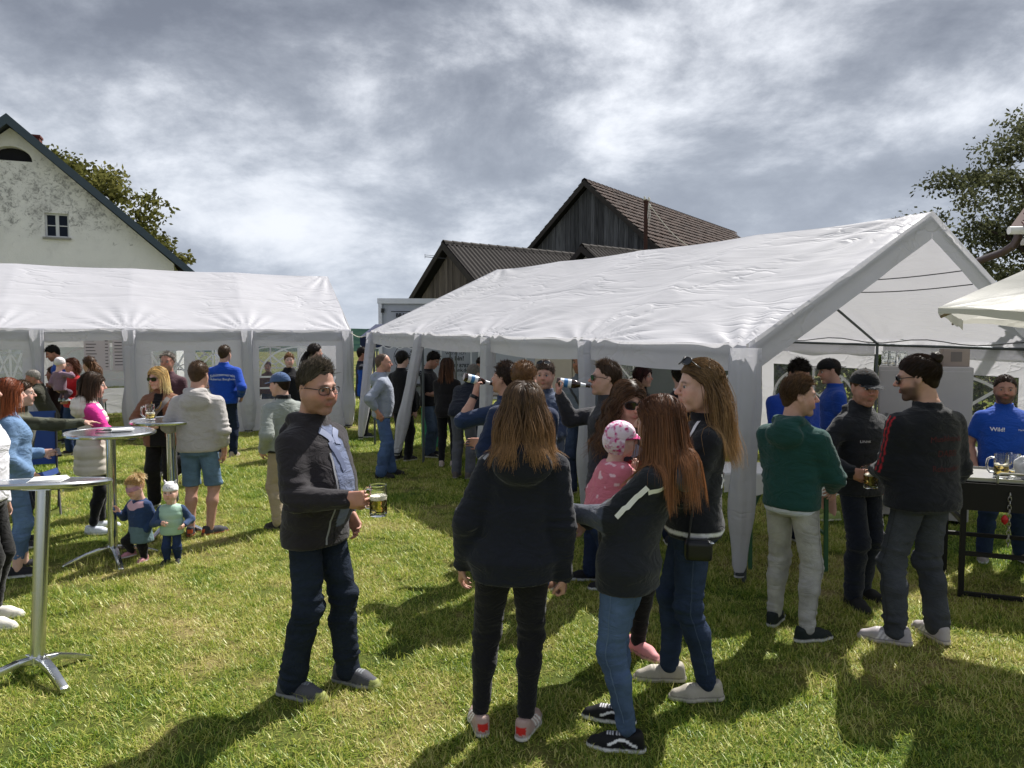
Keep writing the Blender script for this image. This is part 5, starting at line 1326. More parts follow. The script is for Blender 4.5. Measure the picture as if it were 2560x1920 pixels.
class Tent:
    def __init__(s, label, A, a, L_, W, ez0, ez1, rz0, rz1, bays):
        """A near corner (ground xy), a unit along the long near eave, p across to the back; eave / ridge heights at both ends"""
        s.A = Vector(A); s.a = Vector(a).normalized(); s.p = Vector((-s.a.y, s.a.x, 0)) if False else None
        s.L, s.W, s.ez, s.rz, s.bays = L_, W, (ez0, ez1), (rz0, rz1), bays
        s.label = label
    def setup(s, p):
        s.p = Vector(p).normalized(); g = Vector((s.A.x, s.A.y, gz(s.A.x, s.A.y)))
        s.root = empty('party_tent', g, 0, s.label, 'tent'); s.org = g
    def xy(s, l, w): q = s.A + s.a * l + s.p * w; return Vector((q.x, q.y, 0))
    def P(s, l, w, z): q = s.xy(l, w); return Vector((q.x, q.y, z))
    def eave(s, l): return s.ez[0] + (s.ez[1] - s.ez[0]) * l / s.L
    def ridge(s, l): return s.rz[0] + (s.rz[1] - s.rz[0]) * l / s.L
    def loc(s, v): return Vector(v) - s.org
    sheet = TCL
    def roof(s, seed=0, sag=.05, flip=False):
        nb = s.bays
        for side in (0, 1):
            def fn(U, Vv):
                l = U * s.L; A = np.array([s.A.x, s.A.y]); w = (s.W / 2) * Vv if side == 0 else s.W - (s.W / 2) * Vv
                xy = A + np.outer(l, [s.a.x, s.a.y]) + np.outer(w, [s.p.x, s.p.y])
                e = s.ez[0] + (s.ez[1] - s.ez[0]) * U; r = s.rz[0] + (s.rz[1] - s.rz[0]) * U
                z = e + (r - e) * Vv
                bay = np.abs(np.sin(U * nb * math.pi)); z = z - sag * bay * np.sin(Vv * math.pi) ** .8 - .015 * bay * (1 - Vv) - .02 * bay * Vv
                q = np.stack([l * .9 + side * 40, w * 1.6, l * 0 + seed], 1)
                nz = fbm(q @ rotz(.5), 3); z = z - np.abs(nz) * .032 * np.sin(np.clip(Vv, .02, .98) * math.pi) ** .5
                # drag folds fanning from the eave corners and posts
                for c in np.linspace(0, 1, nb + 1):
                    dl = (U - c) * s.L; dv = Vv * s.W / 2 + .12; ang = np.arctan2(dl, dv); rad = np.sqrt(dl ** 2 + dv ** 2)
                    z = z + .022 * np.sin(ang * 17 + seed) * np.exp(-(rad / .75) ** 2) * np.minimum(rad * 4, 1)
                for c in (0, 1):
                    dl = (U - c) * s.L; dv = (1 - Vv) * s.W / 2 + .1; ang = np.arctan2(dl, dv); rad = np.sqrt(dl ** 2 + dv ** 2)
                    z = z + .02 * np.sin(ang * 15) * np.exp(-(rad / 1.0) ** 2) * np.minimum(rad * 4, 1) * (Vv < .99)
                # seam
                z = z - .012 * np.exp(-((Vv - .52) * s.W / 2 / .02) ** 2)
                return np.stack([xy[:, 0], xy[:, 1], z], 1)
            grid_cloth('roof_sheet', s.sheet, s.root, fn, int(s.L * 22), 70, s.org)
    def valance(s, drop=.2, seed=0, sides=('near', 'back'), ends=(0, 1), edrop=.26):
        for sd in sides:
            w0 = 0 if sd == 'near' else s.W; o = -.012 if sd == 'near' else .012
            def fn(U, Vv):
                l = U * s.L; A = np.array([s.A.x, s.A.y]); n = fbm(np.stack([l * 2.2, Vv * 1.5, l * 0 + seed], 1), 3)
                w = w0 + o + (o * 2.2) * np.sign(o) * o / abs(o) * 0 + (.022 * n * Vv + .018 * np.sin(l * 7 + 3 * Vv) * Vv * fbm(np.stack([l * .9, l * 0, l * 0 + 3], 1), 2)) * (1 if o > 0 else -1)
                xy = A + np.outer(l, [s.a.x, s.a.y]) + np.outer(w, [s.p.x, s.p.y])
                bay = np.abs(np.sin(U * s.bays * math.pi))
                z = s.ez[0] + (s.ez[1] - s.ez[0]) * U - .015 * bay - drop * Vv * (1 + .12 * bay * (sd == 'near')) + .006
                return np.stack([xy[:, 0], xy[:, 1], z], 1)
            grid_cloth('valance', VCL, s.root, fn, int(s.L * 20), 8, s.org)
        for e in ends:
            for half in (0, 1):
                def fn(U, Vv):
                    l = np.full_like(U, e * s.L) + (-.012 if e == 0 else .012) + .025 * Vv * fbm(np.stack([U * 5, Vv * 2, U * 0 + half], 1), 3)
                    w = (s.W / 2) * U if half == 0 else s.W - (s.W / 2) * U; A = np.array([s.A.x, s.A.y])
                    xy = A + np.outer(l, [s.a.x, s.a.y]) + np.outer(w, [s.p.x, s.p.y])
                    z = s.ez[e] + (s.rz[e] - s.ez[e]) * U - edrop * Vv + .006
                    return np.stack([xy[:, 0], xy[:, 1], z], 1)
                grid_cloth('gable_valance', VCL, s.root, fn, 50, 8, s.org)
    def frame(s):
        for l in np.linspace(0, s.L, s.bays + 1):
            l = float(l) * .996 + .015
            for w in (0.03, s.W - .03):
                q = s.xy(l, w); MB().tube([s.loc((q.x, q.y, gz(q.x, q.y) - .02)), s.loc((q.x, q.y, s.eave(l) - .04))], .019, 8).build('post', STEEL, s.root, smooth=True)
            for w in (.03, s.W - .03): MB().tube([s.loc(s.P(l, w, s.eave(l) - .06)), s.loc(s.P(l, s.W / 2, s.ridge(l) - .07))], .017, 8).build('rafter', STEEL, s.root, smooth=True)
        for w, zf in ((.03, s.eave), (s.W - .03, s.eave), (s.W / 2, s.ridge)): MB().tube([s.loc(s.P(.02, w, zf(0) - .075)), s.loc(s.P(s.L - .02, w, zf(s.L) - .075))], .018, 8).build('purlin', STEEL, s.root, smooth=True)
    def wrapped_leg(s, l, w, top_r, bot_r, lean=(0, 0), foot=.05, seed=0, zb=.12):
        """side curtain gathered round the post"""
        q = s.xy(l, w); g = gz(q.x, q.y); zt = s.eave(l) - .03; rng = np.random.default_rng(seed); n = 26; m = 40; V = []
        for k in range(m + 1):
            t = k / m; z = g + zb + (zt - g - zb) * t; r = bot_r + (top_r - bot_r) * sstep(0, 1, np.array([t * 1.0]))[0]
            r *= (1 + .55 * math.exp(-((t - .27) / .16) ** 2)) * (.72 if t < .05 else 1)
            ox, oy = lean[0] * (1 - t), lean[1] * (1 - t)
            for j in range(n):
                a = 6.2832 * j / n; f = fbm(np.array([[math.cos(a) * 2.2 + seed, math.sin(a) * 2.2, z * 1.6]]), 3)[0]; f2 = math.sin(a * 7 + 2.2 * z + seed) * .10 + math.sin(a * 4 - 3.1 * z) * .06
                rr = r * (1 + .22 * f + f2); V.append((q.x + ox + rr * math.cos(a), q.y + oy + rr * .8 * math.sin(a), z))
        F = [(k * n + j, k * n + (j + 1) % n, (k + 1) * n + (j + 1) % n, (k + 1) * n + j) for k in range(m) for j in range(n)]
        V = V3(V) - V3(s.org); link('leg_curtain', np_mesh('leg_curtain', V, np.array(F)), TCL, s.root)
        c = s.loc((q.x + lean[0] * .98, q.y + lean[1] * .98, g + zb + .03)); MB().tube([c - Vector((0, 0, .012)), c + Vector((0, 0, .012))], bot_r * .85, 12).build('tie_band', mat('tie', '#3a3d40', .8), s.root)
    def wall(s, l0, l1, w, win=None, z0=.03, side='near', thick=0):
        """one side wall bay; win = list of (u0,u1,v0,v1,kind) openings as fractions"""
        def pt(u, v, off=0.0):
            l = l0 + (l1 - l0) * u; q = s.xy(l, w + off); g = gz(q.x, q.y) + z0; zt = s.eave(l) - .06
            return np.array([q.x, q.y, g + (zt - g) * v]) - V3(s.org)
        def sheet(u0, u1, v0, v1):
            def fn(U, Vv):
                uu = u0 + (u1 - u0) * U; vv = v0 + (v1 - v0) * Vv
                n = fbm(np.stack([uu * 3.2 + l0, vv * 5, uu * 0 + w], 1), 3) * .03 * np.sin(np.clip(vv, 0, 1) * math.pi) ** .5
                # packing creases
                cr = .008 * np.exp(-((((vv * 7) % 1) - .5) / .05) ** 2)
                l = l0 + (l1 - l0) * uu; A = np.array([s.A.x, s.A.y]); ww = w + n + cr
                xy = A + np.outer(l, [s.a.x, s.a.y]) + np.outer(ww, [s.p.x, s.p.y]); g = gza(xy[:, 0], xy[:, 1]) + z0
                zt = s.ez[0] + (s.ez[1] - s.ez[0]) * l / s.L - .06
                return np.stack([xy[:, 0], xy[:, 1], g + (zt - g) * vv], 1)
            U, Vv = np.meshgrid(np.linspace(0, 1, max(2, int((u1 - u0) * 30)) + 1), np.linspace(0, 1, max(2, int((v1 - v0) * 36)) + 1), indexing='ij'); sh = U.shape
            P_ = fn(U.ravel(), Vv.ravel()) - V3(s.org); idx = np.arange(sh[0] * sh[1]).reshape(sh)
            F = np.stack([idx[:-1, :-1], idx[1:, :-1], idx[1:, 1:], idx[:-1, 1:]], -1).reshape(-1, 4); return P_, F
        parts = []
        if not win: parts.append(sheet(0, 1, 0, 1))
        else:
            v0 = win[0][2]; v1 = win[0][3]; parts += [sheet(0, 1, 0, v0), sheet(0, 1, v1, 1)]; u = 0
            for (a, b, *_r) in win: parts.append(sheet(u, a, v0, v1)); u = b
            parts.append(sheet(u, 1, v0, v1))
        Vs = []; Fs = []; n = 0
        for V, F in parts: Vs.append(V); Fs.append(F + n); n += len(V)
        me = np_mesh('side_wall', np.concatenate(Vs), np.concatenate(Fs))
        bm = bmesh.new(); bm.from_mesh(me); bmesh.ops.remove_doubles(bm, verts=bm.verts, dist=.004); bm.to_mesh(me); bm.free()
        o = link('side_wall', me, WCL, s.root)
        for (a, b, v0, v1, kind) in (win or []):
            P4 = [pt(a, v0), pt(b, v0), pt(b, v1), pt(a, v1)]
            MB().add([tuple(x) for x in P4], [(0, 1, 2, 3)]).build('window_pane', PANE, o)
            of = -.012 if side == 'near' else -.012
            def bar(pts, wd=.035):
                # flat white tape welded on the pane
                pp = [V3(pt(x, y, of)) for x, y in pts]; V = []; nn = V3((s.p.x, s.p.y, 0))
                for i, q in enumerate(pp):
                    t = pp[min(i + 1, len(pp) - 1)] - pp[max(i - 1, 0)]; sdv = unit(np.cross(t, nn)) * wd / 2; V += [q + sdv, q - sdv]
                F = [(2 * i, 2 * i + 1, 2 * i + 3, 2 * i + 2) for i in range(len(pp) - 1)]
                MB().add([tuple(x) for x in V], F).slabify() if False else MB().add([tuple(x) for x in V], F).build('window_bar', BARW, o)
            cx = (a + b) / 2; sp = v0 + (v1 - v0) * .42; ru = (b - a) / 2; rv = v1 - sp
            if kind == 'arch':
                bar([(cx - ru * math.cos(t) * .98, sp + rv * .97 * math.sin(t)) for t in np.linspace(0, math.pi, 19)])
                for t in (R(45), R(90), R(135)): bar([(cx - ru * .22 * math.cos(t), sp + rv * .22 * math.sin(t)), (cx - ru * .95 * math.cos(t), sp + rv * .95 * math.sin(t))])
                bar([(cx - ru * .22 * math.cos(t), sp + rv * .22 * math.sin(t)) for t in np.linspace(0, math.pi, 9)], .025)
                bar([(a, sp), (b, sp)]); bar([(cx, v0), (cx, sp)]); bar([(a, (v0 + sp) / 2), (b, (v0 + sp) / 2)])
            elif kind == 'fan':
                bar([(a, sp), (b, sp)]); bar([(cx, v0), (cx, v1)]); bar([(a, (v0 + sp) / 2), (b, (v0 + sp) / 2)])
                bar([(a, sp + rv * .35), (a + ru, sp + rv * .9), (b, sp + rv * .35)]); bar([(cx, sp), (a, v1 - rv * .1)]); bar([(cx, sp), (b, v1 - rv * .1)])
        return o
# ---------------- right tent
rc = ground(1857, 1458); RA = Vector((-.524, .851, 0)).normalized(); RP = Vector((.851, .524, 0)).normalized()
T2 = Tent('white party tent with open gable and tied leg curtains in front of the barns', rc, RA, 8.0, 5.0, 1.885, 2.09, 3.12, 3.26, 4); T2.setup(RP); T2.sheet = TCR
T2.roof(3); T2.valance(.21, 5, ends=(0, 1)); T2.frame()
T2.wrapped_leg(0, 0, .115, .05, (-.03, 0), seed=1, zb=.05)
T2.wrapped_leg(8, 0, .08, .05, (-.2, -.05), seed=2); T2.wrapped_leg(6, 0, .08, .055, (-.36, -.05), seed=3); T2.wrapped_leg(4, 0, .09, .05, (-.05, 0), seed=4); T2.wrapped_leg(2, 0, .08, .05, (0, 0), seed=6)
for k in range(4): T2.wall(k * 2 + .06, k * 2 + 1.94, T2.W, [(.12, .88, .30, .80, 'arch')], side='back')
# ---------------- left tent
LA = Vector((.9, .43, 0)).normalized(); LP = Vector((-LA.y, LA.x, 0)); l615 = Vector((-5.1, 13.85, 0)); lcorner = l615 + LA * 2.0
A0 = lcorner - LA * 10.0
T1 = Tent('long white party tent with windowed side walls in front of the farmhouse', A0, LA, 10.0, 4.6, 2.13, 2.15, 3.44, 3.42, 5); T1.setup(LP)
T1.roof(11, .04); T1.valance(.2, 9); T1.frame()
T1.wall(8.03, 9.97, .0, [(.10, .86, .32, .86, 'arch')]); T1.wall(6.03, 7.97, .0, [(.17, .45, .30, .82, 'fan'), (.55, .86, .30, .82, 'fan')])
for l in (6.0, 8.0, 9.93): T1.wrapped_leg(l, -.06, .10, .085, (0, 0), seed=int(l * 3), zb=.02)
T1.wall(4.0, 4.55, .0, [(.1, .7, .32, .84, 'fan')])
T1.wrapped_leg(4.62, -.05, .10, .05, (0, 0), seed=9, zb=.05)
for k in range(5): T1.wall(k * 2 + .05, k * 2 + 1.95, T1.W, [(.14, .86, .32, .84, 'arch')], side='back')
def end_wall(T, l):
    def fn(U, Vv):
        w = U * T.W; A = np.array([T.A.x, T.A.y]); n = .03 * fbm(np.stack([U * 6, Vv * 4, U * 0 + 8], 1), 3)
        xy = A + np.outer(np.full_like(U, l) + n, [T.a.x, T.a.y]) + np.outer(w, [T.p.x, T.p.y]); g = gza(xy[:, 0], xy[:, 1]) + .03
        e = T.eave(l); top = e - .06 + (T.ridge(l) - e) * (1 - np.abs(U * 2 - 1))
        return np.stack([xy[:, 0], xy[:, 1], g + (top - g) * Vv], 1)
    grid_cloth('end_wall', WCL, T.root, fn, 60, 40, T.org)
end_wall(T1, 9.98)
for wf, dz in ((.66, -.10), (.70, -.13)):
    pts = [T2.P(l, T2.W * wf, T2.ridge(l) - (T2.ridge(l) - T2.eave(l)) * (wf - .5) * 2 + dz - .05 * abs(math.sin(l * math.pi / 2))) for l in np.linspace(.1, 7.9, 40)]
    MB().tube([T2.loc(q) for q in pts], .006, 5).build('cable', mat('cable_grey', '#5a5c60', .7), T2.root)
MB().tube([T2.loc(T2.P(.1 + .2 * k, T2.W - .10, T2.eave(.1 + .2 * k) - .02 + .03 * math.cos(k))) for k in range(39)], .007, 5).build('cable', mat('cable_grey', '#5a5c60', .7), T2.root)
# guy rope between the tents
def rope():
    a = T1.P(10, 0, 2.10); b = T2.P(8, 0, 2.08); root = empty('guy_rope', a, 0, 'thin pale rope stretched between the two white tents', 'rope')
    MB().tube([(b - a) * k / 12 - Vector((0, 0, .10 * math.sin(math.pi * k / 12))) for k in range(13)], .008, 5).build('rope', mat('rope', '#cfcabb', .9), root)
rope()
# ================================================================== things
CHROME = mat('brushed_steel', '#c9cccf', .22, 1.0, var=.06, vscale=30)
def bistro(u, v, label, lean=(0, 0), rot=0.0, extra=None):
    g = ground(u, v); root = empty('bistro_table', g, rot, label, 'table')
    root.rotation_euler = (lean[1], lean[0], rot)
    t = MB().lathe([(.02, 1.075), (.335, 1.075), (.35, 1.082), (.352, 1.097), (.345, 1.107), (.325, 1.108), (.323, 1.104), (.01, 1.104)], 48)
    t.build('table_top', CHROME, root, smooth=True)
    MB().lathe([(.105, 1.055), (.105, 1.074)], 24).build('top_plate', CHROME, root, smooth=True)
    MB().tube([(.1, 0, 1.05), (.13, .02, 1.045), (.15, .03, 1.055)], .012, 8).build('catch', CHROME, root, smooth=True)
    p = MB().lathe([(.038, .10), (.038, 1.056)], 24).build('pole', CHROME, root, smooth=True)
    MB().lathe([(.0392, .46), (.0392, .475)], 24).build('joint_ring', CHROME, p, smooth=True)
    MB().lathe([(.045, .075), (.045, .115)], 20).build('hub', CHROME, root, smooth=True)
    for k in range(4):
        a = math.pi / 2 * k + R(33); V = []; c, s = math.cos(a), math.sin(a)
        prof = [(.03, .115, .028), (.10, .112, .027), (.20, .085, .024), (.30, .045, .022), (.36, .018, .021), (.375, .006, .018)]
        for r, z, w in prof:
            for sg, zz in ((1, z), (-1, z), (-1, max(z - .034, -.004)), (1, max(z - .034, -.004))): V.append((r * c - sg * w * s, r * s + sg * w * c, zz))
        F = [(i * 4 + j, i * 4 + (j + 1) % 4, i * 4 + 4 + (j + 1) % 4, i * 4 + 4 + j) for i in range(len(prof) - 1) for j in range(4)]
        F += [(0, 1, 2, 3), tuple(len(prof) * 4 - 1 - j for j in range(4))]
        m = MB().add(V, [tuple(reversed(f)) for f in F]); m.build('foot', CHROME, root, bevel=.004)
    return root, g
GLS = glass_mat('mug_glass', (.97, .99, .98), .0, 1.47)
BEER = glass_mat('beer', (1.0, .74, .22), .0, 1.34); FOAM = mat('foam', '#efe8d6', .9, var=.05, bump=.3, bscale=200)
def mug(loc, label, fill=.5, rz=0.0, group=None, tilt=None, foam=.012, scale=1.0):
    """dimpled half-litre beer mug"""
    root = empty('beer_mug', loc, rz, label, 'mug', group); root.scale = (scale,) * 3
    if tilt: root.rotation_euler = (tilt[0], tilt[1], rz)
    n = 40; H = .155; prof = [(.034, .0), (.042, .003), (.0435, .012), (.0425, .02)] + [(.0430, .022 + k * .006) for k in range(14)] + [(.0425, .108), (.0415, .125), (.0412, .145), (.0425, .153), (.0415, H)]
    inner = [(.0390, H), (.0388, .145), (.0385, .11), (.038, .06), (.037, .022), (.030, .016), (.001, .015)]
    V = []; F = []
    for r, z in prof + inner:
        for k in range(n):
            a = 6.28318 * k / n; rr = r
            if (r, z) in prof and .025 < z < .10:
                row = 0 if z < .062 else 1; zc = .044 if row == 0 else .082; ph = a * 8 / 2 + row * math.pi / 2
                rr -= .0055 * max(0, 1 - ((z - zc) / .017) ** 2) * max(0, math.cos(ph)) ** .6 if math.cos(ph) > 0 else 0
            V.append((rr * math.cos(a), rr * math.sin(a), z))
    m = len(prof + inner)
    F = [(i * n + k, i * n + (k + 1) % n, (i + 1) * n + (k + 1) % n, (i + 1) * n + k) for i in range(m - 1) for k in range(n)]
    F += [tuple(range(n - 1, -1, -1)), tuple((m - 1) * n + k for k in range(n))]
    g = MB().add(V, F); g.tube([(.040, 0, .128), (.062, 0, .134), (.080, 0, .122), (.086, 0, .09), (.082, 0, .058), (.066, 0, .036), (.040, 0, .034)], [.007, .0075, .008, .008, .008, .0075, .007], 10)
    g.build('glass', GLS, root, smooth=True)
    h = .017 + (H - .03) * fill
    MB().lathe([(.001, .0155), (.0302, .0165), (.0372, .0225), (.0381, min(.06, h)), (.0383, h)], n).build('beer', BEER, root, smooth=True)
    if foam: MB().lathe([(.0383, h + .0004), (.0386, h + foam), (.001, h + foam + .002)], n).build('foam', FOAM, root, smooth=True)
    return root
def bottle(M, label):
    root = empty('beer_bottle', (0, 0, 0), 0, label, 'bottle'); root.matrix_world = M
    prof = [(.001, 0), (.031, .001), (.0335, .006), (.0335, .125), (.031, .15), (.018, .185), (.0145, .20), (.013, .245), (.0145, .247), (.0145, .258), (.012, .26), (.010, .26)]
    MB().lathe(prof, 20).build('glass', mat('brown_glass', '#2a1206', .06, spec=.8, var=.1), root, smooth=True)
    MB().lathe([(.0339, .03), (.0339, .115)], 20, cap=(False, False)).build('label', mat('bottle_label', '#dfe4ea', .5, var=.05), root, smooth=True)
    MB().lathe([(.0342, .058), (.0342, .088)], 20, cap=(False, False)).build('label_band', mat('bottle_blue', '#3a78b0', .5, var=.4, vscale=90), root, smooth=True)
    MB().lathe([(.0188, .185), (.0153, .2005), (.0142, .225)], 20, cap=(False, False)).build('neck_label', mat('bottle_label', '#dfe4ea', .5), root, smooth=True)
    return root
def phone_and_card(g, root_rot, label, dx, dy, z, rz):
    r = empty('napkin', (g.x + dx, g.y + dy, z), rz, label, 'napkin')
    for k in range(3): MB().box((0, 0, .003 + k * .005), (.085 - .002 * k, .07 - .001 * k, .0022)).build('paper_sheet', mat('paper', '#e6e6e4', .8, var=.05), r).rotation_euler = (0, 0, .1 * k)
# --- bistro tables
b1, g1 = bistro(92, 1692, 'leaning steel bistro table with a white napkin stack on its top', lean=(R(2.0), R(-7)), rot=R(20))
b2, g2 = bistro(283, 1398, 'steel bistro table beside the little girl, dark phone and paper on top', lean=(R(.6), 0), rot=R(5))
g3 = on_ground(433, 7.0); b3, g3 = bistro(433, int(855 + 1800 * (1.9 - gz(g3.x, 7.0)) / 7.0 + 0), 'steel bistro table behind the toddlers with two beer mugs standing on it', rot=R(50))
phone_and_card(g1, 0, 'stack of white paper napkins on the leaning bistro table', .07, .06, g1.z + 1.112, .2)
phone_and_card(g2, 0, 'white folded paper slip on the bistro table', .10, .03, g2.z + 1.11, .5)
ph = empty('phone', (g2.x - .02, g2.y - .01, g2.z + 1.113), .3, 'dark phone lying on the bistro table', 'phone')
MB().box((0, 0, .004), (.075, .037, .004)).build('case', mat('phone_black', '#101114', .3), ph, bevel=.002); MB().box((0, 0, .0085), (.07, .033, .0006)).build('screen', mat('screen_glass', '#07080c', .05, spec=.8), ph)
mug((g3.x - .13, g3.y - .12, g3.z + 1.108), 'dimpled beer mug a third full on the bistro table, handle to its left', .35, math.pi)
mug((g3.x + .11, g3.y - .02, g3.z + 1.108), 'dimpled beer mug a third full between the brown jacket woman and grey hoodie man', .36, .4)
ask = empty('ashtray', (g3.x + .0, g3.y + .15, g3.z + 1.108), 0, 'small glass ashtray on the bistro table with the mugs', 'ashtray'); MB().lathe([(.04, 0), (.05, .03), (.044, .03), (.036, .008), (.001, .008)], 20).build('bowl', GLS, ask, smooth=True)

# --- drinks trailer
def flat_text(txt, size, M, col, parent, ext=.002, name='lettering', bold=0.0):
    cu = bpy.data.curves.new('t', 'FONT'); cu.body = txt; cu.size = size; cu.align_x = 'CENTER'; cu.align_y = 'CENTER'; cu.extrude = ext; cu.resolution_u = 3; cu.offset = bold
    ob = bpy.data.objects.new('tmp', cu); COL.objects.link(ob); dg = bpy.context.evaluated_depsgraph_get(); me = bpy.data.meshes.new_from_object(ob.evaluated_get(dg)); bpy.data.objects.remove(ob)
    me.materials.clear(); me.transform(M @ Matrix.Rotation(R(90), 4, 'X')); return link(name, me, mat('ink_' + col, col, .7, var=.05), parent)
def trailer():
    y = 16.6; L0 = on_ground(947, y); root = empty('drinks_trailer', L0, R(4), 'pale grey drinks trailer with dark lettering behind the right tent', 'trailer')
    Wd, Hh, z0 = 5.6, 2.33, .38; body = mat('trailer_panel', '#a3a8b4', .4, var=.06); rim = mat('trailer_rim', '#c9ccd2', .4); ink = '#20242c'
    MB().box((Wd / 2, 1.1, z0 + Hh / 2), (Wd / 2 - .03, 1.07, Hh / 2 - .03)).build('body', body, root)
    for x in (.04, Wd - .04): MB().box((x, .0, z0 + Hh / 2), (.04, .04, Hh / 2 - .121)).build('corner_profile', rim, root)
    MB().box((Wd / 2, .0, z0 + Hh - .06), (Wd / 2 + .02, .045, .06)).build('roof_profile', rim, root); MB().box((Wd / 2, 0, z0 + .06), (Wd / 2 + .02, .045, .06)).build('floor_profile', rim, root)
    for x in (1.42, 2.12, 2.30, 3.4, 4.4): MB().box((x, .0, z0 + Hh / 2), (.018, .042, Hh / 2 - .121)).build('panel_joint', rim, root)
    MB().box((.1, -.02, z0 + Hh - .28), (.035, .03, .05)).build('marker_lamp', mat('lamp_black', '#15161a', .3), root)
    # beer emblem: double ring, crest and lettering
    def ring(cx, cz, r, w): return MB().add([(cx + q * math.cos(a), -.033 - .004, cz + q * math.sin(a)) for a in np.linspace(0, 6.2832, 41)[:-1] for q in (r, r - w)], [(2 * i, 2 * i + 1, (2 * i + 3) % 80, (2 * i + 2) % 80) for i in range(40)])
    im = mat('ink_' + ink, ink, .7)
    cx, cz = .63, 1.36
    ring(cx, cz, .29, .014).build('emblem_ring', im, root)
    for k in range(46):
        a = random.uniform(0, 6.28); r = random.uniform(.03, .21); MB().box((cx + r * math.cos(a), -.036, cz + r * .9 * math.sin(a)), (random.uniform(.008, .026), .003, .007), Matrix.Rotation(random.uniform(0, 3), 3, 'Y')).build('emblem_line', im, root)
    flat_text('-Bier', .25, Matrix.Translation((.86, -.037, 1.0)), ink, root, bold=.008)
    ring(cx + .1, 1.0, .36, .014).build('emblem_ring', im, root)
    MB().box((.55, -.035, z0 + Hh - .30), (.26, .004, .009)).build('logo_border', im, root); flat_text('BRAU', .12, Matrix.Translation((.55, -.037, z0 + Hh - .39)), ink, root, bold=.006)
    tx = 1.76
    flat_text('wenn ich', .13, Matrix.Translation((tx, -.046, 1.46)), ink, root); flat_text('da bin!', .145, Matrix.Translation((tx, -.046, 1.33)), ink, root, bold=.004); flat_text('8 / 8787', .11, Matrix.Translation((tx + .12, -.046, 1.16)), ink, root, bold=.003); flat_text('ank.de', .11, Matrix.Translation((tx + .15, -.046, 1.06)), ink, root, bold=.003); flat_text('/ GTA', .09, Matrix.Translation((tx + .18, -.046, .94)), ink, root)
    ty = mat('tyre', '#17181a', .85); rm = mat('rim_white', '#cfd0d2', .4)
    def wheel(x):
        w = empty('x') if False else None
        t = MB(); V = []; 
        t.lathe([(.2, -.09), (.30, -.1), (.335, -.06), (.335, .06), (.30, .1), (.2, .09)], 28)
        me = t.mesh('wheel'); me.transform(Matrix.Translation((x, -.04, .34)) @ Matrix.Rotation(R(90), 4, 'X')); o = link('wheel', me, ty, root, True)
        for r0, r1, d, nm in ((.205, .17, .105, 'rim'), (.12, .09, .11, 'rim_ring'), (.05, .001, .115, 'hub_cap')):
            q = MB().lathe([(r0, d - .02), (r0, d), (r1, d)], 28).mesh(nm); q.transform(Matrix.Translation((x, -.04, .34)) @ Matrix.Rotation(R(90), 4, 'X')); link(nm, q, rm, o, True)
    wheel(.62); wheel(1.42)
    MB().box((1.02, -.02, .72), (.85, .12, .03)).build('mudguard', mat('guard', '#3a3c40', .6), root)
    return root
trailer()
def awning():
    y = 13.9; a = at(900, 842, y); b = at(1012, 846, y); root = empty('sun_awning', Vector((a.x, a.y, gz(a.x, a.y))), 0, 'dark blue awning with white scalloped edge beside the drinks trailer', 'awning')
    z = a.z - root.location.z; w = b.x - a.x + .9; nv = mat('awning_blue', '#1a2444', .8, var=.1)
    MB().slab([(0, 0, z), (w, 0, z), (w, 1.6, z + .28), (0, 1.6, z + .28)], .012).build('canopy', nv, root)
    n = 80; V = []
    for k in range(n + 1):
        x = w * k / n; d = .16 + .05 * abs(math.sin(k / n * math.pi * 8)); V += [(x, -.008, z - .004), (x, -.008, z - d), (x, -.008, z - d - .022)]
    MB().add(V, [(3 * k, 3 * k + 1, 3 * k + 4, 3 * k + 3) for k in range(n)]).build('valance', nv, root); MB().add([(x, yy - .003, zz) for x, yy, zz in V], [(3 * k + 1, 3 * k + 2, 3 * k + 5, 3 * k + 4) for k in range(n)]).build('scalloped_trim', mat('trim_white', '#d8d8da', .7), root)
    for x, yy in ((.03, .03), (w - .03, .03), (.03, 1.55), (w - .03, 1.55)): MB().tube([(x, yy, -.02), (x, yy, z + .26 * yy / 1.6 - .02)], .018, 8).build('post', STEEL, root)
awning()
def beer_crate(x, y, z, label, col):
    r = empty('bottle_crate', (x, y, z), R(8), label, 'crate'); m = mat('crate_' + col, col, .5, var=.1)
    w, d, h = .2, .15, .13
    MB().box((0, 0, .01), (w, d, .01)).build('floor', m, r)
    for k in range(4):
        zz = .035 + k * .065
        for sx in (1, -1): MB().box((sx * (w - .01), 0, zz), (.01, d, .022)).build('slat', m, r)
        for sy in (1, -1): MB().box((0, sy * (d - .01), zz), (w - .021, .0099, .022)).build('slat', m, r)
    for sx in (1, -1):
        for sy in (1, -1): MB().box((sx * (w - .004), sy * (d - .004), .13), (.012, .012, .13)).build('corner_post', m, r)
q = on_ground(1083, 12.3)
for k in range(4): beer_crate(q.x, q.y, q.z + k * .262, ('green plastic bottle crate at the bottom of its stack', 'green plastic bottle crate second from the ground in its stack', 'green plastic bottle crate third from the ground in its stack', 'green plastic bottle crate on top of its stack')[k], '#4fae86')
def serving_counter():
    q = on_ground(1185, 11.7); r = empty('serving_counter', q, R(3), 'plain serving table where people queue in front of the drinks trailer', 'table')
    MB().box((0, 0, .93), (.75, .27, .015)).build('table_top', mat('counter_wood', '#8d867c', .6, var=.2), r)
    for sx in (1, -1):
        for sy in (1, -1): MB().bar((sx * .65, sy * .2, .915), (sx * .65, sy * .2, 0), .03, .03).build('leg', STEEL, r)
serving_counter()

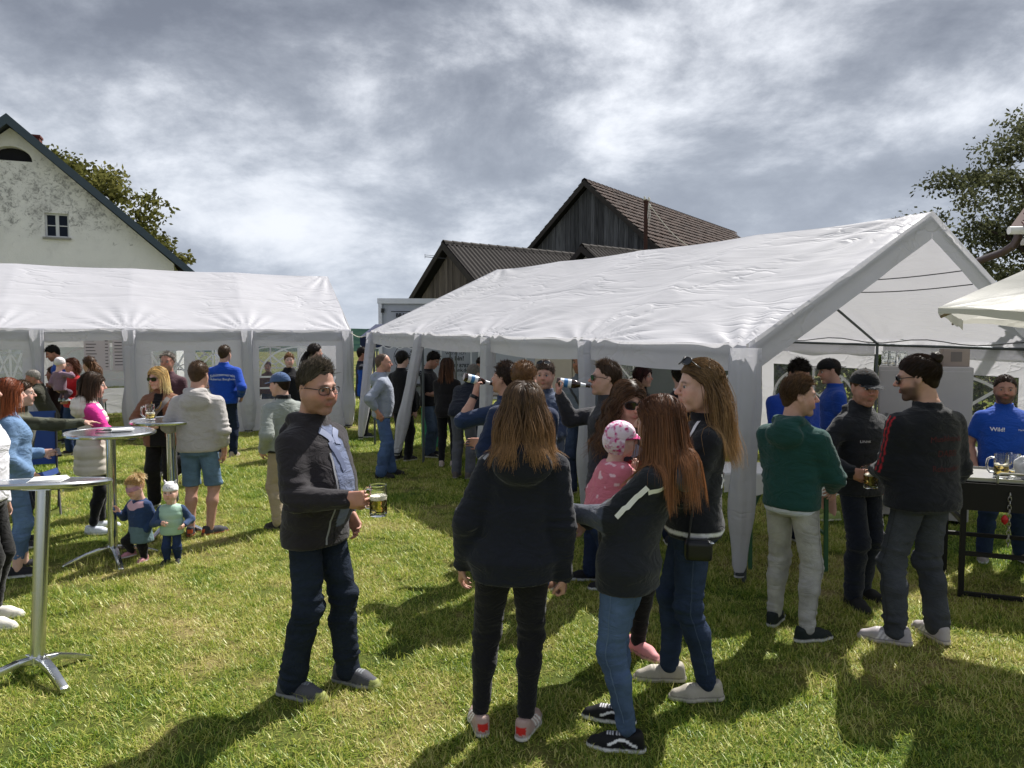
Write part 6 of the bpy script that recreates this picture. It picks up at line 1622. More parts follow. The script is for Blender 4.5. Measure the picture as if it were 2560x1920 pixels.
# --- beer-hall tables in the left tent
ORW = mat('varnished_wood', '#b0652c', .35, var=.25, vscale=3, coat=.2); GRN = mat('green_steel', '#2f5a3a', .5)
def trestle(name, loc, rz, label, w, ln, h, cat):
    r = empty(name, loc, rz, label, cat)
    n = 3 if w > .4 else 2
    for k in range(n): MB().box((0, (k - (n - 1) / 2) * (w / n), h - .013), (ln / 2, w / n / 2 - .003, .013)).build('plank', ORW, r, bevel=.003)
    for sx in (1, -1):
        x = sx * (ln / 2 - .3)
        for sy in (1, -1): MB().bar((x, sy * w * .38, h - .03), (x, sy * (w * .42), 0.0), .025, .025).build('leg', GRN, r)
        MB().bar((x, -w * .40, h * .35), (x, w * .40, h * .35), .02, .02).build('crossbar', GRN, r); MB().bar((x, 0, h * .35), (x - sx * .3, 0, h - .03), .018, .018).build('brace', GRN, r)
la = math.atan2(LA.y, LA.x)
def tin(l, w): q = T1.xy(l, w); return Vector((q.x, q.y, gz(q.x, q.y)))
trestle('beer_table', tin(4.6, 2.9), la + R(90), 'orange varnished beer table where the old man leans', .5, 2.2, .77, 'table')
trestle('beer_bench', tin(5.25, 2.9), la + R(90), 'orange varnished bench under the seated old men', .25, 2.2, .45, 'bench')
trestle('beer_table', tin(7.3, 2.6), la + R(90), 'orange varnished beer table behind the windowed tent wall', .5, 2.2, .77, 'table')
trestle('beer_bench', tin(6.75, 3.0), la + R(90), 'orange varnished bench beside the table behind the tent wall', .25, 2.2, .45, 'bench')
def menu(l, label, w, h, z):
    q = T1.xy(l, T1.W - .08); r = empty('menu_sheet', (q.x, q.y, z), la, label, 'poster')
    MB().box((0, 0, 0), (w / 2, .004, h / 2)).build('paper', mat('menu_paper', '#d9d6dc', .8, var=.04), r); k = 0; zz = h / 2 - .12; random.seed(int(l * 10))
    flat_text('Speisen', .09, Matrix.Translation((0, -.006, h / 2 - .05)), '#2a2a30', r)
    while zz > -h / 2 + .06:
        ln = random.uniform(.3, .42) * w; MB().box((-w * .42 + ln / 2, -.006, zz), (ln / 2, .0015, .008)).build('text_line', mat('ink_#3a3a42', '#3a3a42', .8), r); MB().box((w * .38, -.006, zz), (.03, .0015, .008)).build('text_line', mat('ink_#3a3a42', '#3a3a42', .8), r); zz -= .075
menu(5.15, 'pale printed menu sheet hung on the tent back wall above the old man', .52, .95, 1.72); menu(5.72, 'wider pale printed menu sheet hung beside the first menu', .5, .85, 1.66)
for k, (l, w, lb) in enumerate(((4.55, 2.5, 'small beer mug standing by the old man on the orange table'), (7.2, 2.2, 'beer mug on the orange table behind the tent wall'))):
    q = tin(l, w); mug((q.x, q.y, q.z + .771), lb, .6, k)

# --- right: tables, fridge, grill, umbrella
def cloth_table():
    c = on_ground(1962, 6.05); r = empty('serving_table', c, R(-6), 'narrow serving table with white paper cloth and green legs in front of the helpers', 'table'); w, d, h = .52, .28, .80
    MB().box((0, 0, h - .015), (w, d, .015)).build('plank', ORW, r)
    wc = cloth_mat('paper_cloth', (.80, .80, .80), .12, .25)
    def fn(U, Vv):
        # profile over the plank: front drop, top, back drop
        t = Vv * 3; x = (U * 2 - 1) * (w + .01); n = fbm(np.stack([U * 9, Vv * 4, U * 0], 1), 3)
        y = np.where(t < 1, -d - .008 - .015 * n * (1 - t), np.where(t < 2, -d - .008 + (t - 1) * (2 * d + .016), d + .008 + .015 * n * (t - 2)))
        z = np.where(t < 1, h + .006 - (.17 + .03 * n) * (1 - t), np.where(t < 2, h + .006, h + .006 - (.17 + .03 * n) * (t - 2))); return np.stack([x, y, z], 1)
    grid_cloth('paper_cloth', wc, r, fn, 60, 36)
    for sx in (1, -1):
        for sy in (1, -1): MB().bar((sx * (w - .22), sy * d * .7, h - .03), (sx * (w - .22), sy * d * .85, 0), .03, .03).build('leg', GRN, r)
        MB().bar((sx * (w - .22), -d * .75, .3), (sx * (w - .22), d * .75, .3), .02, .02).build('crossbar', GRN, r); MB().bar((sx * (w - .22), 0, .3), (sx * (w - .42), 0, h - .04), .02, .02).build('brace', GRN, r)
    bw = empty('bowl', (c.x + .36, c.y - .10, c.z + h + .008), 0, 'black shallow bowl on the white paper cloth', 'bowl'); MB().lathe([(.05, 0), (.09, .03), (.10, .04), (.094, .04), (.05, .008), (.001, .008)], 24).build('dish', mat('black_plastic', '#16171a', .35), bw, smooth=True)
    bk = empty('bucket', (c.x + .26, c.y + .12, c.z + h + .008), 0, 'white plastic bucket on the serving table behind the green hoodie man', 'bucket'); MB().lathe([(.09, 0), (.11, .22), (.118, .225), (.118, .24), (.106, .24), (.088, .01), (.001, .01)], 24).build('tub', mat('white_plastic', '#d9d6d2', .4), bk, smooth=True); MB().tube([(.115 * math.cos(a), .115 * math.sin(a) * .2 - .1, .23 - .09 * math.sin(a)) for a in np.linspace(0, math.pi, 9)], .004, 5).build('handle', STEEL, bk)
cloth_table()
def fridge():
    c = on_ground(2312, 7.6); r = empty('refrigerator', c, R(-28), 'tall beige grey refrigerator with mugs and a box on top', 'refrigerator'); H = at(2312, 915, 7.6).z - c.z; m = mat('fridge_enamel', '#b3aeaa', .45, var=.08)
    MB().box((0, 0, H / 2 + .02), (.42, .33, H / 2 - .02)).build('cabinet', m, r, bevel=.012); MB().box((-.0, -.352, H / 2 + .06), (.405, .022, H / 2 - .10)).build('door', m, r, bevel=.01)
    MB().box((-.33, -.39, H * .6), (.014, .018, .16)).build('handle', mat('fridge_handle', '#6c6a68', .4), r, bevel=.004)
    for sx in (1, -1):
        for sy in (1, -1): MB().lathe([(.025, 0), (.025, .045)], 10, (sx * .34, sy * .26, 0)).build('foot', mat('black_plastic', '#16171a', .35), r)
    M = Matrix.Translation(c) @ Matrix.Rotation(R(-28), 4, 'Z')
    for k, (x, y, f, lb) in enumerate(((-.30, -.12, 0, 'empty beer mug at the front corner of the refrigerator top'), (-.20, .08, 0, 'empty beer mug behind another on the refrigerator top'), (-.36, .05, 0, 'empty beer mug at the side edge of the refrigerator top'), (.10, -.16, .5, 'half full beer mug beside the box on the refrigerator'))):
        p = M @ Vector((x, y, H + .001)); mug(p, lb, f if f else .03, .6 * k, foam=.01 if f else 0)
    p = M @ Vector((.27, .02, H + .001)); b = empty('cardboard_box', p, R(-20), 'small pale cardboard box on the refrigerator beside a mug', 'box'); MB().box((0, 0, .09), (.12, .1, .09)).build('carton', mat('carton', '#a3948a', .85, var=.15), b, bevel=.003); MB().box((0, -.1015, .10), (.05, .001, .05)).build('print', mat('carton_print', '#7d7570', .8), b)
    p = M @ Vector((-.06, .12, H + .001)); t = empty('cleaning_cloth', p, 0, 'crumpled blue cloth on top of the refrigerator', 'cloth')
    V, F = nets(lambda P: sd_ell(P, (0, 0, .04), (.12, .09, .05)) + .02 * fbm(P * 22, 2), (-.18, -.15, -.03), (.18, .15, .14), .01); V[:, 2] = np.maximum(V[:, 2], 0); link('fabric', np_mesh('fabric', V, F, np.tile(V3(lin('#3f5f8f')), (len(V), 1))), FAB, t)
fridge()
def grill():
    c = ground(2401, 1492); d = Vector((.93, -.36, 0)).normalized(); r = empty('grill_trough', c, math.atan2(d.y, d.x), 'black steel charcoal grill trough on square tube legs', 'grill'); bl = mat('grill_black', '#141312', .55, .3, var=.25)
    Ln, Wd, h = 1.9, .62, .86; leg = .035
    for x in (0, Ln):
        for y in (0, Wd): MB().box((x, y, h / 2 - .09), (leg / 2, leg / 2, h / 2 - .09)).build('leg', bl, r)
        MB().bar((x, .018, .56), (x, Wd - .018, .56), .03, .03).build('rail', mat('grill_rail', '#6a6762', .35, .7), r)
    for y in (0, Wd): MB().bar((.018, y, .33), (Ln - .018, y, .33), .03, .03).build('rail', bl, r)
    MB().bar((.018, 0, .03), (Ln - .018, 0, .03), .03, .03).build('rail', bl, r)
    tz = h; bz = h - .20
    for nm, P in (('trough_side', [(-.04, -.04, bz), (Ln + .04, -.04, bz), (Ln + .04, -.04, tz), (-.04, -.04, tz)]), ('trough_side', [(Ln + .04, Wd + .04, bz), (-.04, Wd + .04, bz), (-.04, Wd + .04, tz), (Ln + .04, Wd + .04, tz)]), ('trough_end', [(-.04, Wd + .035, bz), (-.04, -.035, bz), (-.04, -.035, tz), (-.04, Wd + .035, tz)]), ('trough_end', [(Ln + .04, -.035, bz), (Ln + .04, Wd + .035, bz), (Ln + .04, Wd + .035, tz), (Ln + .04, -.035, tz)])): MB().slab(P, .004).build(nm, bl, r)
    MB().box((Ln / 2, Wd / 2, bz + .006), (Ln / 2 + .034, Wd / 2 + .034, .004)).build('trough_floor', bl, r)
    al = mat('tray_aluminium', '#a9a9a6', .3, .9, var=.1); ty = .012
    MB().box((.42, Wd / 2, tz + .006), (.40, Wd / 2 - .02, .004)).build('tray', al, r)
    for y in (.03, Wd - .03): MB().box((.42, y, tz + .017), (.40, .004, .012)).build('tray_rim', al, r)
    for x in (.024, .816): MB().box((x, Wd / 2, tz + .017), (.004, Wd / 2 - .036, .012)).build('tray_rim', al, r)
    MB().tube([(.20, -.02, tz + .005), (.20, -.02, tz + .06), (.22, -.02, tz + .075), (.40, -.02, tz + .075), (.42, -.02, tz + .06), (.42, -.02, tz + .005)], .009, 8).build('handle', al, r, smooth=True)
    cn = MB()
    for k in range(13): cn.tube([(.27 + .011 * math.cos(a) * (k % 2), -.055 + .011 * math.cos(a) * ((k + 1) % 2), tz - .07 - k * .03 + .02 * math.sin(a)) for a in np.linspace(0, 6.283, 9)], .003, 4, False)
    cc = cn.build('chain', al, r); cc['kind'] = 'stuff'
    V = MB().lathe([(.004, -.04), (.02, -.02), (.024, 0), (.012, .022), (.003, .03)], 12, (.24, -.07, tz - .24)).build('red_tag', mat('tag_red', '#b01c22', .5), r, smooth=True)
    M = r.matrix_basis if False else Matrix.Translation(c) @ Matrix.Rotation(math.atan2(d.y, d.x), 4, 'Z')
    mug(M @ Vector((.27, .20, tz + .0105)), 'tall beer mug half full standing on the grill tray, two handles of glass showing', .5, R(170), scale=1.15)
    mug(M @ Vector((.38, .34, tz + .0105)), 'empty beer mug just behind the half full one on the grill', .03, R(20), foam=0, scale=1.1)
    p = M @ Vector((.44, .18, tz + .0105)); n = empty('plastic_bag', p, 0, 'crumpled clear plastic bag on the grill beside the mugs', 'bag')
    V, F = nets(lambda P: sd_ell(P, (0, 0, .08), (.09, .09, .10)) + .035 * fbm(P * 17, 3), (-.18, -.18, -.04), (.18, .18, .24), .009); V[:, 2] = np.maximum(V[:, 2], 0); link('film', np_mesh('film', V, F, smooth=False), mat('film', '#c9cbd0', .25, var=.1), n)
grill()
def umbrella():
    tip = at(2345, 768, 3.9); c = Vector((tip.x + 1.40, tip.y + .30, 0)); c.z = gz(c.x, c.y); r = empty('parasol', c, 0, 'cream market parasol with sagging edge over the grill', 'parasol')
    zt = tip.z - c.z; rad = math.hypot(1.40, .30); a0 = math.atan2(-.30, -1.40); n = 4; cr = cloth_mat('parasol_cloth', (.60, .595, .56), .4, .3); pk = zt + .55
    cs = [Vector((rad * math.cos(a0 + 6.2832 * k / n), rad * math.sin(a0 + 6.2832 * k / n), zt)) for k in range(n)]
    for k in range(n):
        p, q = cs[k], cs[(k + 1) % n]
        def fn(U, Vv):
            e = V3(p)[None] * (1 - U)[:, None] + V3(q)[None] * U[:, None]; top = V3((0, 0, pk)); P = e * (1 - Vv)[:, None] + top * Vv[:, None]
            sag = np.sin(U * math.pi); P[:, 2] -= .10 * sag * np.sin(np.clip(Vv + .15, 0, 1) * math.pi) + .0 * sag; rr = 1 - .10 * sag * (1 - Vv); P[:, 0] *= rr; P[:, 1] *= rr; P[:, 2] += .012 * fbm(P * 5, 2) * (Vv < .98); return P
        grid_cloth('canopy_panel', cr, r, fn, 24, 24)
        def fv(U, Vv):
            e = V3(p)[None] * (1 - U)[:, None] + V3(q)[None] * U[:, None]; sag = np.sin(U * math.pi); rr = 1 - .10 * sag; e[:, 0] *= rr; e[:, 1] *= rr; e[:, 2] -= .10 * sag * math.sin(.15 * math.pi); e[:, 2] -= Vv * (.035 + .025 * sag); e *= (1 + .004 * np.sin(U * 30))[:, None]; return e
        grid_cloth('canopy_edge', cr, r, fv, 24, 5)
        MB().tube([cs[k] * .985 - Vector((0, 0, .02)), Vector((0, 0, pk - .05))], .009, 6).build('rib', mat('rib_wood', '#7a6a50', .6), r)
    MB().tube([(0, 0, 0), (0, 0, pk + .08)], .024, 12).build('pole', mat('rib_wood', '#7a6a50', .6), r, smooth=True); MB().box((0, 0, .04), (.25, .25, .04)).build('base', mat('concrete', '#8a8880', .9), r, bevel=.01)
umbrella()
def right_house():
    e = at(2512, 566, 9.0); c = Vector((e.x + .14, e.y, 0)); c.z = gz(c.x, c.y); r = empty('cottage', c, R(-8), 'plastered cottage corner with red plain-tile roof and brown downpipe by the tree', 'house')
    h = e.z - c.z; wl = mat('cottage_wall', '#c9c5bb', .9, var=.1, bump=.2)
    # local x along the eave (away from the photographer), y into the house
    MB().box((3.9, 1.65, h / 2 - .15), (2.2, 1.2, h / 2 - .16)).build('wall', wl, r); MB().box((3.2, .10, h - .16), (3.0, .18, .04)).build('eave_board', wl, r)
    gt = mat('gutter_white', '#d2d1cc', .4); MB().tube([(-.16, -.16, h - .07), (6, -.16, h - .07)], .05, 10).build('gutter', gt, r, smooth=True)
    MB().lathe([(.035, h - .30), (.06, h - .18), (.085, h - .14)], 12, (.10, -.16, 0)).build('gutter_outlet', gt, r, smooth=True)
    br = mat('downpipe_brown', '#3d2f2c', .45); Mi = (Matrix.Translation(c) @ Matrix.Rotation(R(-8), 4, 'Z')).inverted(); wq = [at(2546, 560, 9.05), at(2546, 592, 9.05), at(2536, 612, 9.1), at(2510, 630, 9.4), at(2445, 653, 10.1), at(2432, 665, 10.2)]; wq.append(Vector((wq[-1].x, wq[-1].y, gz(wq[-1].x, wq[-1].y)))); MB().tube([Mi @ q for q in wq], .05, 10).build('downpipe', br, r, smooth=True)
    tm = mat('red_tile', '#4a2724', .75, var=.35, vscale=5); sl = math.tan(R(40)); tw, tl = .19, .24
    MB().slab([(-.12, -.12, h - .01), (6.0, -.12, h - .01), (6.0, 2.75, h + 2.87 * sl), (2.6, 2.75, h + 2.87 * sl)], .05).build('roof_deck', tm, r)
    V = []; P = [(0, 0), (tw, 0), (tw, tl * .75), (tw * .75, tl * .93), (tw * .5, tl), (tw * .25, tl * .93), (0, tl * .75)]
    me = MB().slab([(x - tw / 2, -y, 0) for x, y in P][::-1], .016).mesh('roof_tile'); me.materials.append(tm)
    for i in range(9):
        for k in range(12):
            if -.1 + k * (tw + .004) + (.5 * tw if i % 2 else 0) < -.06 + i * .15 * .95: continue
            o = bpy.data.objects.new('roof_tile', me); COL.objects.link(o); o.parent = r; d = i * .15 + .10
            o.location = (-.1 + k * (tw + .004) + (.5 * tw if i % 2 else 0), -.22 + d, h + .045 + (d - .10) * sl + random.uniform(0, .004)); o.rotation_euler = (math.atan(sl) - .06, random.gauss(0, .01), 0)
    MB().slab([(2.7, .0, h + .055), (6.0, .0, h + .055), (6.0, 2.75, h + .055 + 2.75 * sl), (2.7, 2.75, h + .055 + 2.75 * sl)], .02).build('roof_tiles', tm, r)
right_house()
def dog():
    """small black and tan dog behind the grey hoodie man's legs"""
    c = ground(470, 1212); r = empty('dog', c, R(0), 'small black and tan dog sniffing the grass behind the shorts wearer', 'dog')
    def f(P):
        X = np.abs(P[:, 1]); Q = np.stack([P[:, 0], X, P[:, 2]], 1)
        d = sd_cone(P, (-.16, 0, .30), (.12, 0, .31), .075, .095); d = smin(d, sd_cone(P, (.10, 0, .30), (.18, 0, .36), .085, .06), .05)
        d = smin(d, sd_cone(P, (.17, 0, .35), (.29, 0, .27), .055, .045), .04); d = smin(d, sd_cone(P, (.27, 0, .27), (.37, 0, .20), .05, .024), .03)
        d = smin(d, sd_cone(Q, (.27, .035, .31), (.25, .06, .26), .022, .014), .015)
        d = smin(d, sd_cone(Q, (.12, .05, .26), (.11, .055, .14), .045, .026), .03); d = smin(d, sd_cone(Q, (.11, .055, .14), (.13, .055, .02), .024, .02), .015); d = smin(d, sd_cone(Q, (.13, .055, .018), (.16, .055, .016), .02, .018), .01)
        d = smin(d, sd_cone(Q, (-.15, .05, .28), (-.10, .06, .19), .06, .036), .03); d = smin(d, sd_cone(Q, (-.10, .06, .19), (-.18, .06, .11), .034, .022), .015); d = smin(d, sd_cone(Q, (-.18, .06, .11), (-.165, .06, .02), .02, .018), .01); d = smin(d, sd_cone(Q, (-.165, .06, .018), (-.13, .06, .016), .02, .018), .01)
        return smin(d, sd_cone(P, (-.22, 0, .33), (-.33, 0, .42), .022, .012), .02)
    V, F = nets(f, (-.4, -.16, -.01), (.44, .16, .48), .009); c_ = np.tile(V3((.012, .011, .012)), (len(V), 1)); c_[(V[:, 2] < .13) | ((V[:, 0] > .31) & (V[:, 2] < .24))] = V3((.14, .065, .025)); V[:, 2] -= 0
    V = V + vnormals(V, F) * (.004 * fbm(V * 60, 2))[:, None]; link('body', np_mesh('body', V, F, c_), attr_mat('fur', .8, .8, 200), r)
dog()

def cabinet():
    c = on_ground(1420, 10.6); r = empty('cool_cabinet', c, R(6), 'pale cream upright cool cabinet standing inside the right tent', 'cabinet'); m = mat('cabinet_cream', '#c9c3b4', .5, var=.06)
    MB().box((0, 0, 1.0), (.45, .32, .96)).build('cabinet', m, r, bevel=.01)
    for sx in (1, -1): MB().box((sx * .222, -.335, 1.02), (.215, .012, .90)).build('door', m, r, bevel=.004); MB().box((sx * .04, -.355, 1.1), (.01, .012, .12)).build('handle', STEEL, r)
    MB().box((0, 0, .02), (.4, .28, .02)).build('plinth', mat('black_plastic', '#16171a', .35), r)
cabinet()
def board():
    c = on_ground(1668, 9.2); r = empty('easel_board', c, R(-12), 'wooden framed board on legs inside the right tent', 'board'); w = mat('frame_wood', '#8c6a44', .6, var=.3)
    z0, z1, hw = .8, 1.62, .28
    MB().box((0, 0, (z0 + z1) / 2), (hw - .03, .006, (z1 - z0) / 2 - .03)).build('panel', mat('board_pane', '#7f8583', .3), r)
    for sx in (1, -1): MB().box((sx * hw, 0, (z0 + z1) / 2), (.03, .02, (z1 - z0) / 2 + .03)).build('frame_bar', w, r); MB().bar((sx * hw, .03, z0), (sx * (hw + .05), .03, 0), .04, .03).build('leg', w, r)
    for z in (z0, z1): MB().box((0, 0, z), (hw - .031, .019, .03)).build('frame_bar', w, r)
board()
def camp_chair():
    c = on_ground(66, 7.6); r = empty('camping_chair', c, R(35), 'dark folding camping chair with blue backrest behind the olive jacket person', 'chair'); bl = mat('chair_frame', '#1a1b1f', .5); fb = mat('chair_blue', '#27427c', .8, var=.1)
    for sx in (1, -1):
        MB().tube([(sx * .24, -.22, 0), (sx * .24, .2, .46), (sx * .25, .28, 1.06)], .012, 8).build('frame_tube', bl, r, smooth=True); MB().tube([(sx * .24, .22, 0), (sx * .24, -.22, .46)], .012, 8).build('frame_tube', bl, r, smooth=True); MB().bar((sx * .25, -.2, .64), (sx * .25, .22, .66), .04, .02).build('armrest', bl, r)
    grid_cloth('backrest', fb, r, lambda U, V: np.stack([(U * 2 - 1) * .25, .21 + .08 * V + .05 * np.sin(U * math.pi), .5 + .58 * V], 1), 10, 12); grid_cloth('seat', fb, r, lambda U, V: np.stack([(U * 2 - 1) * .24, -.22 + .42 * V, .46 - .05 * np.sin(U * math.pi)], 1), 10, 10)
camp_chair()
# ================================================================== people
def stripes(test, col):
    c1 = V3(lin(col))
    def f(s, V, c0):
        c = np.tile(c0, (len(V), 1)); c[test(s, V)] = c1; return c
    return f
def zt(s, t): return s.hipz + t * (s.shz - s.hipz)
NEAR, MID, FAR = .0112, .0155, .0230

# --- man with glasses and mug
p = Person(797, 1722, top=906, face=114, h=NEAR, belly=.075, bulk=1.04, chub=.006, facew=1.08, nose=1.15, skin='#b5826c', eyes='#4a4a48', armR=(.17, .33, 1.09, .6, -1, -.5), armL='pocket', handR=dict(palm=(-1, .1, 0), curl=1.15, thumb=.5, dir=(-.12, 1, .12)), head=(12, 6, 2), feet=((.12, -.07, -6), (-.12, .10, -2)), label='man in glasses and open charcoal hooded jacket holding a mug of pale beer', lace='#8a8f94')
def jk(s, V, c0):
    c = np.tile(c0, (len(V), 1)); t = (V[:, 2] - s.hipz) / (s.shz - s.hipz); fr = V[:, 1] > .02
    w = np.interp(t, [-.2, .1, .45, .75, 1.0], [.035, .05, .075, .07, .045]) * s.u; m = fr & (np.abs(V[:, 0] + .012) < w) & (t < 1.04) & (t > .0)
    c[m] = V3(lin('#66708c')); e = fr & (np.abs(np.abs(V[:, 0] + .012) - w) < .007) & (t < 1.0); c[e] = V3(lin('#0c0c0e'))
    return c
p.top('jacket', '#2b282c', hem=-.20, hood=1.0, colf=jk, collar=.018, sleeve=1.92, add=.018, amp=.013)
p.patch([(.05, .2, zt(p, .98)), (.02, .22, zt(p, .8)), (-.01, .24, zt(p, .62))], .035, '#5d6682', 'shirt_placket'); p.patch([(.075, .1, zt(p, 1.03)), (.03, .16, zt(p, .99)), (.015, .2, zt(p, .93))], .04, '#77809c', 'shirt_collar'); p.patch([(-.075, .1, zt(p, 1.03)), (-.035, .16, zt(p, .99)), (-.02, .2, zt(p, .93))], .04, '#77809c', 'shirt_collar')
p.patch([(.10, .2, zt(p, -.18)), (.085, .25, zt(p, .3)), (.07, .2, zt(p, .8))], .012, '#8d8f96', 'zip_tape')
p.trousers('jeans', '#1c2636', 'regular', hem=.1, amp=.016); p.shoes('#4b4c52', '#8e8f90', tip='#9aa060', k=1.05); p.body(stubble='#6a5248', brow='#3c3028'); p.hair_short('#5a524a', ln=.046, up=1.1, hairline=.078, sides=.5, th=.005, n=4200); p.glasses('#1a1a1d')
g = p.grip(1); M = p.root_matrix(); fw = (M.to_3x3() @ Vector((0, 1, 0)))
mug(g + fw * .075 + Vector((0, 0, -.085)), 'dimpled beer mug half full of pale beer in the hand of the man in glasses', .52, math.atan2(-fw.y, -fw.x), foam=.02)

# --- woman from behind, brown hair
p = Person(1282, 1832, top=958, face=4, h=NEAR, fem=True, bulk=1.08, lean=(.05, 0), feet=((.065, .0, 16), (-.165, .02, -16)), armR=(.25, .0, .80, .4, -1, 0), armL=(.255, .03, .84, .6, -1, -.2), handR=dict(curl=1.0, palm=(-1, .2, 0)), label='woman from behind in plain black hooded jacket with wavy brown hair', skin='#b98d78', lace='#c8b4aa')
p.top('jacket', '#1c1f28', hem=-.22, hood=1.25, flare=.015, amp=.012, add=.018, sleeve=1.95)
p.trousers('trousers', '#17171b', 'skinny', hem=-.06); p.shoes('#ad958c', '#dcd8d2', stripe='#e8e4e0', heel='#c22a22', k=.98); p.body(); p.hair_long('#46362a', '#957149', .34, n=4600, fan=.17, wave=.30, width=.0028, part=.0, curl_f=30, th=.013)
for sx in (1, -1): p.patch([(sx * .11, -.05, zt(p, 1.02)), (sx * .135, -.06, zt(p, .97))], .02, '#9a9a9e', 'eyelet')

# --- red-haired woman
p = Person(1562, 1838, top=990, face=-58, h=NEAR, fem=True, bulk=1.02, lean=(.11, -.13), feet=((.10, .08, -14), (-.12, -.06, -20)), armL=(.03, .30, 1.13, .8, -.5, -1), armR='front', handL=dict(palm=(-.6, .6, 0), curl=.5), label='woman with long straight auburn hair in black and grey jacket with white tapes', skin='#c29a86', lace='#d8d8dc')
def jr(s, V, c0):
    c = np.tile(c0, (len(V), 1)); e = s.EL[-1]; d = np.linalg.norm(V - e, axis=1); w = s.WR[-1]
    ax = (w - e) / np.linalg.norm(w - e); t = (V - e) @ ax; r = np.linalg.norm(V - e - t[:, None] * ax, axis=1)
    c[((t > -.03) & (r < .085)) & (V[:, 1] > .05)] = V3(lin('#474c58')); c[(t > np.linalg.norm(w - e) * .9) & (r < .08)] = V3(lin('#7d828c'))
    hd = (V[:, 1] < s.NK[1] - .06) & (np.abs(V[:, 0]) < .15) & (V[:, 2] > s.NK[2] - .19) & (V[:, 2] < s.NK[2] + .03) & (V[:, 1] < -.13 + s.NK[1] + .03); c[hd] = V3(lin('#464a55')); return c
p.top('jacket', '#202329', hem=-.24, hood=1.25, colf=jr, amp=.012, add=.018, flare=.012, sleeve=1.93)
S, E = p.SH[-1], p.EL[-1]; o = V3((-.08, -.05, 0)); a = S + (E - S) * .15 + o; b = S + (E - S) * .85 + o; p.patch([tuple(a), tuple((a + b) / 2), tuple(b)], .024, '#e6e6ea', 'reflective_tape'); a2 = S + (E - S) * .30 + V3((-.06, -.09, 0)); p.patch([tuple(a2), tuple(a2 + V3((.10, -.05, .035)))], .026, '#e6e6ea', 'reflective_tape')
p.print_text('SC', .10, zt(p, .62), .05, '#27463c'); 
jn = p.trousers('jeans', '#3d5577', 'skinny', hem=-.02, amp=.013); p.seams(jn, '#566a86', w=.004); p.shoes('#101013', '#dadad8', k=1.02, wave='#e4e4e4')
p.body(); p.hair_long('#523324', '#966743', .50, n=4600, fan=.12, wave=.05, width=.0026, part=.01, th=.012, grav=.5)

# --- tall blonde woman
p = Person(1722, 1722, top=903, face=-80, h=NEAR, fem=True, bulk=1.1, lean=(.02, -.05), feet=((.08, .10, -6), (-.10, -.08, -10)), armL=(.02, .25, 1.12, .8, -.7, -.6), armR='front', head=(-16, 2, 0), label='tall smiling woman with long dark blonde hair in black sweatshirt with white hem', skin='#c69a85', chub=.005)
def jb(s, V, c0):
    c = np.tile(c0, (len(V), 1)); t = (V[:, 2] - s.hipz) / (s.shz - s.hipz); c[(t < -.005 + .0 * t) & (t > -.05) & (np.abs(V[:, 0]) < .26)] = V3(lin('#e4e4ea')); return c
p.top('sweatshirt', '#191b21', hem=-.10, colf=jb, amp=.012, add=.02, collar=.01)
S = p.SH[-1]; p.patch([tuple(S + V3((.10, .02, .08))), tuple(S + V3((.04, .07, .05))), tuple(S + V3((.01, .10, -.03)))], .022, '#e6e6ea', 'shoulder_piping')
p.print_text('Gru', .02, zt(p, .60), .05, '#dcdce2'); p.print_text('HICH', .02, zt(p, .47), .10, '#e2e2e8', bold=.004); p.print_text('S', .03, zt(p, .76), .07, '#e2e2e8', bold=.003)
jn = p.trousers('jeans', '#24344f', 'slim', hem=.05, amp=.014); p.seams(jn, '#34445e'); p.k['lace'] = '#d8d2c4'; p.shoes('#a8a296', '#bdb8ac', k=1.0); p.body(lips='#a85a50', brow='#5a4430'); p.hair_long('#5f4a34', '#a58257', .48, n=4200, fan=.16, wave=.20, width=.0028, part=.015, sweep=1.6, th=.012, curl_f=24, hairline=.066); p.glasses('#0c0c0e', lens='#0a0b0e', big=1.15, up=.060, tilt=R(42), back=.0)
q = p.world((-.24, -.02, zt(p, -.16))); hb = empty('handbag', q, -p.face, 'small dark shoulder bag hanging at the blonde woman hip', 'bag')
V, F = nets(lambda P: sd_box(P, (0, 0, 0), (.03, .07, .055), .022), (-.06, -.14, -.11), (.06, .14, .11), .01); link('pouch', np_mesh('pouch', V, F), mat('bag_leather', '#14161c', .35), hb); MB().tube([(0, .05, .045), (.03, .02, .3), (.10, -.04, .55)], .006, 6).build('strap', mat('bag_leather', '#14161c', .35), hb); MB().lathe([(.012, -.004), (.018, 0), (.012, .004)], 12, (-.02, -.06, .045)).build('buckle', CHROME, hb)

# --- curly-haired woman with baby
p = Person(1566, d=4.3, top=953, face=168, h=NEAR, fem=True, armR=(.02, .20, 1.05, .8, -.6, -.6), armL='baby', head=(-6, 6, 0), feet=((.10, .05, 20), (-.10, .0, -20)), label='curly-haired woman in sunglasses and red sleeves carrying a baby', skin='#bd8f79', handR=dict(palm=(-.6, .2, .8), curl=.5))
p.top('jacket', '#3a3a42', hem=-.12, colf=stripes(lambda s, V: np.linalg.norm(V - s.WR[1], axis=1) < .22, '#a82a30'), collar=.02); p.trousers('trousers', '#101014', 'slim'); p.shoes('#cf8f92', '#d9a5a5'); p.body(); p.hair_long('#4a3424', '#75543a', .44, n=3000, fan=.25, wave=.9, width=.004, curl_f=60, hairline=.052); p.glasses('#17171a', lens='#101216', big=1.2)
p.patch([(.04, .17, zt(p, 1.0)), (.0, .19, zt(p, .92)), (-.05, .17, zt(p, 1.0))], .07, '#8a8a9c', 'neck_scarf')
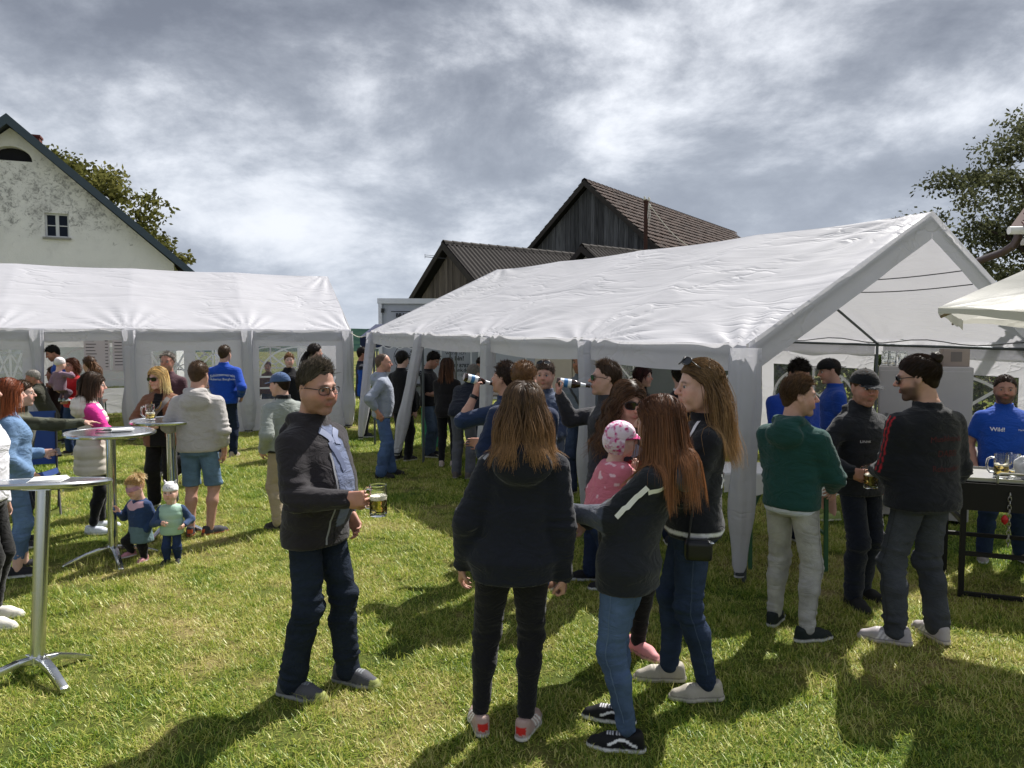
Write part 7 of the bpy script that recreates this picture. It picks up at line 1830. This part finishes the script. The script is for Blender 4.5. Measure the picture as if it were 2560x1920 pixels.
def speck(c0, c1, thr=.30, sc=46):
    a, b = V3(lin(c0)), V3(lin(c1))
    def f(s, V, _):
        n = vnoise(V * sc + 3); c = np.tile(a, (len(V), 1)); c[n > thr] = b; return c
    return f
p = Person(1512, d=4.02, H=.84, face=70, h=.008, child=True, z0=.63, label='baby in pink dotted jacket and flowered sun hat on the curly woman arm', skin='#d2a795', feet=((.10, .20, 0), (-.10, .22, 0)), lift={1: .16, -1: .16}, armR=(.10, .30, 1.15), armL='front', lean=(.0, .16), head=(10, 0, 12), bulk=1.25)
p.top('jacket', '#d77f92', hem=-.12, colf=speck('#cf7788', '#ecc8d0', .52, 40), add=.045, hood=.9, amp=.012); p.trousers('trousers', '#a83038', 'kid'); p.shoes('#b0713a', '#8a5a30'); p.body(hands=(1, -1))
fl = V3(lin('#d9a9c4')); f2 = V3(lin('#c2407e')); f3 = V3(lin('#eadbe6'))
def hatc(V):
    n = vnoise(V * 60); c = np.tile(f3, (len(V), 1)); c[n > .15] = fl; c[n > .55] = f2; c[(V[:, 2] < .036) & (V[:, 2] > .022) & (V[:, 1] > 0)] = f2; return c
def hatf(Q):
    d = sd_ell(Q, (0, -.012, .034), (.088, .108, .098)); d = smax(d, .022 - Q[:, 2], .005)
    b = smax(np.linalg.norm((Q[:, :2] - V3((0, .07))) / V3((.08, .085)), axis=1) * .07 - .07, np.abs(Q[:, 2] - .028 + .35 * np.maximum(Q[:, 1] - .09, 0)) - .004, .003)
    n = smax(np.abs(sd_ell(Q, (0, -.012, .0), (.09, .112, .11))) - .004, np.maximum(Q[:, 2] - .03, -.13 - Q[:, 2]), .004); n = smax(n, Q[:, 1] - .0, .004)
    return np.minimum(np.minimum(d, b), n)
p.blob('sun_hat', hatf, (-.13, -.15, -.15), (.13, .19, .16), hatc, .006)

# --- man drinking with mirrored sunglasses
p = Person(1512, 1462, top=905, face=-88, h=.0135, armR=(.02, .36, 1.50, .3, .3, -1), armL='down', head=(0, -6, 0), label='man in mirrored sunglasses and dark grey sweater drinking from a beer bottle', skin='#bf927e', handR=dict(palm=(-.2, -.5, .8), curl=.9, dir=(-.1, .25, 1)), feet=((.1, .1, 5), (-.1, -.05, -5)))
p.top('sweater', '#38383d', hem=-.08, colf=stripes(lambda s, V: (np.abs(V[:, 0]) > .15), '#1c1c20'), collar=.03); p.trousers('jeans', '#1c2c4c'); p.shoes('#15151a', '#caccd0'); p.body(brow='#2c2018'); p.hair_short('#46362a', ln=.04, up=1.0, hairline=.068, sides=.4, th=.006); p.glasses('#141416', lens='#3f9a5a', mirror=True, big=1.05)
mth = p.to_head((0, .105, -.058)); hg = p.WR[1] + V3((-.01, .06, .10)) * p.u
mw, gw = p.world(mth), p.world(hg); d = (gw - mw).normalized(); zq = d.to_track_quat('-Z', 'Y')
bottle(Matrix.Translation(mw + d * .255) @ zq.to_matrix().to_4x4(), 'brown beer bottle with blue and white label tilted by the sunglasses man')

# --- two men left of him
p = Person(1262, d=5.85, top=908, face=-60, h=.0135, armL=(.14, .20, 1.50, .3, 1, -.5), armR='front', head=(0, -10, 0), label='man in shorts with raised arm and black watch drinking from a bottle', skin='#b98872', handL=dict(palm=(-.8, -.5, 0), curl=.8, dir=(-.25, .0, 1)), feet=((.12, .1, 0), (-.12, -.1, 60)))
p.top('shirt', '#20304f', hem=-.06, sleeve=1.05, collar=.012, add=.02); p.trousers('shorts', '#b3a39a', 'shorts'); p.shoes('#5b6068', '#d2d2d4'); p.body(arm_from=1, legs=True); p.hair_short('#332620', ln=.036, up=.4)
w = p.WR[-1]; e = unit(p.EL[-1] - w); c = w + e * .035; wm = MB().tube([tuple(c - e * .014), tuple(c + e * .014)], .035, 14); wm.build('watch', mat('watch_black', '#101012', .4), p.root, smooth=True)
mth = p.to_head((0, .105, -.058)); hg = p.WR[-1] + V3((.03, .02, .11)) * p.u; mw, gw = p.world(mth), p.world(hg); d = (gw - mw).normalized(); bottle(Matrix.Translation(mw + d * .25) @ d.to_track_quat('-Z', 'Y').to_matrix().to_4x4(), 'brown beer bottle with white label tilted by the man with the watch')
p = Person(1308, d=5.35, top=906, face=18, h=.0135, bulk=1.12, broad=1.12, armR='front', armL=(.20, .12, .95), head=(10, 0, 0), label='broad man from behind in navy shirt with short light brown hair', skin='#b98872', feet=((.14, 0, 20), (-.14, .05, -10)))
p.top('shirt', '#1a2744', hem=-.12, add=.024, collar=.016, amp=.014, flare=.02); p.trousers('jeans', '#1b2d50'); p.shoes('#6a4a38', '#b8b0a4'); p.body(); p.hair_short('#6b4d32', ln=.026, up=.5, sides=.4)
p = Person(1364, d=6.7, top=905, face=-165, h=MID, label='man with sunglasses pushed up on his hair in a patterned blue shirt', skin='#b78772', armL='front', armR='mug')
p.top('shirt', '#5a6478', colf=speck('#5a6478', '#39445c', .1, 26), collar=.02); p.trousers('jeans', '#22304a'); p.shoes(); p.body(stubble='#7a5a4a'); p.hair_short('#5d5048', ln=.03); p.glasses('#141416', lens='#0d0d10', up=.055, tilt=R(42), back=.0)
p = Person(1452, d=8.6, top=880, face=-150, h=FAR, label='man in grey sweater with a shoulder strap standing inside the right tent', skin='#a9765f')
p.top('sweater', '#666f7c'); p.trousers('jeans', '#2a3850'); p.shoes(); p.body(stubble='#5a4238'); p.hair_short('#3a2a22'); p.patch([(.14, .1, zt(p, 1.0)), (0, .2, zt(p, .6)), (-.14, .14, zt(p, .2))], .03, '#23262c', 'strap')
p = Person(1606, d=8.2, top=916, face=125, h=FAR, fem=True, label='woman with short dark red hair and black coat inside the right tent', skin='#b98a78')
p.top('coat', '#141418', hem=-.3, hood=1.0); p.trousers('trousers', '#18181c'); p.shoes(); p.body(); p.hair_long('#2c1012', '#3a1618', .16, wave=.1)
p = Person(1706, d=6.5, top=902, face=22, h=MID, label='man from behind with black hair and black jacket with pale collar line', skin='#b08370')
p.top('jacket', '#16171b', collar=.03, colf=stripes(lambda s, V: (np.abs(V[:, 2] - s.NK[2] - .028 * s.u) < .007), '#cfcfd4')); p.trousers('jeans', '#1a2438'); p.shoes('#26262a'); p.body(); p.hair_short('#1c1614', ln=.03, th=.011)

# --- right-hand group
p = Person(1972, 1580, top=942, face=48, h=NEAR, armR=(.14, .30, .98, .9, -1, -.3), armL='front', head=(50, 0, 0), label='man in dark green hoodie and pale grey jeans seen from behind', skin='#bf917c', feet=((.15, -.05, 28), (-.14, .06, -12)), lace='#101010', handR=dict(palm=(-.7, 0, -.6), curl=.5))
p.top('hoodie', '#1f4642', hem=-.06, hood=1.15, amp=.013, add=.02); jn = p.trousers('jeans', '#9d9c98', 'slim', hem=.04, waist=.05, amp=.016); p.seams(jn, '#7d7b76')

def tee(s):
    def f(P): return s.loft(P, .016 * s.u, -.13, .1)
    lo, hi = s.bounds([s.HP[1], s.HP[-1]], .2); lo[2] = zt(s, -.2); hi[2] = zt(s, .05); return s.garment('undershirt', f, lo, hi, V3(lin('#c9cede')), None, .008, [])
tee(p); p.shoes('#17201f', '#c9c9c4'); p.body(stubble='#8a6a58', brow='#4a3626'); p.hair_short('#54402f', ln=.038, hairline=.066, sides=.4, up=.6, th=.006)
p = Person(1978, d=6.65, top=898, face=168, h=MID, armR=(.1, .30, .95), armL=(.12, .28, .93), head=(0, 24, 0), bulk=1.12, broad=1.1, label='man in royal blue jacket bending his head over the serving table', skin='#b27a64', lean=(0, .06))
p.top('jacket', '#1c3f9c', collar=.03, colf=stripes(lambda s, V: (np.abs(V[:, 0]) < .06) & (V[:, 1] > .05) & (V[:, 2] > zt(s, .9)), '#14161f')); p.trousers('jeans', '#1c2842'); p.shoes(); p.body(stubble='#5c4236', brow='#1c1411'); p.hair_short('#1f1814', ln=.03); p.print_text('Wild!', .09, zt(p, .72), .05, '#e6e6ea', back=False, bold=.001)
p = Person(2086, d=7.5, top=897, face=-82, h=MID, armL=(.16, .14, .90, .3, -1, 0), armR='front', head=(0, 10, 0), label='young man in blue T-shirt, backward black cap and white gloves', skin='#b98671', handL=dict(glove='#d6d3d0', curl=.6), handR=dict(glove='#d6d3d0'), shorts_z=.28)
p.top('polo_shirt', '#1d4398', sleeve=.62, collar=.02, add=.016); p.trousers('shorts', '#2a2622', 'shorts'); p.shoes('#8d9a5a', '#c9c9b0'); p.body(arm_from=1, legs=True); p.hair_short('#2a2019', ln=.014, th=.005); p.cap('#151518', 180)
w = p.WR[-1]; e = unit(p.EL[-1] - w); c = w + e * .06; MB().tube([tuple(c - e * .012), tuple(c + e * .012)], .033, 14).build('watch', mat('watch_black', '#101012', .4), p.root, smooth=True)
p = Person(2142, 1502, top=924, face=158, h=NEAR, armR=(.30, .20, 1.03, .8, -1, -.3), armL='pocket', head=(18, 6, 0), label='man in black cap and black softshell jacket holding a dark beer mug', skin='#b27d66', handR=dict(palm=(-1, 0, 0), curl=1.1, dir=(-.3, 1, .0)), feet=((.10, .06, 14), (-.10, -.05, -14)))
p.top('jacket', '#1f2126', hem=-.16, collar=.05, hood=.9, amp=.013, add=.02); p.trousers('trousers', '#161b28', 'regular', amp=.014); p.shoes('#1d1d1f', '#2a2a2c', high=True); p.body(stubble='#6d5040', brow='#5a4030'); p.hair_short('#6a4c30', ln=.012, th=.006); p.cap('#14171b', 0, '#1b1f24'); p.print_text('LINHK', .10, zt(p, .66), .024, '#d8d8dc', back=False)
g = p.grip(1); fw = p.root_matrix().to_3x3() @ Vector((0, 1, 0)); mug(g + fw * .06 + Vector((-.02, 0, -.085)), 'beer mug of dark gold beer held by the man in the black cap', .55, math.atan2(-fw.y, -fw.x))
p = Person(2292, 1606, top=890, face=-16, h=NEAR, bulk=1.14, broad=1.10, armL=(.08, .28, 1.02, .6, -1, -.6), armR=(.22, .14, .86, .5, -1, -.2), head=(-42, 8, 0), label='man with hair bun and black sweater with red sleeve stripes seen from behind', skin='#b78973', feet=((.15, .0, 8), (-.14, .03, -48)), lace='#c9c5c4')
def jd(s, V, c0):
    c = np.tile(c0, (len(V), 1)); S, E = s.SH[-1], s.EL[-1]; ax = (E - S) / np.linalg.norm(E - S); t = (V - S) @ ax; q = V - S - t[:, None] * ax
    m = (t > -.06) & (t < .30) & (V[:, 0] < s.SH[-1][0] * .55); an = q[:, 1]
    for o in (-.008, .018): m2 = m & (np.abs(an - o) < .005) & (q[:, 0] < 0); c[m2] = V3(lin('#b0232e'))
    return c
p.top('sweater', '#1b1d23', hem=-.12, add=.022, colf=jd, collar=.006, amp=.014, flare=.015)
for tx, z_, sz in (('Musikkapelle', .74, .05), ('DABEI', .56, .055), ('Rohrenfels', .38, .05)): p.print_text(tx, .03, zt(p, z_), sz, '#4a161c', arc=.6 if z_ > .7 else (-.4 if z_ < .5 else 0))
jn = p.trousers('jeans', '#3d4148', 'regular', amp=.018); p.seams(jn, '#262a30'); p.shoes('#a8a2a4', '#bcb3ac', stripe='#d0cccc', k=1.05); p.body(beard='#2a1c16', brow='#1c1410')
c = V3(lin('#2a1d17')); parts = [p.hair_cap(c, .010, .058, -.062, .006, .003)]; p.hth = .010; Q, a = p.scalp(2200, .058, -.05, thick=.011); d = V3((0, -.085, .085)) - Q; d = d - a * np.sum(d * a, 1, keepdims=True); d /= np.linalg.norm(d, axis=1, keepdims=True); parts.append(p.strands(p.to_head(Q).astype(np.float32), (d @ p.HR.T).astype(np.float32), .05, 3, .0035, c)); p.put_hair(parts)
p.blob('hair_bun', lambda Q: sd_ell(Q, (0, -.10, .10), (.036, .034, .034)) + .006 * fbm(Q * 70, 2), (-.06, -.16, .04), (.06, -.05, .16), lambda V: np.tile(c * .8, (len(V), 1)) * (1 + .5 * fbm(V * 120, 2))[:, None], .004, HAIR)
p.glasses('#0d0d0f', lens='#08090b', big=1.15)
p = Person(2496, 1398, top=938, face=-165, h=MID, bulk=1.08, belly=.03, armR=(.24, .06, .86), armL=(.2, .16, .90), label='bearded man in royal blue polo shirt standing behind the grill', skin='#b07c66', head=(14, 2, 0), feet=((.14, .05, 20), (-.18, .0, -20)))
p.top('polo_shirt', '#1b49a4', sleeve=.66, collar=.022, add=.018); p.trousers('jeans', '#1e3050'); p.shoes('#8a8580', '#cfcfcf'); p.body(arm_from=1, beard='#2c211c', brow='#2a1d17'); p.hair_short('#3a2d26', ln=.014, th=.005, hairline=.066); p.print_text('Wild!', .09, zt(p, .70), .045, '#dcdce4', back=False, bold=.001); p.print_text('Markus', -.09, zt(p, .70), .022, '#dcdce4', back=False)

# --- middle distance
p = Person(958, 1192, top=884, face=78, h=MID, belly=.03, armR=(.22, -.06, .92, .5, -1, .1), armL='down', label='balding man in light grey hoodie and blue jeans watching the queue', skin='#b58069', feet=((.13, -.03, 2), (-.12, .12, 0)), handR=dict(palm=(-1, 0, 0)))
p.top('hoodie', '#8d94a3', hem=-.10, hood=1.0, sleeve=1.55, add=.022); p.trousers('jeans', '#3a5682', 'loose', amp=.014); p.shoes('#1a1a1f', '#26262a'); p.body(arm_from=1, stubble='#7a5c4e'); p.hair_short('#6a5a50', ln=.006, th=.0022, hairline=.115, up=.1)
p = Person(1004, d=10.8, top=878, face=30, h=FAR, label='person in black coat and black cap behind the balding man'); p.top('coat', '#111115', hem=-.25); p.trousers('trousers', '#141418'); p.shoes(); p.body(); p.hair_short('#1a1513'); p.cap('#121216', 20)
p = Person(1072, d=11.2, top=880, face=105, h=FAR - .004, head=(0, 28, 0), armR='front', armL='front', label='dark-haired man in black T-shirt looking down at the serving table', skin='#b07f6a'); p.top('shirt', '#191a20', sleeve=.8, collar=.01, add=.02); p.trousers('jeans', '#3c5068'); p.shoes('#1c1c22'); p.body(arm_from=1); p.hair_short('#17120f', th=.012, ln=.03)
p = Person(1117, d=10.35, top=896, face=12, h=FAR - .004, fem=True, label='woman with auburn hair in black coat queuing at the serving table', armL='front', armR='front'); p.top('coat', '#19171a', hem=-.2, add=.024); p.trousers('trousers', '#15151a', 'slim'); p.shoes('#b3a49c', '#c9c0ba'); p.body(); p.hair_long('#3a261c', '#6a4630', .34, wave=.1)
p = Person(1157, 1196, H=1.72, face=24, h=FAR - .005, lean=(.0, .24), drop=.17, armL='front', armR='front', nofit=True, head=(14, 16, 0), label='grey-haired man in navy jacket bending forward at the serving table', bulk=1.08); p.top('jacket', '#171d2b', hem=-.16, amp=.016, collar=.03); p.trousers('trousers', '#54565e'); p.shoes('#5a5450', '#8a8480'); p.body(); p.hair_short('#7a7672', ln=.012, th=.005)
p = Person(1206, d=12.5, top=893, face=-172, h=FAR - .004, head=(6, 30, 0), lean=(0, .05), armL='front', armR='front', label='man in royal blue shirt serving at the drinks table with head lowered', skin='#b07a64'); p.top('polo_shirt', '#1b3f95', collar=.025); p.trousers('jeans', '#1c2a44'); p.shoes(); p.body(); p.hair_short('#2c211b')
p = Person(905, d=13.3, top=868, face=75, h=FAR, label='person in black and blue jacket standing under the blue awning', skin='#9c6450', armR='front'); p.top('jacket', '#101624', hem=-.2, colf=stripes(lambda s, V: (np.abs(V[:, 0]) > .13) & (V[:, 2] < zt(s, .8)), '#1c4aa0')); p.trousers('trousers', '#16181e'); p.shoes(); p.body(); p.hair_short('#231a16')
p = Person(712, 1318, top=932, face=-48, h=.0135, armL='pocket', armR='pocket', label='man in blue baseball cap, pale sage jacket and tan trousers', skin='#b98d77', head=(-28, 2, 0), feet=((.10, .02, 0), (-.10, -.04, -20))); p.top('jacket', '#8d938f', hem=-.05, collar=.035, colf=stripes(lambda s, V: V[:, 2] > s.NK[2] + .005 * s.u, '#1c1c20'), amp=.013, add=.024); p.trousers('trousers', '#9c8e78', waist=.06); p.shoes('#2c2826', '#5a5654'); p.body(); p.hair_short('#2c2019', ln=.014, th=.006); p.cap('#42597f', 0)
MB().tube([tuple(p.HP[1] * 0 + V3((.165 * math.cos(a), .118 * math.sin(a) - .008, zt(p, -.03))) ) for a in np.linspace(0, 6.283, 25)], .018, 6).build('belt', mat('belt_black', '#121214', .5), p.root, smooth=True)
p = Person(722, d=12.4, top=884, face=160, h=FAR - .004, fem=True, label='young woman with tied brown hair and black jacket by the tent window', skin='#c39a86'); p.top('jacket', '#15151a', hood=1.0); p.trousers('jeans', '#22304a'); p.shoes(); p.body(); p.hair_short('#7a5a3c', ln=.02, th=.012); p.blob('hair_bun', lambda Q: sd_sphere(Q, (0, -.07, .12), .035), (-.06, -.13, .06), (.06, -.01, .18), V3(lin('#7a5a3c')), .008, HAIR)
p = Person(783, d=11.4, top=860, face=12, h=FAR - .005, head=(40, 0, 0), label='person with dark ponytail and blue club shirt beside the tent corner', skin='#b58a76', armL='front', armR='front'); p.top('shirt', '#1d4aa8', collar=.02); p.trousers('jeans', '#1c2a44'); p.shoes(); p.body(); p.hair_short('#2a221e', ln=.02, th=.011); p.put_hair([p.tail((0, -.11, .0), (0, -.6, -.6), .3, '#2a221e', 160, .2, .03, .008)], 'ponytail'); p.print_text('Schützenverein', 0, zt(p, .78), .06, '#dfe4f0', arc=.8); p.print_text('Bergheim', 0, zt(p, .64), .06, '#dfe4f0')
p = Person(566, 1144, top=864, face=-6, h=FAR - .006, armL='front', armR=(.24, .05, .95), head=(14, 0, 0), label='man in royal blue club sweater with white lettering across the back', skin='#b58a76', broad=1.05); p.top('sweater', '#1745a8', hem=-.10, collar=.03, sleeve=1.75, add=.022); p.trousers('jeans', '#18243c'); p.shoes('#9a8f84', '#b0a89e'); p.body(arm_from=1); p.hair_short('#4a3a2c', ln=.02, sides=.5); p.print_text('Schützenverein', 0, zt(p, .80), .062, '#dfe4f0', arc=.8); p.print_text('Hubertus Bergheim', 0, zt(p, .66), .05, '#dfe4f0')
p = Person(503, 1338, top=905, face=-10, h=.013, bulk=1.06, armR=(.235, .02, .84), armL=(.16, .30, 1.06, .9, -.7, -.4), head=(12, 4, 0), label='man from behind in pale grey hoodie and denim shorts', skin='#b8866f', feet=((.09, .0, 50), (-.10, .02, -6)), handR=dict(palm=(-1, 0, 0), curl=.6), shorts_z=.285); p.top('hoodie', '#aaa6a4', hem=-.08, hood=1.25, sleeve=1.55, add=.024, amp=.014); p.trousers('shorts', '#4f6f8c', 'shorts', material=DENIM); p.shoes('#35353a', '#8a4a30', heel='#c0562e'); p.body(arm_from=1, legs=True); p.hair_short('#54402f', ln=.02, sides=.5)
p = Person(398, d=8.0, top=919, face=172, h=.0135, fem=True, bulk=1.08, armR=(.14, .26, 1.04, 1, -.5, -.6), armL=(.06, .28, 1.06), head=(26, 6, 0), label='blonde woman in black sunglasses and brown jacket at the bistro table', skin='#c99c86')
def jbr(s, V, c0):
    c = np.tile(c0, (len(V), 1)); t = (V[:, 2] - s.hipz) / (s.shz - s.hipz); c[(V[:, 1] > .03) & (np.abs(V[:, 0]) < np.interp(t, [-.2, .5, 1], [.09, .06, .05])) & (t < 1.06)] = V3(lin('#131214')); return c
p.top('jacket', '#76523f', hem=-.26, colf=jbr, collar=.012, add=.022, flare=.02, amp=.014); p.trousers('trousers', '#121114', 'loose'); p.shoes('#18181a'); p.body(lips='#a04848'); p.hair_long('#c9a86c', '#e6d3a0', .30, n=1800, wave=.06, width=.005, sweep=.4, hairline=.06); p.glasses('#0d0d0f', lens='#0a0a0c', big=1.2)
MB().tube([(.05 * math.cos(a), .14 + .02 * math.sin(a), zt(p, .86) - .09 * abs(math.sin(a))) for a in np.linspace(0, math.pi, 11)], .005, 5).build('necklace', mat('gold', '#a8853c', .3, .9), p.root); p.patch([(-.12, .1, zt(p, 1.0)), (0, .2, zt(p, .6)), (.15, .14, zt(p, .2))], .05, '#6f6a66', 'bag_strap')
p = Person(418, d=9.8, top=882, face=176, h=FAR - .005, label='older man with curly grey hair and burgundy shirt behind the blonde woman', skin='#b27660', belly=.04); p.top('shirt', '#4a3038', collar=.02); p.trousers('jeans', '#20283a'); p.shoes(); p.body(stubble='#9a8a80'); p.hair_short('#857e78', ln=.04, th=.012, hairline=.085, up=-.1)
p = Person(238, 1330, top=932, face=52, h=.013, fem=True, bulk=1.02, armR=(.18, .36, 1.08, .6, -.6, -1), armL=(.12, .34, 1.06), head=(14, 6, 0), label='woman in long cream quilted vest over hot pink sleeves', skin='#c69a86', feet=((.10, -.03, 30), (-.10, .08, 0)), handR=dict(palm=(-.2, 0, -1), curl=.5), lace='#c9d3e6')
p.top('sweater', '#d0338c', hem=-.05, add=.022); p.top('vest', '#cfc8be', hem=-.50, sleeve=0, add=.026, hood=1.45, puffy=.075, amp=.005, flare=.03, collar=.03, material=SHINY); p.trousers('trousers', '#131318', 'skinny', hem=-.12); p.shoes('#d2d8e4', '#e2e4ea'); p.body(); p.hair_long('#382a20', '#5a4230', .28, n=1600, wave=.08, width=.005)
# --- left edge
p = Person(12, d=5.7, top=948, face=42, h=MID, fem=True, bulk=1.12, armR=(.20, .10, .92), armL='front', label='woman with orange-red hair in faded denim jacket and jeans', skin='#c79c88', feet=((.11, 0, 20), (-.1, .1, 0)), shorts_z=.17); p.top('jacket', '#6b86a8', hem=-.16, material=DENIM, add=.024, flare=.03, collar=.03); p.trousers('jeans', '#4b6a94', 'slim', hem=-.35); p.shoes('#1c1c22', '#d9d9d9'); p.body(legs=True); p.hair_long('#6a3420', '#a05a34', .30, n=2400, wave=.1, width=.005)
p = Person(30, d=6.45, top=952, face=68, h=MID, armR=(.20, .74, 1.30, .2, -.4, -1), armL='down', armk=1.12, label='person in olive field jacket resting a hand on the bistro table', skin='#c39a86', handR=dict(palm=(0, 0, -1), curl=.18, thumb=.1), lean=(.05, .06)); p.top('jacket', '#3b3c2f', colf=stripes(lambda s, V: vnoise(V * 11) > .25, '#55574a')); p.trousers('trousers', '#1b2030'); p.shoes(); p.body(); p.hair_short('#4a3626')
p = Person(-62, d=4.75, top=930, face=80, h=MID, fem=True, bulk=1.1, armR=(.16, .05, .90), label='person in white shirt and black trousers beside the leaning bistro table', skin='#c39a86', feet=((.10, .06, 10), (-.1, .0, 0))); p.top('shirt', '#d9d9e2', hem=-.1); p.trousers('trousers', '#111114', 'slim'); p.shoes('#d8d4cc', '#e2e0da'); p.body(); p.hair_long('#3a2a20', None, .3)
# --- children on the lawn
p = Person(352, 1402, top=1190, face=-158, h=.008, child=True, armR=(.26, .26, 1.02, .6, -1, -.6), armL='down', label='little girl in blue fleece coat with pink headband over her eyes', skin='#d0a08c', head=(-6, 14, 4), handR=dict(palm=(-.2, 1, 0), curl=.25, dir=(.1, .2, 1)), feet=((.12, .12, 10), (-.10, 0, -12)), lift={1: .05}); p.top('coat', '#2a3f66', hem=-.10, hood=1.3, amp=.016, add=.035); p.skirt('#5c7378', .23, .08); p.trousers('leggings', '#121216', 'kid'); p.shoes('#b07a86', '#cfc4c8', k=1.1); p.body(); p.hair_short('#c9a878', ln=.03, th=.010, hairline=.07, up=-.2)
p.put_hair([p.tail((-.05, -.03, .115), (-.35, -.2, .9), .09, '#d8bc8c', 160, .3, .018, .004)], 'hair_tuft'); p.blob('headband', lambda Q: smax(np.abs(smin(sd_ell(Q, (0, -.012, .030), (.082, .102, .090)), sd_ell(Q, (0, .022, -.01), (.070, .082, .088)), .02)) - .004, np.abs(Q[:, 2] - .012) - .024, .004), (-.11, -.13, -.03), (.11, .13, .06), V3(lin('#b98a9c')), .005)
p.patch([(.09, .06, zt(p, 1.05)), (0, .14, zt(p, .98)), (-.09, .06, zt(p, 1.05))], .06, '#c9a3b0', 'bib')
p = Person(432, 1406, top=1204, face=172, h=.008, child=True, armR=(.12, .26, .92, .9, -.6, -.5), armL=(.30, .16, .84), label='toddler in white eared beanie and mint quilted vest', skin='#d2a590', feet=((.10, .06, 12), (-.10, -.02, -14)), eyes='#2a3a44'); p.top('sweater', '#33476a', hem=-.05, add=.02); p.top('vest', '#9fbfae', hem=-.10, sleeve=0, add=.045, puffy=.16, amp=.005, collar=.04, material=SHINY); p.trousers('jeans', '#1d3158', 'kid'); p.shoes('#16181e', '#dcdcdc', k=1.1); p.body(lips='#b0605a', brow='#8a6a50')
def bc(V):
    c = np.tile(V3(lin('#e2dfe2')), (len(V), 1)); X = np.abs(V[:, 0]); m = (V[:, 1] > .05); c[m & (((X - .016) ** 2 + (V[:, 2] - .072) ** 2) < .0065 ** 2)] = V3((.02, .02, .02)); c[m & ((X ** 2 + (V[:, 2] - .058) ** 2) < .005 ** 2)] = V3((.02, .02, .02)); return c
p.beanie('#e2dfe2', ears=True, low=.026, colf=bc)
# --- inside the left tent
p = Person(178, d=11.4, top=896, face=-160, h=FAR - .005, fem=True, armR='baby', armL=(.16, .22, 1.0), label='woman with glasses and curly brown hair in red cardigan carrying a baby', skin='#b8836e'); p.top('cardigan', '#a81c22', hem=-.08); p.trousers('jeans', '#22375c'); p.shoes('#3a3030'); p.body(); p.hair_long('#4a2a1c', '#6a3e28', .24, wave=.6, curl_f=50); p.glasses('#2a1512')
p = Person(146, d=11.05, H=.78, face=20, h=.012, child=True, z0=.78, label='baby in white cap and mauve jacket on the red cardigan woman arm', skin='#d2a590', feet=((.1, .1, 0), (-.1, .1, 0)), lift={1: .1, -1: .1}, armR=(.30, .2, 1.2)); p.top('jacket', '#7d6474', hem=-.15, add=.03); p.trousers('trousers', '#5a4a58', 'kid'); p.shoes('#8a94a0', '#c9ccd0'); p.body(); p.beanie('#d6cfd0', low=.0)
ob = tin(5.22, 2.55)
p = Person(118, d=12.2, H=1.74, face=-112, h=FAR - .005, sit=.50, feet=((.12, .44, 0), (-.12, .42, 0)), armR=(-.02, .36, 1.02), armL=(.0, .36, 1.02), lean=(0, .16), head=(-10, 18, 0), handR=dict(curl=.9, dir=(-.3, .1, 1)), handL=dict(curl=.9, dir=(-.3, .1, 1)), label='old grey-haired man in olive shirt sitting with clasped hands at the orange table', skin='#a86c55'); p.top('shirt', '#35352b', sleeve=.9, hem=-.05); p.trousers('trousers', '#1b211d', 'regular'); p.shoes('#2c241f'); p.body(arm_from=1, stubble='#8a7a70'); p.hair_short('#9a9690', ln=.016, hairline=.075)
p = Person(133, d=12.9, H=1.74, face=-105, h=FAR, sit=.50, feet=((.12, .44, 0), (-.12, .42, 0)), armR='front', armL='front', label='brown-haired man sitting behind the old man with clasped hands', skin='#a56a54'); p.top('shirt', '#3a2a26'); p.trousers('trousers', '#22252c'); p.shoes(); p.body(); p.hair_short('#4a2a20')
p = Person(170, d=12.6, top=864, face=-130, h=FAR - .005, lean=(0, .16), head=(0, 24, 0), armR='front', armL='front', label='black-haired man in royal blue shirt leaning over the seated people', skin='#a8705a'); p.top('shirt', '#1a469e', collar=.02); p.trousers('jeans', '#1c2a44'); p.shoes(); p.body(stubble='#3a2a24'); p.hair_short('#15110f', ln=.03)
p = Person(222, d=10.9, top=892, face=-62, h=FAR - .005, fem=True, armR='front', armL='front', label='woman with brown ponytail and dark jacket facing the red cardigan woman', skin='#bd8d78'); p.top('jacket', '#1b1c22', hem=-.12, collar=.03, colf=stripes(lambda s, V: np.linalg.norm(V - (s.SH[-1] + (s.EL[-1] - s.SH[-1]) * .7 + V3((-.05, 0, 0))), axis=1) < .045, '#9c3c28')); p.trousers('jeans', '#1c2438'); p.shoes(); p.body(); p.hair_short('#4a3424', th=.012, ln=.02); p.put_hair([p.tail((0, -.105, .02), (0, -.7, -.3), .30, '#6a4a30', 160, .4, .035, .008)], 'ponytail')
p = Person(668, d=15.2, top=905, face=170, h=FAR, fem=True, label='red-haired person seen through the left tent window', skin='#c08a76'); p.top('jacket', '#5a3a40'); p.trousers('jeans', '#22304a'); p.shoes(); p.body(); p.hair_short('#7a4a34')
# dark bag and little stroller beside the olive jacket person
